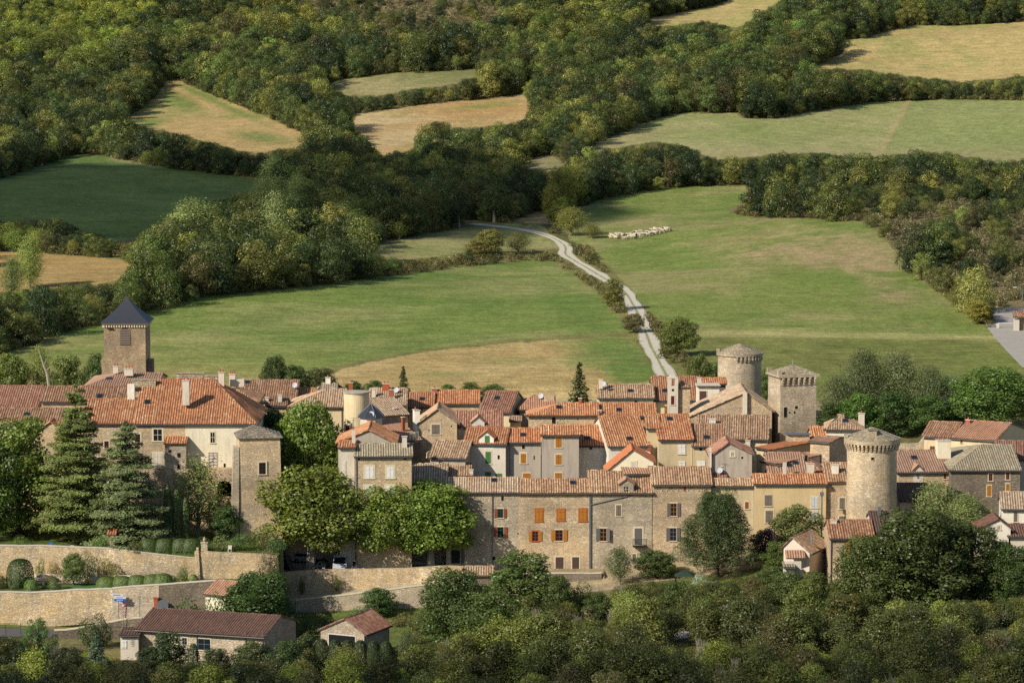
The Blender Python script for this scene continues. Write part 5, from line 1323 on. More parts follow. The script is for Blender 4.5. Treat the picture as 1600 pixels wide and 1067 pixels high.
def church():
    Y = 486; a = P(162, 505, Y); b = P(227, 505, Y); z = a.z; L = b.x-a.x; base = 6
    root = empty('church_tower', ((a.x+b.x)/2, Y+L/2, 8), 'square church bell tower with a dark curved slate roof', 'church tower')
    m = MB(); m.box((a.x, Y, base), (L, 0, 0), (0, L, 0), (0, 0, z-base)); m.build('wall', M['church'], root)
    k = MB(); k.box((a.x-.28, Y-.28, z-.25), (L+.56, 0, 0), (0, L+.56, 0), (0, 0, .3)); 
    for i in range(17): k.box((a.x-.05+i*(L-.15)/16, Y-.24, z-.62), (.2, 0, 0), (0, .26, 0), (0, 0, .36))
    for i in range(17): k.box((b.x-.02, Y+i*(L-.15)/16, z-.62), (.26, 0, 0), (0, .2, 0), (0, 0, .36)); k.box((a.x-.24, Y+i*(L-.15)/16, z-.62), (.26, 0, 0), (0, .2, 0), (0, 0, .36))
    k.build('cornice', M['trim'], root)
    g = MB(); cx, cy = (a.x+b.x)/2, Y+L/2; za = P(194.5, 463, Y+L/2).z; h0 = L/2+.62; prev = None
    for i in range(11):
        f = i/10; h = h0*((1-f)**1.22*.93+.07*(1-f)**5)+.03; zz = z+.06+(za-z)*f
        if i == 0: h = h0
        ring = [Vector((cx-h, cy-h, zz)), Vector((cx+h, cy-h, zz)), Vector((cx+h, cy+h, zz)), Vector((cx-h, cy+h, zz))]
        if prev:
            for s in range(4): g.face([prev[s], prev[(s+1) % 4], ring[(s+1) % 4], ring[s]])
        else: g.face(ring[::-1])
        prev = ring
    g.tube([(cx, cy, za-.3), (cx, cy, za+.7)], [.09, .03], 6); g.build('roof', M['slate'], root)
    # arched louvred bell opening
    A = P(187.8, 539, Y); B = P(202.3, 511, Y); w = B.x-A.x; r = w/2; zs = B.z-r; pts = [(A.x+r+r*math.cos(t*math.pi/10), zs+r*math.sin(t*math.pi/10)) for t in range(11)]
    f = MB(); out = [(A.x+w, A.z)]+pts+[(A.x, A.z)]; f.face([(x, Y-.03, zz) for x, zz in out[::-1]]); ob = f.build('bell_opening', M['hole_shade'], root)  # dark face stands for the shade behind the louvres
    fr = MB()
    big = [(A.x+r+(x-A.x-r)*1.16, zs+(zz-zs)*1.16 if zz > zs else zz) for x, zz in out]
    for i in range(len(out)-1): fr.hexa([Vector((out[i][0], Y-.0, out[i][1])), Vector((big[i][0], Y-.0, big[i][1])), Vector((big[i+1][0], Y-.0, big[i+1][1])), Vector((out[i+1][0], Y-.0, out[i+1][1]))], [Vector((out[i][0], Y-.09, out[i][1])), Vector((big[i][0], Y-.09, big[i][1])), Vector((big[i+1][0], Y-.09, big[i+1][1])), Vector((out[i+1][0], Y-.09, out[i+1][1]))])
    fr.build('arch_surround', M['church'], ob)
    lv = MB(); i = 0; zz = A.z+.1
    while zz < B.z-.25:
        hw = r if zz < zs else math.sqrt(max(.01, r*r-(zz-zs)**2)); lv.hexa([Vector((A.x+r-hw, Y-.04, zz+.16)), Vector((A.x+r+hw, Y-.04, zz+.16)), Vector((A.x+r+hw, Y-.16, zz)), Vector((A.x+r-hw, Y-.16, zz))], [Vector((A.x+r-hw, Y-.04, zz+.19)), Vector((A.x+r+hw, Y-.04, zz+.19)), Vector((A.x+r+hw, Y-.16, zz+.03)), Vector((A.x+r-hw, Y-.16, zz+.03))]); zz += .27
    lv.build('louvre', M['wood'], ob)
    # stair turret stub on the right, corbelled stub on the left, clock bracket
    s = MB(); zt = P(231, 564, Y).z; s.box((b.x, Y+1, base), (.9, 0, 0), (0, 2.6, 0), (0, 0, zt-base)); s.build('stair_turret', M['dark_wall'], root)
    s = MB(); zt = P(160, 562, Y).z; s.box((a.x-.45, Y+.5, base), (.5, 0, 0), (0, 1.6, 0), (0, 0, zt-base)); s.build('buttress', M['church'], root)
    s = MB(); q = P(172, 514, Y); s.box((q.x-.4, Y-.3, q.z), (.9, 0, 0), (0, .32, 0), (0, 0, .07)); s.box((q.x-.2, Y-.22, q.z+.07), (.1, 0, 0), (0, .1, 0), (0, 0, .3)); s.box((q.x+.2, Y-.22, q.z+.07), (.1, 0, 0), (0, .1, 0), (0, 0, .3)); s.build('bracket', M['black'], root)
church()
def pavilion():
    """stone corner pavilion of the manor"""
    Y = 431; yaw = R(9); u = Vector((math.cos(yaw), math.sin(yaw), 0)); n = Vector((-math.sin(yaw), math.cos(yaw), 0)); a = P(373.8, 685, Y); b = vplane(437.5, 685, a, n); L = (b-a).dot(u); D = 5.4; base = 0; z = a.z
    root = empty('corner_pavilion', (a.x+2.5, Y+2.5, 4), 'square stone corner pavilion with a grey slab pyramid roof', 'tower')
    m = MB(); A = Vector((a.x, a.y, base)); bt = .55
    b4 = [A-u*.1-n*.5, A+u*(L+.35)-n*.5, A+u*L+n*D, A+n*D]; t4 = [Vector((p.x, p.y, z)) for p in (a, a+u*L, a+u*L+n*D, a+n*D)]
    m.hexa(b4, t4); m.build('wall', M['rubble'], root)
    bb = MB(); bb.hexa([A-u*1.5-n*.9, A-u*.3-n*.9, A-u*.2+n*2, A-u*1.4+n*2], [Vector((a.x, a.y, z-1.2))+q for q in (-u*.75-n*.1, -u*.02-n*.1, -u*.02+n*2, -u*.75+n*2)]); bb.build('buttress', M['facade_grey'], root)
    g = MB(); o = .35; P4 = [Vector((p.x, p.y, z)) for p in (a-u*o-n*o, a+u*(L+o)-n*o, a+u*(L+o)+n*(D+o), a-u*o+n*(D+o))]; cen = sum(P4, Vector((0, 0, 0)))/4-u*.6; cen.z = P(397, 664, Y+2.5).z
    for s in range(7):
        f0, f1 = s/7, (s+1)/7; R0 = [p.lerp(cen, f0)+UP*.12 for p in P4]; R1 = [p.lerp(cen, f1*.99)+UP*.03 for p in P4]; R_ = [p.lerp(cen, f0) for p in P4]
        for i in range(4): j = (i+1) % 4; g.face([R0[i], R0[j], R1[j], R1[i]]); g.face([R_[i], R_[j], R0[j], R0[i]])
    g.face([p for p in P4][::-1]); g.build('roof', M['lauze'], root)
    for w in (W('w',404.5,722,415,740.4,fc='sh_red',bars=3,trim=.18),):
        x0, y0, x1, y1 = w['r']; c0 = vplane(x0, y1, a, n); c1 = vplane(x1, y0, a, n); opening(w, root, c0-n*.2, u, -n, (c1-c0).dot(u), c1.z-c0.z)
pavilion()
def manor_bits():
    # stone bay, stone facing of the left half, arched terrace
    Y = 440
    q = MB(); a = P(211, 664, Y-.02); b = P(289, 664, Y-.02); q.box((a.x, Y-.009, 3), (b.x-a.x, 0, 0), (0, .006, 0), (0, 0, a.z-3-.1)); 
    root = [o for o in COL.objects if o.name.startswith('manor_house') and 'big' in o.get('label', '')][0]
    q.build('stone_facing', M['rubble'], root)
    a = P(257.5, 693, Y-1.6); b = P(290.5, 693, Y-1.6); m = MB(); m.box((a.x, Y-1.6, 3), (b.x-a.x, 0, 0), (0, 1.5, 0), (0, 0, a.z-3)); bo = m.build('bay', M['facade_grey'], root)
    r = MB(); zt = P(274, 682, Y).z; tile_slope(r, [(a.x-.15, Y-1.95, a.z+.02), (b.x+.15, Y-1.95, a.z+.02), (b.x+.15, Y-.05, zt), (a.x-.15, Y-.05, zt)], thick=.1); r.build('bay_roof', [M['t_orange'], M['wood']], bo)
    for x0, y0, x1, y1 in ((263,702.5,267.7,707),(277,707.5,282,714.5),(277,726,281,732)):
        c0 = P(x0, y1, Y-1.6); c1 = P(x1, y0, Y-1.6); g = MB(); g.box((c0.x, Y-1.63, c0.z), (c1.x-c0.x, 0, 0), (0, .05, 0), (0, 0, c1.z-c0.z)); g.build('vent', M['hole_shade'], bo)  # dark plates coloured as the shade within the vents
    # terrace on an arch
    a = P(291, 733, Y-2); b = P(364, 733, Y-2); m = MB(); zt = a.z; A0 = P(339, 752, Y-2); A1 = P(362, 752, Y-2); za = P(350, 751, Y-2).z
    m.box((a.x, Y-2, 3), (A0.x-a.x, 0, 0), (0, 1.95, 0), (0, 0, zt-3)); cxx = (A0.x+A1.x)/2; rr = (A1.x-A0.x)/2; n = 10; zs = za-rr
    for i in range(n):
        t0, t1 = math.pi*(1-i/n), math.pi*(1-(i+1)/n); x0, x1 = cxx+rr*math.cos(t0), cxx+rr*math.cos(t1); z0, z1 = zs+rr*math.sin(t0), zs+rr*math.sin(t1)
        m.hexa([Vector((x0, Y-2, z0)), Vector((x1, Y-2, z1)), Vector((x1, Y-.05, z1)), Vector((x0, Y-.05, z0))], [Vector((x0, Y-2, zt)), Vector((x1, Y-2, zt)), Vector((x1, Y-.05, zt)), Vector((x0, Y-.05, zt))])
    m.box((A1.x, Y-2, 3), (b.x-A1.x, 0, 0), (0, 1.95, 0), (0, 0, zt-3)); m.box((A0.x, Y-1.5, 3), (A1.x-A0.x, 0, 0), (0, .5, 0), (0, 0, P(350, 776, Y-1.5).z-3))
    to = m.build('terrace', M['rubble'], root)
    g = MB(); g.box((A0.x, Y-.4, 3), (A1.x-A0.x, 0, 0), (0, .1, 0), (0, 0, za-3)); g.build('arch_shade', M['hole_shade'], to)  # dark sheet stands for the shade under the arch
    # slab parapets along the ridge
    def cop(x0, x1, y, yy, mat, h=.7):
        p0 = P(x0, y, yy); p1 = P(x1, y, yy); m = MB(); m.box((p0.x, yy, p0.z-h), (p1.x-p0.x, 0, 0), (0, .6, 0), (0, 0, h)); m.box((p0.x-.1, yy-.1, p0.z), (p1.x-p0.x+.2, 0, 0), (0, .8, 0), (0, 0, .14)); return m.build('ridge_parapet', M[mat], root)
    cop(276, 318, 584, 450.5, 'lauze_pale', .9); cop(321, 341, 588, 449.2, 'lauze_pale', 1.0); cop(206, 243, 594, 447, 'lauze_pale', .9)
    p = P(205, 600, 446); m = MB(); m.cbox((p.x, 446, p.z-2.1), 1.0, 1.0, 2.1); m.build('chimney', M['white'], root)
manor_bits()
def turret():
    # round turret
    Y = 455; a = P(536, 616, Y); b = P(576, 616, Y); r = (b.x-a.x)/2; c = Vector(((a.x+b.x)/2, Y+r, 0)); z = a.z
    root = empty('round_turret', (c.x, c.y, 2), 'plain round rendered turret with a flat top', 'turret'); m = MB(); m.lathe(c, [(r, 1), (r, z)], 40); m.build('wall', M['yellow'], root)
    q = MB(); q.lathe(c, [(r, z), (r+.16, z+.05), (r+.16, z+.2), (0, z+.42)], 40); q.build('roof', M['grey'], root)
    c0 = P(540, 673.5, Y+.35); opening(W('s',0,0,0,0,c='sh_red',trim=.18), root, c0-Vector((0, .15, 0)), Vector((.97, -.24, 0)), Vector((-.24, -.97, 0)), .6, .9)
    # slate turret
    Y = 450; a = P(560, 653, Y); b = P(598, 653, Y); r = (b.x-a.x)/2; c = Vector(((a.x+b.x)/2, Y+r, 0)); z = a.z; za = P(578.5, 630, Y+r).z
    root = empty('slate_turret', (c.x, c.y, 2), 'small octagonal turret with a dark slate roof', 'turret'); m = MB(); m.lathe(c, [(r*.96, 1), (r*.96, z)], 8, a0=R(22.5)); m.build('wall', M['greyw'], root)
    q = MB(); q.lathe(c, [(r*.95, z-.02), (r+.35, z-.05), (r+.3, z+.05), (0, za)], 8, a0=R(22.5)); ro = q.build('roof', M['slate'], root)
    h = MB()
    for i in range(8):
        t = R(22.5)+i*math.pi/4; e = Vector((math.cos(t), math.sin(t), 0)); h.tube([c+e*(r+.3)+UP*(z+.09), c+UP*(za+.04)], .04, 4)
    h.tube([c+UP*za, c+UP*(za+.9)], [.05, .02], 5); h.build('hip_flashing', M['zinc'], ro)
    dish(root, P(580, 648, Y+.4), .5)
turret()
def bell_gable():
    Y = 476; a = P(1043.5, 600, Y); b = P(1059.5, 600, Y); w = b.x-a.x; zt = P(1051, 592, Y).z; zap = P(1051, 586.5, Y).z; base = 4
    root = empty('bell_gable', ((a.x+b.x)/2, Y, 5), 'narrow white bell gable tower with an empty arch', 'bell tower'); D = .9
    m = MB(); A0 = P(1049, 603, Y); A1 = P(1054.3, 603, Y); zo = A0.z; ztop = P(1051, 591, Y).z; x0, x1 = a.x, b.x
    m.box((x0, Y, base), (w, 0, 0), (0, D, 0), (0, 0, zo-base)); m.box((x0, Y, zo), (A0.x-x0, 0, 0), (0, D, 0), (0, 0, ztop-zo)); m.box((A1.x, Y, zo), (x1-A1.x, 0, 0), (0, D, 0), (0, 0, ztop-zo))
    cx = (x0+x1)/2; m.hexa([Vector((x0-.1, Y-.05, ztop)), Vector((x1+.1, Y-.05, ztop)), Vector((x1+.1, Y+D, ztop)), Vector((x0-.1, Y+D, ztop))], [Vector((cx-.25, Y-.05, zap)), Vector((cx+.25, Y-.05, zap)), Vector((cx+.25, Y+D, zap)), Vector((cx-.25, Y+D, zap))])
    m.build('wall', M['greyw'], root)
    for w_ in (W('w',1048.3,618.5,1053.6,632,fc='sh_red',gc='sh_red',trim=.1), W('v',1049.5,607.5,1053,611)):
        x_0, y0, x_1, y1 = w_['r']; c0 = P(x_0, y1, Y); c1 = P(x_1, y0, Y); opening(w_, root, c0, Vector((1, 0, 0)), Vector((0, -1, 0)), c1.x-c0.x, c1.z-c0.z)
    s = MB(); p0 = P(1059.5, 607, Y+.6); p1 = P(1078, 607, Y+.6); s.box((p0.x, Y+.6, base), (p1.x-p0.x, 0, 0), (0, 3, 0), (0, 0, p0.z-base)); so = s.build('side_block', M['rubble'], root)
    r = MB(); zz = P(1064, 595, Y+2).z; e = .2; q = [Vector((p0.x-.05, Y+.4, p0.z)), Vector((p1.x+e, Y+.4, p0.z)), Vector((p1.x+e, Y+3.8, p0.z)), Vector((p0.x-.05, Y+3.8, p0.z))]; ap = Vector((p0.x+.5, Y+2, zz))
    for i in range(3): tile_slope(r, [q[i]+UP*.1, q[i+1]+UP*.1, ap+UP*.1], thick=.08)
    r.build('side_roof', [M['t_mix'], M['wood']], so)
bell_gable()
# balcony of the dormer house, machicolation box, cable pole, wall crack irons
def bits():
    hs = {o.get('label'): o for o in COL.objects if o.parent is None and o.get('label')}
    root = hs['stone house with a small roof dormer and an iron balcony']
    Y = 435; a = P(988.5, 851.5, Y); b = P(1010, 851.5, Y); m = MB(); m.box((a.x, Y-.9, a.z-.12), (b.x-a.x, 0, 0), (0, .9, 0), (0, 0, .12))
    for k in range(17): x = a.x+.03+(b.x-a.x-.06)*k/16; m.tube([(x, Y-.87, a.z), (x, Y-.87, a.z+.95)], .014, 4)
    for k in range(6):
        for x in (a.x+.03, b.x-.03): y = Y-.87+k*.17; m.tube([(x, y, a.z), (x, y, a.z+.95)], .014, 4)
    m.tube([(a.x+.03, Y-.02, a.z+.95), (a.x+.03, Y-.87, a.z+.95), (b.x-.03, Y-.87, a.z+.95), (b.x-.03, Y-.02, a.z+.95)], .028, 4)
    m.build('balcony', M['black'], root)
    m = MB(); p = P(924, 788, Y-.14); q = P(991, 772.5, Y-.14); m.tube([(p.x, Y-.14, p.z), (q.x, Y-.14, q.z)], .06, 5); m.build('drain_pipe', M['zinc'], root)
    root = hs['stone house squeezed against the big round tower']; m = MB(); p = P(1320, 771, Y-.9); q = P(1328, 760, Y-.9)
    m.box((p.x, Y-.8, p.z+.3), (q.x-p.x, 0, 0), (0, 1.4, 0), (0, 0, q.z-p.z-.3)); m.box((p.x+.1, Y-.5, p.z-.1), (.2, 0, 0), (0, 1, 0), (0, 0, .4)); m.box((q.x-.3, Y-.5, p.z-.1), (.2, 0, 0), (0, 1, 0), (0, 0, .4)); m.build('machicolation', M['tower'], root)
    # cable pole
    p = P(1283.5, 836, 432.5); t_ = P(1283.5, 771, 432.5); root = empty('cable_pole', (p.x, 432.5, 0), 'thin grey metal pole in front of the ochre house', 'pole')
    m = MB(); m.tube([(p.x, 432.5, Tz(p.x, 432.5)-.5), (p.x, 432.5, t_.z)], [.13, .1], 8); m.build('shaft', M['metal'], root); m = MB(); m.cbox((p.x, 432.5, t_.z-.3), .5, .4, .5); m.tube([(p.x, 432.4, t_.z+.2), (p.x+.1, 432.4, t_.z+.7)], .05, 5); m.build('bracket_box', M['metal'], root)
    # canopy of the pink house
    root = hs['small pinkish house with a shaded grey side and a canopy']; Y = 411.6; a = P(1228, 872, Y); b = P(1258, 872, Y); m = MB(); zt = a.z+.8
    tile_slope(m, [(a.x, Y-.2, a.z), (b.x, Y-.2, a.z), (b.x, Y+1.4, zt), (a.x, Y+1.4, zt)], thick=.08); m.build('canopy', [M['t_pale'], M['wood']], root)
    m = MB(); w0 = P(1226, 877, 410.5); w1 = P(1252, 877, 410.5); m.box((w0.x, 410.5, .3), (w1.x-w0.x, 0, 0), (0, .3, 0), (0, 0, w0.z-.3)); m.build('yard_wall', M['greyw'], root)
bits()
# ---------------------------------------------------------------- retaining walls
def wall_run(label, pts, mat, cat='garden wall', thick=.6, cop=.0, copm='trim', name='retaining_wall', jag=.04):
    """pts: (px, ytop, ybottom, Y)"""
    P0 = [(P(x, yt, Y), P(x, yb, Y).z) for x, yt, yb, Y in pts]; m = MB(); rg = random.Random(len(pts)+int(pts[0][0]))
    top = []
    for i in range(len(P0)-1):
        (a, za), (b, zb_) = P0[i], P0[i+1]; n = max(1, int((b-a).length/1.2))
        for k in range(n): t = k/n; p = a.lerp(b, t); top.append((p, za+(zb_-za)*t))
    top.append(P0[-1]); top = [(Vector((p.x, p.y, p.z+rg.uniform(-jag, jag))), z) for p, z in top]
    for i in range(len(top)-1):
        (a, za), (b, zb_) = top[i], top[i+1]; d = Vector((b.x-a.x, b.y-a.y, 0)).normalized(); n = Vector((-d.y, d.x, 0))*thick; bt = Vector((0, -.22, 0))
        A0, B0 = Vector((a.x, a.y, za-.6))+bt, Vector((b.x, b.y, zb_-.6))+bt
        m.face([A0, B0, b, a]); m.face([a, b, b+n, a+n]); m.face([b+n, a+n, Vector((a.x+n.x, a.y+n.y, za)), Vector((b.x+n.x, b.y+n.y, zb_))][::-1])
        if i == 0: m.face([A0, a, a+n, Vector((a.x+n.x, a.y+n.y, za-.6))])
        if i == len(top)-2: m.face([B0, Vector((b.x+n.x, b.y+n.y, zb_-.6)), b+n, b])
    m.org = (P0[0][0].x, P0[0][0].y, P0[0][1])
    if cop:
        root = empty(name, m.org, label, cat); m.build('wall', M[mat], root); c = MB()
        for i in range(len(top)-1):
            a, b = top[i][0], top[i+1][0]; d = (b-a).normalized(); n = Vector((-d.y, d.x, 0)).normalized()*(thick+.12); o = -n.normalized()*.06
            c.hexa([a+o+UP*.01, b+o+UP*.01, b+o+n+UP*.01, a+o+n+UP*.01], [a+o+UP*(cop), b+o+UP*cop, b+o+n+UP*cop, a+o+n+UP*cop])
        c.build('coping', M[copm], root); return root
    return tag(m.build(name, M[mat]), label, cat)
wall_run('high pale garden wall under the cedars', [(-60,853,905,419.4),(60,853,903,419.4),(168,857,902,419.4),(210,862,900,419.4),(304,872,900,419.4)], 'garden_wall', cop=.1, copm='greyw')
wall_run('weathered garden wall right of the hedge with a walled up niche', [(304,861,899,419.2),(345,863,899,419.2),(400,865,898,419.2),(434,868,894,419.6)], 'garden_wall')
wall_run('short garden wall end turning towards the parking', [(434,868,897,419.8),(438.5,873,893,430),(440,858,880,447)], 'garden_wall', jag=.02)
m0 = wall_run('lower garden wall of brown rubble above the road', [(-60,925,976,408.3),(50,926,973,408.3),(120,922,968,408.3),(175,920,963,408.3)], 'garden_wall', cop=.1, copm='greyw')
wall_run('stretch of freshly pointed white wall behind the road signs', [(175,920,963,408.29),(205,917,960,408.29),(248,914,957,408.29)], 'pale_wall', cop=.1, copm='greyw')
wall_run('dark dry stone end of the lower garden wall', [(248,914,957,408.3),(300,910,957,408.3),(341,907,957,408.3)], 'dark_wall', cop=.1, copm='greyw')
wall_run('parking terrace retaining wall with plane tree shadows', [(434,894,940,429.4),(490,890,938,429.4),(560,889,930,429.4),(640,887,922,429.4),(700,884,912,429.4),(722,885,905,429.4)], 'garden_wall')
wall_run('ramp wall below the parking terrace', [(462,938,968,423.8),(520,932,972,423.8),(580,925,972,423.8),(640,917,965,423.8),(692,911,958,423.8)], 'facade_grey', cop=.12)
wall_run('low stone wall under the front row of houses', [(795,897,925,430.4),(860,896,925,430.4),(940,896,930,430.4)], 'dark_wall', cop=.08, copm='greyw')
wall_run('broken stone bank below the stone houses', [(895,921,945,424),(940,918,944,424),(995,915,938,424)], 'facade_grey')
wall_run('tumbled roadside wall of white stones', [(85,985,996,401.5),(120,983,993,402),(160,975,992,402.6),(190,969,990,403),(222,966,990,403)], 'dark_wall', cop=.14, copm='trim', name='roadside_wall', cat='low wall', jag=.08)
wall_run('stone raised bed edge along the garden wall foot', [(52,896,899,417.5),(150,898,901,417.5),(205,899,902,417.5)], 'trim', thick=.3, name='flower_bed_edge', cat='garden edge', jag=.02)
wall_run('low stone wall behind the lawn right of the big tower', [(1405,693,705,466),(1436,692,704,466),(1444,682,704,466)], 'tower')
# road, paths
rd = [XY(-90, 403.9), XY(0, 403.9), XY(60, 404.2), XY(120, 404.9), XY(170, 405.6), XY(230, 406.1), XY(290, 406.2)]
ribbon('road', rd, 4.6, M['asphalt'], lift=.05)
ribbon('path', [XY(980, 393.5), XY(1040, 396), XY(1110, 397), XY(1190, 396.5)], 3.4, M['paleroad'], lift=.08)
ribbon('path', [XY(1515, 396), XY(1545, 395), XY(1590, 398), XY(1660, 402)], 4.5, M['paleroad'], lift=.08)
g0 = [ground(1640,575), ground(1600,535), ground(1578,508), ground(1575,492), ground(1600,486), ground(1650,488)]
ribbon('road', [(v.x, v.y) for v in g0], 9.5, M['paleroad'], lift=.1)
ribbon('terrace_path', [XY(435, 440), XY(500, 436), XY(600, 435.5), XY(700, 436)], 9, M['paleroad'], lift=.04)
ribbon('lawn', [XY(92, 412.8), XY(120, 412.6), XY(156, 412.4)], 3.2, plain('mown_lawn', '44652c', .95, 0, .2, 2), lift=.05)
ribbon('gravel_path', [XY(40, 416), XY(100, 416), XY(210, 416.4)], 1.4, M['paleroad'], lift=.045)
lw = plain('park_lawn', '4a7a30', .95, 0, .2, 1.5)
ribbon('lawn', [XY(1376, 478), XY(1420, 481), XY(1460, 488)], 11, lw, lift=.07)
# ---------------------------------------------------------------- trees and shrubs one by one
broad('plane', 201, 11, 11, 26000, .25, k=38, z0=.3, rl=(.17, .27), inner=.7, jit=.6, bark='barkpale')
broad('oak', 202, 11, 11, 24000, .24, k=40, z0=.04, rl=(.15, .26), jit=.5)
broad('round', 203, 8, 7, 11000, .22, k=22, z0=.14, rl=(.2, .32))
broad('round2', 204, 9, 7, 11000, .23, k=26, z0=.1, rl=(.18, .3))
wispy('willow', 205, 10, 7, 12000, .19, 90, z0=.05)
wispy('airy', 206, 10, 6.5, 7000, .2, 70, z0=.12)
conifer('cedar', 207, 20, 11, 62000, .3, tiers=30, droop=.14, z0=.1, cedar=True, power=.6)
conifer('cedar2', 217, 16, 11, 56000, .28, tiers=26, droop=.16, z0=.07, cedar=True, power=.6)
conifer('spruce', 208, 7, 3.6, 3500, .24, tiers=14, droop=.25, z0=.08, power=1.0)
column('cypress', 209, 7, 1.3, 2600, .17)
pine('pine', 210, 13, 10.5, 52000, .22, 130)
pine('pine2', 211, 6, 5.5, 7000, .17, 22)
bush('shrub', 212, 2.4, 3, 2600, .15, 12)
bush('hedge', 213, 1.6, 3, 2600, .13, 10)
def topiary(key, seed, H, W, n, ls, square=.3):
    rng = np.random.default_rng(seed); d = rng.normal(size=(n, 3)); d[:, 2] = np.abs(d[:, 2]); d /= np.linalg.norm(d, axis=1, keepdims=True)
    e = d/np.power(np.sum(np.abs(d)**3.2, 1), 1/3.2)[:, None]
    C = e*np.array([W/2, W/2, H])*(.97+.04*rng.random(n))[:, None]; C[:, 2] = np.where(C[:, 2] < H*.2, C[:, 2]*rng.random(n), C[:, 2]); Nn = e+rng.normal(size=(n, 3))*.18; Nn /= np.linalg.norm(Nn, axis=1, keepdims=True)
    m = MB(); m.tube([(0, 0, -.2), (0, 0, H*.6)], [.1, .05], 5); proto(key, leaf_quads(C, Nn, ls*(.7+.6*rng.random(n)), rng), m)
topiary('topiary', 214, 3, 3.4, 9000, .13); topiary('ball', 215, 1.4, 1.5, 1800, .11); topiary('box', 216, 1.3, 3.4, 5000, .13)
def TREE(kind, px, top, wpx, Y, col, label, base=None, name=None, cat='tree', parts=True, group=None, z=None, rot=None):
    """px, top: crown top in the photograph; wpx: its width there; Y: how far it stands"""
    p = P(px, top, Y); zb = z if z is not None else (P(px, base, Y).z if base else Tz(p.x, Y))
    return place(kind, name or {'cedar': 'cedar', 'cedar2': 'cedar', 'spruce': 'spruce_tree', 'cypress': 'cypress', 'pine': 'pine_tree', 'pine2': 'pine_tree'}.get(kind, 'broadleaf_tree' if cat == 'tree' else 'shrub'),
                 (p.x, Y, zb), p.z-zb, wpx*Y/F, col, label, cat, group, parts=parts, rot=rot, sub='crown' if cat == 'tree' else 'foliage')
for a in [
 ('cedar', 117, 602, 128, 429.5, '6e7a46', 'tall cedar with layered yellowish green branches in front of the manor'),
 ('cedar2', 196, 664, 128, 426, '6c7854', 'blue green cedar with drooping layers right of the tall cedar'),
 ('round2', 28, 652, 118, 434, '5f722a', 'bright green leafy tree at the left edge beside the cedar'),
 ('round', -14, 690, 90, 430, '44591f', 'green leafy tree cut by the left edge of the garden'),
 ('airy', 309, 712, 88, 433, '66753c', 'airy pale green tree in front of the cream manor wall'),
 ('round2', 352, 790, 46, 430, '43592a', 'dark green bushy tree at the foot of the manor arch'),
 ('plane', 482, 628, 112, 452, '607628', 'bright plane tree on the square behind the corner pavilion'),
 ('plane', 420, 640, 80, 456, '3f5426', 'shaded plane tree close behind the corner pavilion'),  # shade behind the pavilion is put into this darker tint
 ('plane', 484, 728, 168, 433, '69742e', 'big plane tree with a pale trunk over the parked cars'),
 ('plane', 606, 752, 130, 433.5, '637528', 'left plane tree of the joined pair beside the white shuttered house'),
 ('plane', 673, 752, 136, 434, '647a28', 'right plane tree of the joined pair shading the front row of houses'),
 ('pine', 1122, 766, 128, 423, '41502a', 'tall dark pine in front of the beige houses'),
 ('round', 1244, 790, 78, 428, '5a6432', 'small leafy tree in front of the ochre house'),
 ('round', 1196, 826, 46, 426, '3a2730', 'purple leaved tree behind the pine'),
 ('round2', 1217, 845, 50, 420, '4f6029', 'green tree between the pine and the pinkish house'),
 ('oak', 1440, 796, 176, 402, '434f26', 'great dark oak below the big round tower'),
 ('oak', 1365, 838, 120, 399, '4a5628', 'left arm of the oak group in front of the stone cottage'),
 ('oak', 1520, 818, 124, 405, '424d24', 'right tree of the dark oak group near the white cottage'),
 ('oak', 1583, 850, 90, 403, '3f5325', 'dark tree at the right edge beside the oak group'),
 ('airy', 1462, 748, 90, 434, '6f7c49', 'pale feathery tree in front of the dark stone house'),
 ('airy', 1510, 770, 80, 431, '737f4a', 'second pale feathery tree right of the taller feathery one'),
 ('round', 1588, 780, 40, 433, '4e7330', 'green tree beside the white cottage at the right edge'),
 ('round2', 820, 863, 104, 413, '4c5f2a', 'round green tree below the brown doors of the front row'),
 ('oak', 712, 888, 112, 402, '435426', 'dark green tree beside the lean to shed'),
 ('round2', 766, 925, 90, 396, '4c5c2a', 'green tree right in front of the terrace end'),
 ('oak', 405, 892, 118, 404, '3f5528', 'broad dark tree between the tiny shed and the ramp wall'),
 ('round', 592, 918, 50, 420.5, '3f5a28', 'dense green climber tree against the ramp wall'),
 ('airy', 968, 852, 50, 426, '4b5a30', 'slender grey green tree by the brown front doors'),
 ('round', 1024, 860, 66, 427, '45562a', 'round dark tree under the open grey shutters'),
 ('pine2', 58, 966, 70, 388, '46662a', 'rounded bright pine below the left road'),
 ('spruce', 150, 985, 64, 380, '5c7060', 'bluish conifer in the dark bushes at the lower left'),
 ('spruce', 630, 573, 42, 518, '3f4d24', 'small spruce behind the houses with two skylights'),
 ('spruce', 905, 569, 76, 500, '45522c', 'taller spruce behind the half collapsed house'),
 ('round2', 262, 988, 60, 384, '36482a', 'dark tree in front of the long low house'),
 ('cypress', 302, 1005, 20, 383, '36482a', 'small dark conifer beside the big window of the long low house'),
 ('round', 395, 1002, 62, 382, '44502a', 'bushy tree in front of the right end of the long low house'),
 ('round', 448, 1000, 60, 380, '3f4f2a', 'bushy tree between the long low house and the garage'),
]: TREE(*a)
for i, (px, top, h, w) in enumerate(((262, 757, 0, 17), (276, 764, 0, 15), (290, 777, 0, 12))):
    TREE('cypress', px, top, w, 427, '4d6130', ('leftmost and tallest of the three slim cypresses', 'middle one of the three slim cypresses', 'rightmost and shortest of the three slim cypresses')[i], group='three slim cypresses in the manor garden')
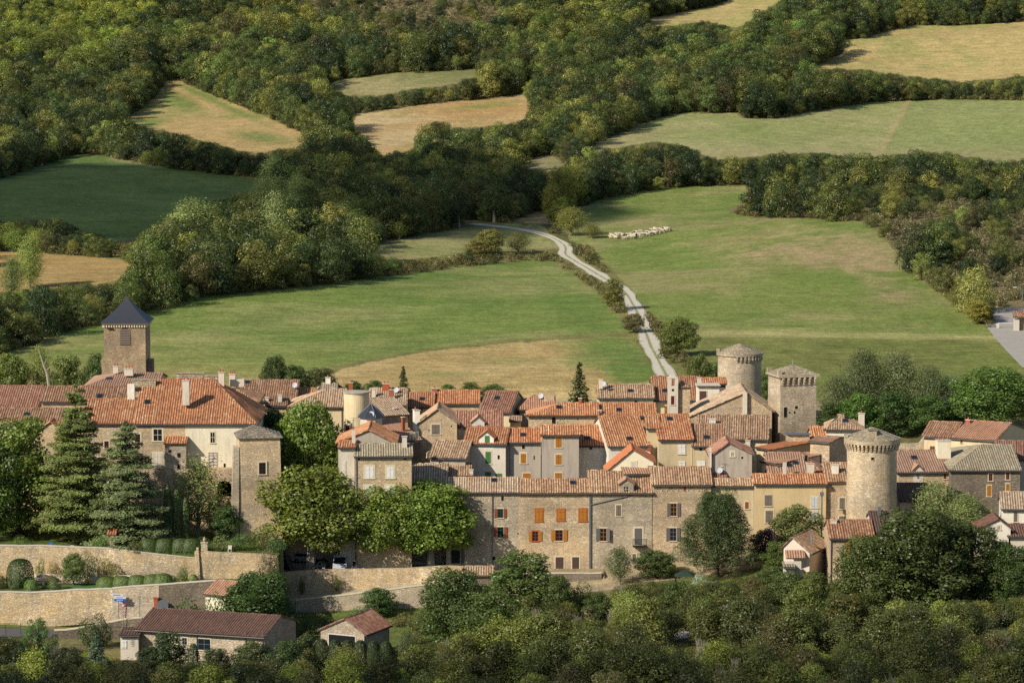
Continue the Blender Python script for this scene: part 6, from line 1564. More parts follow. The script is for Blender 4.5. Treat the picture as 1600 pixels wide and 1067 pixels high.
# trees behind the village
grp = 'trees behind the village on the right'
for a in [
 ('willow', 1310, 585, 70, 508, '5a6340', 'olive willow nearest the square tower'), ('willow', 1352, 545, 80, 514, '4f5a38', 'tallest olive willow of the group behind the park lawn'),
 ('willow', 1405, 548, 84, 516, '66704a', 'pale willow with bare twigs in the middle of the group'), ('willow', 1452, 572, 76, 514, '5c6844', 'grey green willow right of the pale one'),
 ('willow', 1484, 585, 50, 516, '6b7d56', 'slim silvery willow at the right of the group'), ('round', 1345, 615, 70, 500, '4f6d28', 'bright green bushy tree in front of the willows'),
 ('round2', 1398, 612, 64, 500, '3d5426', 'dark green bushy tree under the pale willow'), ('round', 1448, 618, 70, 500, '47602a', 'green bushy tree at the edge of the park lawn'),
 ('round2', 1300, 630, 50, 500, '405226', 'dark tree close to the corner of the square tower'), ('round2', 1492, 622, 50, 502, '36482a', 'dark tree between the willows and the big walnut'),
 ('plane', 1552, 575, 128, 498, '4f692a', 'big walnut tree with a few yellow leaves behind the farmhouse')]:
    TREE(*a)
for i, (px, top, w, Y, c) in enumerate([(18,552,60,512,'5d6b2c'),(62,538,44,514,'6a762f'),(104,556,56,514,'5b6830'),(142,566,48,512,'505f30'),(-20,556,60,512,'5a6830'),(148,552,30,520,'4a5a30')]):
    TREE(('round', 'airy', 'round2')[i % 3], px, top, w, Y, c, ['yellow green tree behind the farm wing at the far left', 'thin autumn tree by the dead trunk left of the church', 'olive tree behind the brown roof left of the church tower', 'dark olive tree touching the church tower', 'tree cut by the left edge behind the farm wing', 'slim tree hugging the back of the church tower'][i])
for i, (px, top, w, c, k) in enumerate([(428,556,42,'3c4c26','oak'),(460,570,48,'44582a','round'),(500,575,50,'4c5630','round2'),(553,595,30,'3d5426','round'),(586,594,34,'46602a','round'),(600,600,20,'46602a','round'),
      (700,600,24,'4a6a2c','round'),(735,597,34,'4a5e2c','round2'),(770,600,36,'53682f','round'),(1092,553,36,'5a6430','round'),(1112,566,40,'54682c','round2'),(1198,575,34,'566a30','round'),(1215,590,30,'4d6330','round2')]):
    TREE(k, px, top, w, 524 if px < 900 else 520, c, ['dark dense tree behind the manor chimneys', 'green tree right of the dark dense one', 'olive tree above the wide tan roof', 'small green tree behind the white chimney', 'green tree left of the brick chimneys', 'bush like tree between brick chimney and spruce', 'little tree at the left end of the striped roof',
      'olive bushy tree above the striped roof', 'green bushy tree above the big red roof', 'tree on the bank beside the end of the track', 'leafy tree left of the back round tower', 'leafy tree between the two back towers', 'green tree just behind the square tower'][i])
for i, (px, base, H_, w, c) in enumerate([(1062,556,60,56,'5d6630'),(1088,585,28,40,'5b6130'),(892,368,46,56,'77793a'),(870,352,30,34,'7c7d3c'),(958,485,50,34,'6a6b35'),(925,372,22,34,'6d6c38'),(1462,425,52,70,'3c4c28'),(1530,505,36,44,'868036'),(1500,480,30,50,'6f7136'),
      (765,398,40,46,'71703a'),(745,404,30,40,'76703f'),(810,396,34,44,'64663a'),(990,520,30,34,'66603e'),(45,450,82,52,'7d8c40'),(18,470,70,40,'5c6f34'),(240,455,90,60,'5b6b35'),(412,370,92,54,'7f8a50'),(430,420,120,60,'76834e'),(300,400,90,90,'76834c')]):
    g = ground(px, base); TREE('willow' if i in (13, 16, 17, 18) else ('round', 'round2', 'airy')[i % 3], px, base-H_, w, g.y, c,
      ['olive tree on the bank right of the track', 'low tree on the bank near the village end of the track', 'yellow green tree beside the shadow left of the sheep', 'pale bush like tree left of the yellow green one', 'tree overhanging the middle of the track', 'low bushy tree on the bank left of the sheep', 'lone dark oak on the scrub slope',
       'yellow tree at the corner above the right road', 'olive tree above the lower right corner of the pasture', 'tallest bush of the hedge above the green field', 'left bush of the hedge above the green field', 'right bush of the hedge above the green field', 'bare bush left of the track', 'tall poplar in front of the ochre field at the left', 'poplar at the left edge before the ochre field',
       'green tree at the left end of the willow copse', 'pale poplar rising over the dark green field', 'big pale poplar in the middle of the copse', 'wide pale willow left of the copse poplars'][i], parts=False)
# dead trunk by the church
m = MB(); o = P(76, 600, 509); q = lambda x, y: tuple(P(x, y, 509)); m.tube([q(77,606), q(74,585), q(68,570), q(60,545)], [.3, .24, .17, .06], 6); m.tube([q(73,578), q(80,573), q(85,572)], [.12, .07, .03], 5); m.tube([q(69,572), q(72,562), q(76,556)], [.1, .06, .02], 5)
m.org = (P(77,606,509).x, 509, P(77,606,509).z); tag(m.build('dead_tree', M['barkpale']), 'bare pale dead trunk left of the church tower', 'dead tree')
# garden shrubs
for a in [
 ('topiary', 31, 873, 40, 414, '2f4a22', 'big clipped dark green dome hedge in the lower garden'), ('ball', 49, 905, 22, 411, '5f7a38', 'pale round clipped bush beside the clipped dome'),
 ('ball', 85.5, 903, 19, 411, '4f5f30', 'round olive clipped bush left of the lawn'), ('ball', 69, 907, 9, 412, '33462a', 'tiny dark ball bush between two clipped bushes'),
 ('shrub', 22, 893, 22, 411.5, '5d6e48', 'grey green shrub before the clipped dome'), ('shrub', 2, 893, 26, 412, '4f4a30', 'brownish shrub at the left edge of the lower garden'),
 ('round', 114, 864, 36, 414, '5a6a34', 'small round fruit tree on the lawn'), ('shrub', 134, 859, 30, 417.5, '6b7650', 'tall grey green shrub behind the fruit tree'),
 ('shrub', 168, 871, 32, 417.8, '8a8552', 'yellowish shrub against the high garden wall'), ('shrub', 62, 870, 16, 417.8, '6d7c48', 'thin little shrub trained on the garden wall'), ('shrub', 86, 873, 20, 417.8, '8a7d55', 'dry brownish shrub on the garden wall'),
 ('ball', 268, 898, 16, 411, '6f8038', 'yellow green clipped ball near the wall steps'), ('ball', 302, 897, 16, 410.5, '5f7c30', 'bright clipped ball at the end of the hedge'), ('shrub', 283, 890, 20, 414, '4c6030', 'dark small shrub between the two clipped balls'),
 ('shrub', 287, 880, 14, 417, '6d8046', 'small palm like shrub before the wall'), ('shrub', 100, 902, 12, 415.4, '8a5a34', 'rust coloured low shrub in the flower bed'),
 ('shrub', 420, 855, 30, 417.6, '6e6450', 'dry grey shrub hanging over the walled niche'), ('shrub', 412, 822, 48, 424, '5a6230', 'olive shrub at the foot of the corner pavilion'), ('shrub', 433, 838, 28, 421.5, '3f6030', 'green shrub on the corner of the garden wall'),
 ('shrub', 372, 832, 36, 423, '4f6a30', 'green shrub between pavilion and pillar'), ('shrub', 347, 836, 30, 423, '6f7c46', 'pale herb shrub by the stone pillar'), ('shrub', 318, 838, 26, 423, '46602c', 'shrub right of the clipped hedge top'),
 ('shrub', 211, 842, 22, 420, '5b6236', 'creeper hanging over the high garden wall'), ('shrub', 38, 836, 34, 422, '56702e', 'low green shrub behind the left wall top'), ('shrub', 155, 836, 24, 421, '5a7c30', 'bright shrub left of the tiled shelter'),
 ('shrub', 500, 958, 50, 414, '5a6030', 'brushy shrub at the foot of the ramp wall'), ('shrub', 562, 945, 32, 419, '4f6e34', 'light green bush left of the climber tree'), ('shrub', 626, 955, 36, 415, '66623a', 'dry tuft of tall grass right of the climber tree'),
 ('shrub', 1097, 894, 34, 413, '8a9a8c', 'silvery blue shrub below the pine'), ('shrub', 1065, 890, 40, 426, '55622e', 'low green shrub below the grey shutters'), ('shrub', 526, 895, 10, 428.8, '6a7a30', 'tuft growing on the parking wall'), ('shrub', 472, 899, 9, 428.8, '5d6030', 'small tuft at the left of the parking wall'),
 ('shrub', 300, 930, 60, 402, '3e5426', 'dark shrubs before the dark dry stone wall'), ('shrub', 336, 925, 44, 401, '44602a', 'shrub beside the tiny shed'), ('shrub', 140, 962, 40, 397, '3f5228', 'dark shrub on the roadside bank'), ('shrub', 160, 955, 30, 398, '3c5028', 'dark shrub by the white stones of the roadside wall'),
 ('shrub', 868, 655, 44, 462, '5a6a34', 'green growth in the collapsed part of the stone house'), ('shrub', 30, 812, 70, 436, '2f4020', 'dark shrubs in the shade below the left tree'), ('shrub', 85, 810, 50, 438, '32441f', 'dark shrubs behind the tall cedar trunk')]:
    TREE(*a, cat='shrub', parts=True)
for i, x in enumerate((166, 190, 214, 238, 254)): TREE('box', x, 901-i*1.3, 34, 410.6-i*.05, '5b6f30', 'flower dotted low hedge along the lower garden wall', name='low_hedge', cat='hedge', group='pieces of the flower dotted low hedge', rot=.1)
for i, x in enumerate((232, 257, 283, 298)): TREE('box', x, 841, 34, 421.2, '4a5c2c', 'leafy clipped hedge on top of the high garden wall', name='high_hedge', cat='hedge', group='pieces of the hedge on the high wall', rot=.2)
M['yellowflower'] = plain('yellow_flowers', 'c9a020', .8); M['whiteflower'] = plain('pink_white_flowers', 'b58d9a', .8)
for i, (x, y, w, c, l) in enumerate([(76,903,8,'yellowflower','yellow flower clump left of the lawn'),(137,904,10,'yellowflower','yellow flower clump behind the fruit tree'),(175,903,9,'yellowflower','yellow flower clump above the low hedge'),(286,910,8,'yellowflower','yellow flower clump near the clipped balls'),(62,897,8,'whiteflower','pink flower clump near the clipped dome'),(200,898,14,'whiteflower','mauve flower clump in the bed above the hedge')]):
    rng = np.random.default_rng(i); n = 260; C = rng.normal(size=(n, 3))*[w*.082*.35, .2, .14]+[0, 0, .35]; C[:, 2] = np.abs(C[:, 2]); Nn = rng.normal(size=(n, 3))+[0, -.4, .6]; Nn /= np.linalg.norm(Nn, axis=1, keepdims=True)
    g = P(x, y, 415.3); me = mesh_np('flower_clump', leaf_quads(C, Nn, np.full(n, .13), rng), M[c]); o = bpy.data.objects.new('flower_clump', me); COL.objects.link(o); o.location = (g.x, 415.3, 1.5); tag(o, l, 'flowers', None, 'stuff')
for i, x in enumerate((503, 523, 543, 563, 583, 603)): TREE('box', x, 998+i*.6, 26, 385.5, '3a4626', 'dark clipped hedge in front of the garage', name='garage_hedge', cat='hedge', group='pieces of the dark hedge before the garage', rot=.1, z=-5.2)
for a in [('round', 232, 1010, 40, 383, '37432a', 'dark bush at the left end of the long low house'), ('round2', 335, 1012, 46, 381, '3c4828', 'dark bush right of the big window of the long low house'), ('shrub', 366, 1016, 36, 382, '414b2a', 'low bush under the downpipe of the long low house'),
 ('round', 478, 990, 44, 386, '404c28', 'bush left of the garage wall'), ('airy', 634, 985, 40, 390, '55603a', 'thin bush between the garage and the wire fence'), ('shrub', 485, 968, 40, 405, '4f5a2e', 'olive bush behind the gap between the two low houses'), ('shrub', 445, 962, 36, 408, '424e2a', 'dark bush at the foot of the ramp wall below the broad tree'),
 ('shrub', 650, 960, 34, 404, '5c6232', 'grassy bush left of the dark green tree'), ('round', 1232, 892, 54, 402, '4c5a2c', 'bush before the little annexe of the pinkish house'), ('round2', 1272, 893, 54, 402, '555e2e', 'bush before the shaded side of the pinkish house'), ('shrub', 1304, 892, 46, 401, '4a552a', 'bush at the foot of the stone cottage'), ('round', 1204, 884, 50, 410, '505e2e', 'bush left of the pinkish house'),
 ('round', 870, 898, 50, 410, '4c5a2c', 'bush under the low wall right of the round green tree'), ('shrub', 905, 905, 40, 413, '5a6034', 'pale bush below the low stone wall'), ('round2', 1060, 908, 56, 405, '4a582c', 'green bush below the dark canopy'), ('round', 935, 925, 44, 404, '48542a', 'green bush beside the tiny rusty shed')]:
    TREE(*a, cat='shrub', name='garden_shrub')
# ---------------------------------------------------------------- brush in the foreground
def foreground():
    rng = np.random.default_rng(9)
    sk = [(-80,992),(0,992),(25,990),(95,1010),(150,1000),(185,1030),(225,1024),(300,1032),(330,1032),(400,1024),(450,1010),(490,1001),(560,1001),(610,1003),(640,1005),(662,1002),(690,985),(720,985),(740,960),(790,930),(860,912),(900,935),(940,938),(960,912),(1000,903),(1060,908),(1100,905),(1190,896),(1290,902),(1330,905),(1380,925),(1440,935),(1500,935),(1560,930),(1600,925),(1700,930)]
    sx, sy = zip(*sk)
    polys = [[(998,982),(1182,978),(1182,992),(1000,998)], [(1522,962),(1590,960),(1590,977),(1545,977)], [(905,930),(952,930),(952,962),(905,962)]]
    C = []
    for step, kind in ((4.6, 'tree'), (2.7, 'bush'), (2.4, 'low')):
        y = 347
        while y < 424:
            for x in np.arange(-y*.185, y*.185, step): C.append((x+rng.normal()*step*.3+(y*7 % step), y+rng.normal()*step*.3, kind))
            y += step
    todo = []
    cov = np.zeros((300, 480), np.uint8); C.sort(key=lambda c: c[1]+(0 if c[2] == 'tree' else 2.5)); n = 0; kinds = {}
    for x, y, kind in C:
        z = Tz(x, y); px, py = proj(x, y, z); s = F/y
        h = {'tree': 4.0+3.6*rng.random(), 'bush': 2.0+1.6*rng.random(), 'low': .9+.7*rng.random()}[kind]; w = h*{'tree': .85, 'bush': 1.15, 'low': 1.5}[kind]*(.85+.3*rng.random())
        S = lambda q: np.interp(q, sx, sy)
        lim = max(S(px), S(px-w*s*.4), S(px+w*s*.4))
        if py-h*s < lim:
            h2 = (py-lim)/s
            if h2 < .7: continue
            w *= (h2/h)**.6; h = h2
        bad = False
        for p in polys:
            qx = np.array([px, px-w*s*.4, px+w*s*.4, px]); qy = np.array([py-h*s*.5, py-h*s*.6, py-h*s*.6, py-h*s*.95])
            if inpoly(p, qx, qy).any() or inpoly(p, np.array([px]), np.array([py])).any(): bad = True
        # the two low houses stay free
        if (205 < px < 470 and y > 379) or (495 < px < 612 and y > 387) or (px < 235 and y > 399) or (px < 700 and y > 416) or (915 < px < 950 and 398 < y < 408) or (1215 < px < 1415 and y > 405) or (px < 345 and y > 400 and px > 300): bad = True
        if bad or px < -40 or px > 1640: continue
        x0, x1 = int((px-w*s*.4)/4)+40, int((px+w*s*.4)/4)+40; y0, y1 = int((py-h*s*.9)/4), int(py/4); x0 = max(0, x0); x1 = min(480, x1); y0 = max(0, y0); y1 = min(285, y1)
        if x1 <= x0 or y1 <= y0 or (py-h*s) > 1100: continue
        if y0*4 < 1080:
            b = cov[y0:min(y1, 268), x0:x1]
            if b.size and (b > 1).mean() > .93: continue
            b += 1
        cl = ['3c4526', '454d28', '555829', '4a4a2c', '5f6030', '35402a'] if px < 620 else ['4c5429', '59602c', '656a30', '5c5a35', '6c7434', '49502b', '525a2c']
        c = cl[rng.integers(len(cl))]
        c = '%02x%02x%02x' % tuple(int(int(c[q:q+2], 16)*.93) for q in (0, 2, 4))
        if rng.random() < .08: c = '77832f'
        key = {'tree': ['near0', 'near1', 'near2', 'near3', 'nearw0', 'nearw1', 'nearw0', 'nearw1'][rng.integers(8)], 'bush': ['bush0', 'bush1', 'bush2', 'bush3', 'near0', 'nearw0', 'nearw1', 'twig0', 'twig0'][rng.integers(9)], 'low': ['bush0', 'bush1', 'bush2', 'twig1'][rng.integers(4)]}[kind]
        if key.startswith('twig'): c = '6b6350'
        zn = 'below the long low house' if px < 480 else 'below the garage and the terrace' if px < 760 else 'on the slope below the stone houses' if px < 1180 else 'on the slope below the oak group'
        ty = 'bare twiggy shrub' if key.startswith('twig') else 'young broadleaf tree' if kind == 'tree' else 'leafy shrub'
        tone = 'brownish grey' if key.startswith('twig') else 'dark green' if c in ('374023', '404725', '313b27', '444428') else 'olive green'
        todo.append((h*w*s*s, key, kind, (x, y, z-.1), h, w, c, f'{tone} {ty} {zn}', f'{tone} {ty}s {zn}', 8 < px < 1592 and py-h*s < 1055))
    todo.sort(key=lambda q: -q[0]*(1 if q[9] else .01)); nb = 0; mass = []
    for _, key, kind, loc, h, w, c, lab, grp_, vis in todo:
        if kind != 'tree' and (nb >= 296 or not vis): mass.append((key, loc, h, w, tint(c, rng, .25), rng.random()*6.28)); continue
        if kind != 'tree': nb += 1
        place(key, 'young_tree' if kind == 'tree' else 'wild_shrub', loc, h, w, c, lab, 'tree' if kind == 'tree' else 'shrub', grp_, rng=rng, jit=.24, parts=(kind == 'tree'))
    instance_mass('undergrowth', mass); n = len(todo)
    print('FG', n, kinds)
foreground()
# ---------------------------------------------------------------- vehicles, signs, animals, small things
def car(label, px, py, Y, col, L=4.1, Wd=1.72, H=1.45, rot=0, van=False, name='parked_car', z=None):
    """nose towards -y of its own frame"""
    g = P(px, py, Y); zz = Tz(g.x, Y) if z is None else z
    root = empty(name, (g.x, Y, zz), label, 'van' if van else 'car'); paint = plain(name+'_paint', col, .3, .2, .03)
    hw = Wd/2
    if van: prof = [(-L/2, .35, .75), (-L/2+.05, .85, 1), (-L/2+.75, 1.12, 1), (-L/2+1.35, H-.1, .9), (-L/2+1.8, H, .88), (L/2-.1, H, .88), (L/2, H-.3, .93), (L/2, .35, .95)]
    else: prof = [(-L/2, .35, .82), (-L/2+.04, .68, .93), (-L/2+1.05, .92, 1), (-L/2+1.75, H-.06, .78), (-L/2+2.2, H, .76), (L/2-1.0, H-.03, .76), (L/2-.25, .98, .95), (L/2, .75, .92), (L/2, .35, .88)]
    m = MB(); 
    O = Vector(root.location); ca, sa = math.cos(rot), math.sin(rot)
    X = lambda x, y, z_: O+Vector((x*ca-y*sa, x*sa+y*ca, z_))
    lower = .3
    for i in range(len(prof)-1):
        (y0, z0, w0), (y1, z1, w1) = prof[i], prof[i+1]; a, b = hw*w0, hw*w1
        m.face([X(-a, y0, z0), X(a, y0, z0), X(b, y1, z1), X(-b, y1, z1)])
        m.face([X(a, y0, z0), X(hw, y0, min(z0, .8)), X(hw, y1, min(z1, .8)), X(b, y1, z1)]); m.face([X(-a, y0, z0), X(-b, y1, z1), X(-hw, y1, min(z1, .8)), X(-hw, y0, min(z0, .8))])
        m.face([X(hw, y0, min(z0, .8)), X(hw, y0, lower), X(hw, y1, lower), X(hw, y1, min(z1, .8))]); m.face([X(-hw, y0, min(z0, .8)), X(-hw, y1, min(z1, .8)), X(-hw, y1, lower), X(-hw, y0, lower)])
    for e, q in ((0, prof[0]), (1, prof[-1])): m.face([X(-hw, q[0], lower), X(hw, q[0], lower), X(hw, q[0], q[1]), X(-hw, q[0], q[1])])
    m.face([X(-hw, -L/2, lower), X(hw, -L/2, lower), X(hw, L/2, lower), X(-hw, L/2, lower)]); m.build('body', paint, root)
    i0 = 2; (y0, z0, w0), (y1, z1, w1) = prof[i0], prof[i0+1]; d = .03
    gq = MB(); f = lambda t: (y0+(y1-y0)*t, z0+(z1-z0)*t, hw*(w0+(w1-w0)*t)*.88)
    A, B = f(.08), f(.9); gq.face([X(-A[2], A[0]-d, A[1]+d), X(A[2], A[0]-d, A[1]+d), X(B[2], B[0]-d, B[1]+d), X(-B[2], B[0]-d, B[1]+d)]); gq.build('windscreen', M['glass'], root)
    for s in (-1, 1):
        sg = MB(); yb = y1; ye = prof[-3][0]-.1; sg.face([X(s*(hw*.955), yb-.25, .98), X(s*(hw*.955), ye, .98), X(s*hw*(w1+.03), ye-.25, H-.14), X(s*hw*(w1+.03), yb+.12, H-.14)]); sg.build('side_window', M['glass'], root)
    for s in (-1, 1):
        h = MB(); h.box(X(s*hw*.82-.17, -L/2-.02, .6), X(.34, 0, 0)-O, X(0, .1, 0)-O, UP*.17); h.build('headlight', M['dish'], root)
        for yy in (-L/2+.8, L/2-.8):
            w = MB(); c = X(s*(hw-.08), yy, .31); ax = (X(s*.1, 0, 0)-O); w.tube([c-ax, c+ax], .31, 14); wo = w.build('wheel', M['black'], root); w = MB(); w.tube([c+ax, c+ax*1.15], .17, 10); w.build('rim', M['metal'], wo)
    gr = MB(); gr.box(X(-.45, -L/2-.025, .42), X(.9, 0, 0)-O, X(0, .1, 0)-O, UP*.16); gr.build('grille', M['black'], root)
    return root
car('white van with a dark windscreen parked behind the parking wall', 532, 880, 433.6, 'c3c6c9', L=4.9, Wd=1.9, H=2.25, van=True, name='parked_van')
car('grey beige car parked right of the white van', 559, 882, 433.4, '8a8274', rot=.05)
car('dark car parked between the pale plane trunk and the van', 501, 883, 433.6, '20242a', rot=-.08)
car('silver car parked sideways behind the plane trunk', 480, 868, 440, 'b5b7b9', rot=1.45, L=4.3)
for i, (x, y) in enumerate(((607, 884), (650, 885))):
    g = P(x, y-12, 437); m = MB(); m.cbox((g.x, 438, .0), 2.6, .35, .4); m.cbox((g.x, 438, .4), 2.9, .5, .08); m.org = (g.x, 438, 0); tag(m.build('stone_bench', M['trim']), ['long stone bench left in the plane tree shade', 'long stone bench right in the plane tree shade'][i], 'bench')
# road signs (arrow boards too small in the photograph to read)
M['s_white'] = plain('sign_white', 'b9c0c8', .4); M['s_blue'] = plain('sign_blue', '1d4fae', .4); M['s_red'] = plain('sign_red', 'b5402c', .4); M['s_yel'] = plain('sign_yellow', 'c8a01c', .4)
def signs():
    Y = 407.4; g = P(185.5, 962, Y); z0 = Tz(g.x, Y); root = empty('direction_sign', (g.x, Y, z0), 'post with two white and one blue direction boards by the white wall', 'road sign')
    m = MB(); m.tube([(g.x, Y, z0-.3), (g.x, Y, P(185, 925, Y).z)], .05, 6); m.build('post', M['metal'], root)
    for x0, x1, y0, y1, mt, rt in ((173.5, 192.5, 927, 931.5, 's_white', -1), (178.5, 197.5, 931.8, 935, 's_white', 1), (178.5, 197.5, 935.3, 939, 's_blue', 1)):
        a = P(x0, y1, Y-.09); b = P(x1, y0, Y-.09); h = b.z-a.z; m = MB(); o = a if rt > 0 else a; tip = .22
        pts = [(a.x, a.z), (b.x-tip, a.z), (b.x, a.z+h/2), (b.x-tip, b.z), (a.x, b.z)] if rt > 0 else [(a.x+tip, a.z), (b.x, a.z), (b.x, b.z), (a.x+tip, b.z), (a.x, a.z+h/2)]
        m.face([(x, Y-.11, z) for x, z in pts]); m.face([(x, Y-.07, z) for x, z in pts][::-1])
        for i in range(5): j = (i+1) % 5; m.face([(pts[i][0], Y-.11, pts[i][1]), (pts[i][0], Y-.07, pts[i][1]), (pts[j][0], Y-.07, pts[j][1]), (pts[j][0], Y-.11, pts[j][1])])
        bo = m.build('direction_board', M[mt], root); m = MB(); rg = random.Random(int(y0)); x = a.x+.3
        while x < b.x-.45: w = rg.uniform(.07, .16); m.box((x, Y-.116, a.z+h*.36), (w, 0, 0), (0, .004, 0), (0, 0, h*.3)); x += w+.05
        m.build('board_marking', M['black'] if mt == 's_white' else M['s_white'], bo)
    m = MB(); a = P(183, 926, Y); m.box((a.x, Y-.1, a.z), (.36, 0, 0), (0, .03, 0), (0, 0, .16)); m.build('number_plate', M['s_yel'], root)
    Y = 402.6; g = P(192.5, 970, Y); z0 = Tz(g.x, Y); root = empty('traffic_sign', (g.x, Y, z0), 'small post with a red bordered triangle above a round sign', 'road sign')
    m = MB(); m.tube([(g.x, Y, z0-.3), (g.x, Y, P(192, 941, Y).z)], .035, 6); m.build('post', M['metal'], root)
    c = P(192, 945.5, Y-.06); r = .32
    def tri(r, y, mt, par): m = MB(); m.face([(c.x-r, y, c.z+r*.6), (c.x, y, c.z-r*1.1), (c.x+r, y, c.z+r*.6)]); m.face([(c.x-r, y+.02, c.z+r*.6), (c.x+r, y+.02, c.z+r*.6), (c.x, y+.02, c.z-r*1.1)]); return m.build('give_way_triangle' if mt == 's_red' else 'triangle_centre', M[mt], par)
    t_ = tri(.38, Y-.06, 's_red', root); tri(.22, Y-.07, 's_white', t_)
    c2 = P(192, 959.5, Y-.06)
    for rr, yy, mt, nm in ((.3, 0, 's_red', 'round_sign'), (.21, .012, 's_white', 'round_sign_centre')):
        m = MB(); ring = [(c2.x+rr*math.cos(a*.3927), Y-.06-yy, c2.z+rr*math.sin(a*.3927)) for a in range(16)]; m.face(ring); m.face([(x, y+.02, z) for x, y, z in ring][::-1]); q = m.build(nm, M[mt], root if nm == 'round_sign' else q_)
        q_ = q
    m = MB(); m.tube([(c2.x-.13, Y-.085, c2.z+.13), (c2.x+.13, Y-.085, c2.z-.13)], .03, 4); m.tube([(c2.x-.02, Y-.084, c2.z-.14), (c2.x-.02, Y-.084, c2.z+.12), (c2.x+.08, Y-.084, c2.z+.06)], .022, 4); m.build('round_sign_mark', M['black'], q)
    Y = 403; g = P(218.5, 967, Y); z0 = Tz(g.x, Y); root = empty('sign_post', (g.x, Y, z0), 'bare grey post seen edge on right of the road signs', 'post'); m = MB(); m.tube([(g.x, Y, z0-.3), (g.x, Y, P(218.5, 934, Y).z)], .05, 6); m.build('post', M['metal'], root)
    m = MB(); zz = P(218, 937, Y).z; m.cbox((g.x, Y, zz-.6), .05, 1.4, .3); m.cbox((g.x, Y, zz-.2), .05, 1.4, .3); m.build('edge_on_board', M['s_white'], root)
signs()
def mirror():
    Y = 407.8; g = P(253, 955, Y); root = empty('round_mirror', (g.x, Y, Tz(g.x, Y)), 'round grey mirror dish above the dark red roof beside the road', 'mirror'); c = P(254, 945.5, Y-.3)
    m = MB(); m.tube([(c.x, Y-.2, -4), (c.x, Y-.2, c.z)], .05, 6); m.build('post', M['metal'], root); m = MB(); r = .75
    ring = [(c.x+r*math.cos(a*.3142), Y-.3, c.z+r*math.sin(a*.3142)) for a in range(20)]; m.face(ring); m.face([(x, y+.08, z) for x, y, z in ring][::-1])
    for i in range(20): a, b = ring[i], ring[(i+1) % 20]; m.face([a, (a[0], a[1]+.08, a[2]), (b[0], b[1]+.08, b[2]), b])
    m.build('dish', M['zinc'], root); m = MB(); m.cbox((c.x-.9, Y, c.z-.2), .5, .4, 1.1); m.cbox((c.x-.9, Y, c.z+.9), .8, .6, .1); m.build('pillar', M['brick'], root)
mirror()
def railing():
    m = MB(); a = P(-30, 985, 400); b = P(33, 985, 400); root = empty('roadside_railing', (b.x, 400, Tz(b.x, 400)), 'low rusty railing along the road at the left edge', 'railing')
    za = P(0, 974, 400).z; m.tube([(a.x, 400, za), (b.x, 400, za)], .04, 5); m.tube([(a.x, 400, za-.45), (b.x, 400, za-.45)], .03, 5); m.build('rail', M['sh_choc'], root)
    for i in range(4): x = b.x-.05-i*1.9; m = MB(); m.tube([(x, 400, Tz(x, 400)-.3), (x, 400, za)], .04, 5); m.build('post', M['sh_choc'], root)
railing()
# garden furniture
def chair(label, px, py, Y, col='w_white'):
    g = P(px, py, Y); z = Tz(g.x, Y); root = empty('garden_chair', (g.x, Y, z), label, 'chair'); m = MB(); m.cbox((g.x, Y, z+.42), .5, .5, .05); m.build('seat', M[col], root); m = MB(); m.cbox((g.x, Y+.24, z+.45), .5, .05, .45); m.build('backrest', M[col], root)
    for sx in (-1, 1):
        for sy in (-1, 1): m = MB(); m.cbox((g.x+sx*.21, Y+sy*.21, z-.1), .06, .06, .53); m.build('leg', M[col], root)
chair('white garden chair on the left of the upper garden', 59.5, 848, 421.5); chair('white garden chair beside the cedar trunk', 112, 849, 421.5); chair('white garden chair under the pillar shrubs', 359, 858, 421.5); M['blue'] = plain('blue_plastic', '2a62a8', .5); chair('blue garden chair in the shade of the cedar', 79, 843, 424, 'blue')
g = P(90, 848, 421.6); z = Tz(g.x, 421.6); root = empty('garden_bench', (g.x, 421.6, z), 'long low wooden garden bench before the cedar trunk', 'bench'); m = MB(); m.cbox((g.x, 421.6, z+.42), 2.4, .4, .06); m.build('seat', M['wood'], root)
for s in (-1, 1): m = MB(); m.cbox((g.x+s*1.0, 421.6, z-.1), .08, .35, .52); m.build('leg', M['wood'], root)
g = P(319.5, 858, 420.4); root = empty('stone_pillar', (g.x, 420.4, 4.6), 'square stone pillar with a small urn on the garden wall', 'pillar'); m = MB(); zt = P(319, 848, 420.4).z; m.cbox((g.x, 420.4, 3.6), .85, .7, zt-3.6); m.cbox((g.x, 420.4, zt), 1.0, .85, .12); m.build('shaft', M['tower'], root)
m = MB(); m.lathe((g.x, 420.4, zt+.12), [(.13, 0), (.08, .08), (.2, .25), (.22, .38), (.14, .5), (.08, .68), (0, .72)], 12); m.build('urn', M['tower'], root)
m = MB(); g = P(308, 880, 419); m.hexa([Vector((g.x-.35, 418.6, 1.2)), Vector((g.x+.45, 418.6, 1.2)), Vector((g.x+.45, 419.4, 1.2)), Vector((g.x-.35, 419.4, 1.2))], [Vector((g.x-.1, 419.0, 5.6)), Vector((g.x+.2, 419.0, 5.6)), Vector((g.x+.2, 419.5, 5.6)), Vector((g.x-.1, 419.5, 5.6))]); m.org = (g.x, 419, 1.2); tag(m.build('wall_buttress', M['garden_wall']), 'pointed stone buttress between the two garden walls', 'buttress')
g = P(1070, 905, 418); z = Tz(g.x, 418); root = empty('garden_gazebo', (g.x, 418, z), 'dark green garden canopy below the grey shutters', 'gazebo'); m = MB(); zt = P(1070, 899, 418).z; t = .35
q = [(-1.3, -1, 0), (1.3, -1, 0), (1.3, 1.2, 0), (-1.3, 1.2, 0)]; m.hexa([Vector((g.x+a, 418+b, zt)) for a, b, _ in q], [Vector((g.x+a*.3, 418+b*.3, zt+.55)) for a, b, _ in q]); m.build('canopy', plain('dark_green_canvas', '26382e', .7), root)
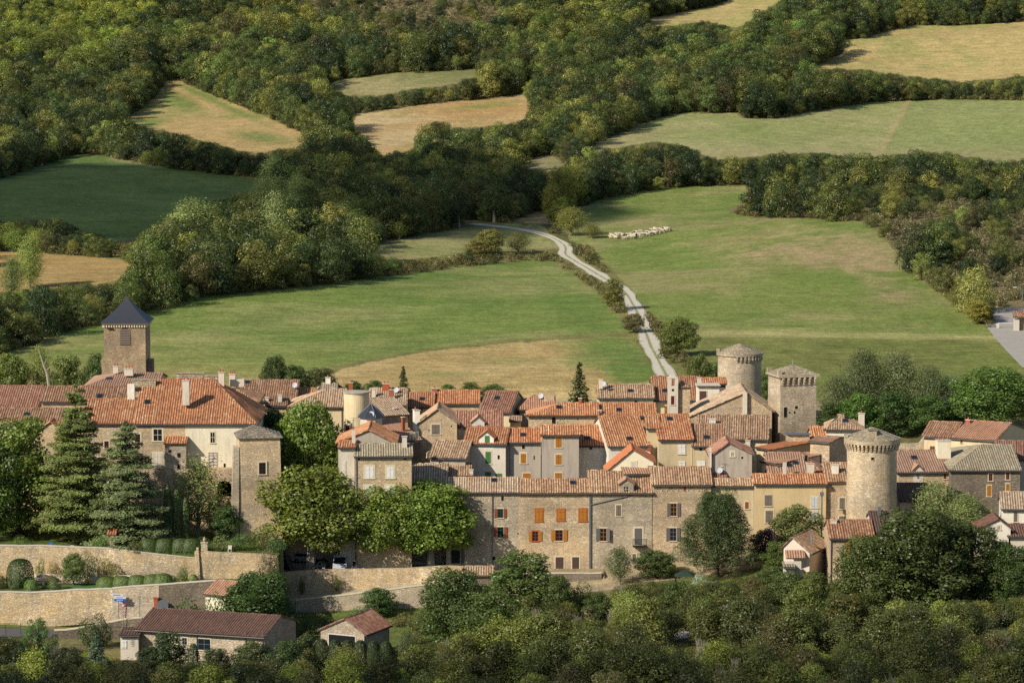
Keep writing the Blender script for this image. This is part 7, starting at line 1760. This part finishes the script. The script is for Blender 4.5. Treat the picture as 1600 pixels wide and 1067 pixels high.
for a, b in ((-1.2, -.9), (1.2, -.9), (1.2, 1.1), (-1.2, 1.1)): m = MB(); m.tube([(g.x+a, 418+b, z-.2), (g.x+a, 418+b, zt)], .05, 5); m.build('post', M['black'], root)
# park bench, saplings, lamp, barrier, kiosk on the right
g = ground(1407, 680); g = P(1407, 680, 481); z = Tz(g.x, 481); root = empty('park_bench', (g.x, 481, z), 'dark green bench on the park lawn', 'bench'); mt = M['sh_dgreen']
m = MB(); m.cbox((g.x, 481, z+.45), 1.9, .5, .06); m.build('seat', mt, root); m = MB(); m.cbox((g.x, 481.25, z+.5), 1.9, .06, .5); m.build('backrest', mt, root)
for s in (-1, 1): m = MB(); m.cbox((g.x+s*.8, 481, z-.1), .07, .45, .56); m.build('leg', mt, root)
def lamp(label, px, base, top, Y, arm=-1.3):
    b = P(px, base, Y); z = Tz(b.x, Y); zt = P(px, top, Y).z; root = empty('street_lamp', (b.x, Y, z), label, 'street lamp'); m = MB(); m.tube([(b.x, Y, z-.3), (b.x, Y, zt-.3), (b.x+arm*.3, Y, zt), (b.x+arm, Y, zt+.12)], [.11, .08, .06, .05], 7); m.build('pole', M['metal'], root)
    m = MB(); m.hexa([Vector((b.x+arm-.55, Y-.14, zt+.04)), Vector((b.x+arm+.1, Y-.14, zt+.04)), Vector((b.x+arm+.1, Y+.14, zt+.04)), Vector((b.x+arm-.55, Y+.14, zt+.04))], [Vector((b.x+arm-.5, Y-.1, zt+.2)), Vector((b.x+arm+.1, Y-.1, zt+.24)), Vector((b.x+arm+.1, Y+.1, zt+.24)), Vector((b.x+arm-.5, Y+.1, zt+.2))]); m.build('lamp_head', M['dish'], root)
kg = ground(1590, 516); lamp('tall street lamp beside the road kiosk on the right', 1597, 505, 450, kg.y+3)
def kiosk():
    k = ground(1588, 517); s = k.y/F; root = empty('road_kiosk', (k.x, k.y, k.z), 'small white pay kiosk with a tiled roof by the barrier', 'kiosk'); m = MB(); m.cbox((k.x, k.y, k.z-.3), 3*8*s/3, .9, .3+19*s); m.build('body', M['w_white'], root)
    m = MB(); x0 = k.x+4*s; m.cbox((x0+8*s*.9, k.y+1.2, k.z-.3), 14*s, 1.6, .3+21*s); m.build('stone_side', M['rubble'], root); m = MB(); zt = k.z+22*s
    tile_slope(m, [(k.x-7*s, k.y-.9, zt), (k.x+22*s, k.y-.9, zt), (k.x+22*s, k.y+2.4, zt+.9), (k.x-3*s, k.y+2.4, zt+.9)], thick=.1); m.build('roof', [M['t_brown'], M['wood']], root)
    a = ground(1559, 513); root = empty('road_barrier', (a.x, a.y, a.z), 'white barrier arm across the road on the right', 'barrier'); m = MB(); m.cbox((a.x, a.y, a.z-.2), .5, .4, 1.2); m.build('post', M['w_white'], root); m = MB(); e = P(1583, 510, a.y); m.box((a.x, a.y-.06, a.z+.95), (e.x-a.x, 0, 0), (0, .12, 0), (0, 0, .14)); m.build('arm', M['w_white'], root)
kiosk()
m = MB()
# fence and net behind the garage
for i, (x0, x1) in enumerate(((610, 700),)):
    a = P(x0, 1010, 391); b = P(x1, 1010, 389.5); root = empty('wire_fence', (a.x, 391, Tz(a.x, 391)), 'dark wire fence right of the garage', 'fence'); n = 8
    for k in range(n+1): p = a.lerp(b, k/n); z = Tz(p.x, p.y); m = MB(); m.tube([(p.x, p.y, z-.3), (p.x, p.y, z+1.9)], .05, 5); m.build('post', M['black'], root)
    m = MB()
    for j in range(7):
        m.tube([(a.x, a.y, Tz(a.x, a.y)+.2+j*.27), (b.x, b.y, Tz(b.x, b.y)+.2+j*.27)], .012, 3)
    for k in range(60): p = a.lerp(b, k/60); z = Tz(p.x, p.y); m.tube([(p.x, p.y, z), (p.x, p.y, z+1.85)], .01, 3)
    m.build('wire_mesh', M['black'], root)
# chicken-wire poles, gas tank like white things at the lower edge
def junk(label, name, cat, px, py, Y, fn):
    g = P(px, py, Y); z = P(px, py, Y).z; m = MB(); mt = fn(m, Vector((g.x, Y, z))); m.org = (g.x, Y, z); tag(m.build(name, mt), label, cat)
# ---------------------------------------------------------------- sheep and shepherd
def skinned(name, verts, edges, radii, mat, sub=1):
    me = bpy.data.meshes.new(name); me.from_pydata(verts, edges, []); o = bpy.data.objects.new(name, me); COL.objects.link(o)
    sm = o.modifiers.new('s', 'SKIN'); 
    for i, r in enumerate(radii): me.skin_vertices[0].data[i].radius = (r, r) if not isinstance(r, tuple) else r
    me.skin_vertices[0].data[0].use_root = True
    ss = o.modifiers.new('d', 'SUBSURF'); ss.levels = sub; ss.render_levels = sub
    dg = bpy.context.evaluated_depsgraph_get(); nm = bpy.data.meshes.new_from_object(o.evaluated_get(dg)); nm.name = name
    bpy.data.objects.remove(o); nm.materials.clear(); nm.materials.append(mat)
    nm.polygons.foreach_set('use_smooth', [True]*len(nm.polygons)); return nm
def skin_ready(name, verts, edges, radii, mat):
    me = bpy.data.meshes.new(name+'_t'); 
    return skinned(name, verts, edges, radii, mat)
wool = plain('sheep_wool', 'bcae94', .95, 0, .15, 6); dwool = plain('dark_sheep_wool', '2a2522', .95, 0, .1)
sv = [(0, .38, .62), (0, 0, .63), (0, -.4, .66), (0, -.58, .8), (0, -.78, .82), (0, -.9, .76), (.14, -.33, .5), (.14, -.35, .25), (.14, -.36, .02), (-.14, -.33, .5), (-.14, -.35, .25), (-.14, -.36, .02), (.14, .36, .5), (.14, .42, .27), (.14, .38, .02), (-.14, .36, .5), (-.14, .42, .27), (-.14, .38, .02), (0, .56, .6)]
se = [(0, 1), (1, 2), (2, 3), (3, 4), (4, 5), (2, 6), (6, 7), (7, 8), (2, 9), (9, 10), (10, 11), (0, 12), (12, 13), (13, 14), (0, 15), (15, 16), (16, 17), (0, 18)]
sr = [.25, .29, .24, .14, .11, .06, .08, .05, .045, .08, .05, .045, .1, .055, .045, .1, .055, .045, .05]
sheep_me = skinned('sheep', sv, se, sr, wool, 2); dsheep = sheep_me.copy(); dsheep.materials.clear(); dsheep.materials.append(dwool)
rg = random.Random(8); line = [(954, 371.5), (975, 371), (1000, 368), (1022, 364), (1047, 361)]
for i in range(128):
    t = rg.random(); x = 954+93*t; yc = np.interp(x, [p[0] for p in line], [p[1] for p in line]); hw = 1.6+2.4*math.sin(math.pi*min(1, t*1.05))**.6
    y = yc+rg.uniform(-1, 1)*hw; g = ground(x, y); dark = i in (7, 31, 60)
    o = bpy.data.objects.new('sheep', dsheep if dark else sheep_me); COL.objects.link(o); o.location = (g.x, g.y, g.z+.05); sc = rg.uniform(.8, 1.05); o.scale = (sc*1.1, sc, sc); o.rotation_euler = (0, 0, R(rg.gauss(-60, 45)))
    tag(o, 'dark brown sheep among the pale flock on the pasture' if dark else 'pale woolly sheep in the flock on the pasture', 'sheep', 'dark sheep in the flock' if dark else 'pale sheep of the flock')
g = ground(994.5, 374.5)
pv = [(0, 0, .95), (0, 0, 1.2), (0, 0, 1.42), (0, -.01, 1.54), (0, -.02, 1.68), (.19, 0, 1.4), (.27, -.02, 1.12), (.24, -.14, .88), (-.19, 0, 1.4), (-.27, -.02, 1.12), (-.22, -.2, .95), (.1, 0, .88), (.11, -.03, .5), (.12, .02, .08), (.12, -.12, .04), (-.1, 0, .88), (-.12, .06, .5), (-.13, .12, .08), (-.13, -.02, .04)]
pe = [(0, 1), (1, 2), (2, 3), (3, 4), (2, 5), (5, 6), (6, 7), (2, 8), (8, 9), (9, 10), (0, 11), (11, 12), (12, 13), (13, 14), (0, 15), (15, 16), (16, 17), (17, 18)]
pr = [.15, .14, .16, .06, .11, .075, .055, .04, .075, .055, .04, .1, .075, .05, .045, .1, .075, .05, .045]
pm = skinned('body', pv, pe, pr, plain('dark_work_clothes', '23262e', .9), 2); o = bpy.data.objects.new('person', None); COL.objects.link(o); o.location = g; tag(o, 'person in dark clothes standing in front of the flock', 'person')
b = bpy.data.objects.new('body', pm); COL.objects.link(b); b.parent = o; b.rotation_euler = (0, 0, R(160))
m = MB(); m.lathe(Vector(o.location)+Vector((0, .0, 1.6)), [(.135, 0), (.13, .1), (.08, .19), (0, .21)], 12); m.build('cap', M['sh_choc'], o)

# television aerials on the roofs
hs = {o.get('label'): o for o in COL.objects if o.parent is None and o.get('label')}
for lab, px, y0, y1, Y in (('stone house with an even orange roof behind the white barge', 941, 640, 618, 466), ('house with a tan roof', 0, 0, 0, 0), ('stone house with closed white shutters above the plane trees', 552.5, 672, 652, 435),
    ('house with two skylights in its orange roof left of the small spruce', 671, 606, 594, 490), ('long ochre rendered house with weathered grey shutters', 1229, 712, 694, 449), ('small house with a brown roof and grey gable behind the low roofs', 693.5, 730, 712, 446),
    ('wide house with a red brown roof, one skylight and a stone dormer', 1508, 656, 644, 470), ('house with a plain new orange roof below the square tower', 1229.5, 694, 664, 452), ('house with a mottled brown roof over a white garage wall', 1108, 745, 705, 438), ('small yellow', 0, 0, 0, 0),
    ('yellow rendered house with a wide tan roof beside the round turret', 551.5, 672, 655, 449), ('cream house with dark red shutters and a hip roof', 1262, 736, 710, 440)):
    if lab not in hs: continue
    a = P(px, y0, Y); b = P(px, y1, Y); m = MB(); m.tube([a-UP*1.2, b], .028, 4)
    for k in range(5): z = b.z-.1-.0*k; m.tube([(b.x-.35+k*.17, Y-.25, z), (b.x-.35+k*.17, Y+.25, z)], .012, 3)
    m.tube([(b.x-.45, Y, b.z-.1), (b.x+.45, Y, b.z-.1)], .018, 3); m.build('aerial', M['metal'], hs[lab])
# ---------------------------------------------------------------- camera, light, world
cd = bpy.data.cameras.new('camera'); co = bpy.data.objects.new('camera', cd); COL.objects.link(co)
co.location = CAM; co.rotation_euler = (math.pi/2-PIT, 0, 0)
cd.sensor_width = 36; cd.lens = F/1600*36; cd.clip_start = 1; cd.clip_end = 6000
scene.camera = co
AZ, EL = R(50), R(33)          # sun: to the left of, and behind, the viewer
sd = Vector((-math.sin(AZ)*math.cos(EL), -math.cos(AZ)*math.cos(EL), math.sin(EL)))
sl = bpy.data.lights.new('sun', 'SUN'); so = bpy.data.objects.new('sun', sl); COL.objects.link(so)
sl.energy = 4.6; sl.angle = R(.55); sl.color = (1, .93, .82)
so.rotation_euler = sd.to_track_quat('Z', 'Y').to_euler(); so.location = (0, 300, 300)
# unseen clouds overhead: one shades wood and crop, one is added to shade near brush
t = NT('cloud'); t.n.remove(t.b); a_ = t.N('ShaderNodeBsdfDiffuse'); a_.inputs[0].default_value = (.85, .87, .9, 1); b_ = t.N('ShaderNodeBsdfTransparent'); x_ = t.N('ShaderNodeMixShader'); x_.inputs[0].default_value = .6
t.L(b_.outputs[0], x_.inputs[1]); t.L(a_.outputs[0], x_.inputs[2]); t.L(x_.outputs[0], t.out.inputs[0])
def cloud(cx, cy, hx, hy, h, seed, rot=0, p=2.6, mt=None):
    mt = mt or t.m
    z0 = Tz(cx, cy); c = Vector((cx, cy, z0))+sd*(h/sd.z); bm = bmesh.new(); bmesh.ops.create_icosphere(bm, subdivisions=5, radius=1); ca, sa = math.cos(rot), math.sin(rot)
    from mathutils import noise as nz
    for v in bm.verts:
        d = v.co.copy(); k = (abs(d.x)**p+abs(d.y)**p+abs(d.z)**p)**(1/p); e = d/k; w_ = 1+.22*nz.fractal(d*2.2+Vector((seed, 0, 0)), 1, 2, 5)
        x, y = e.x*hx*w_, e.y*hy*w_; v.co = (x*ca-y*sa, x*sa+y*ca, e.z*(9 if e.z < 0 else 26)*w_)
    me = bpy.data.meshes.new('cloud'); bm.to_mesh(me); bm.free(); me.materials.append(mt); o = bpy.data.objects.new('cloud', me); o.location = c; COL.objects.link(o); tag(o, kind='stuff')
cloud(-92, 925, 110, 118, 420, 1); thin = t.m.copy(); thin.name = 'added_shade_cloud'
for q in thin.node_tree.nodes:
    if q.type == 'MIX_SHADER': q.inputs[0].default_value = .3
cloud(-25, 306, 90, 52, 330, 7, p=4, mt=thin)  # thin cloud out of view, added to darken the near brush
w = bpy.data.worlds.new('World'); scene.world = w; w.use_nodes = True
nt = w.node_tree; nt.nodes.clear()
sky = nt.nodes.new('ShaderNodeTexSky'); sky.sky_type = 'NISHITA'; sky.sun_disc = False
sky.sun_elevation = EL; sky.sun_rotation = math.atan2(sd.x, sd.y); sky.altitude = 600
bg = nt.nodes.new('ShaderNodeBackground'); bg.inputs[1].default_value = .095
ou = nt.nodes.new('ShaderNodeOutputWorld'); nt.links.new(sky.outputs[0], bg.inputs[0]); nt.links.new(bg.outputs[0], ou.inputs[0])
scene.view_settings.view_transform = 'Standard'; scene.view_settings.look = 'None'
scene.view_settings.exposure = 0.36; scene.view_settings.gamma = 1; scene.view_settings.use_curve_mapping = False
scene.cycles.max_bounces = 4; scene.cycles.diffuse_bounces = 2; scene.cycles.glossy_bounces = 2
scene.cycles.transparent_max_bounces = 8; scene.cycles.use_denoising = False
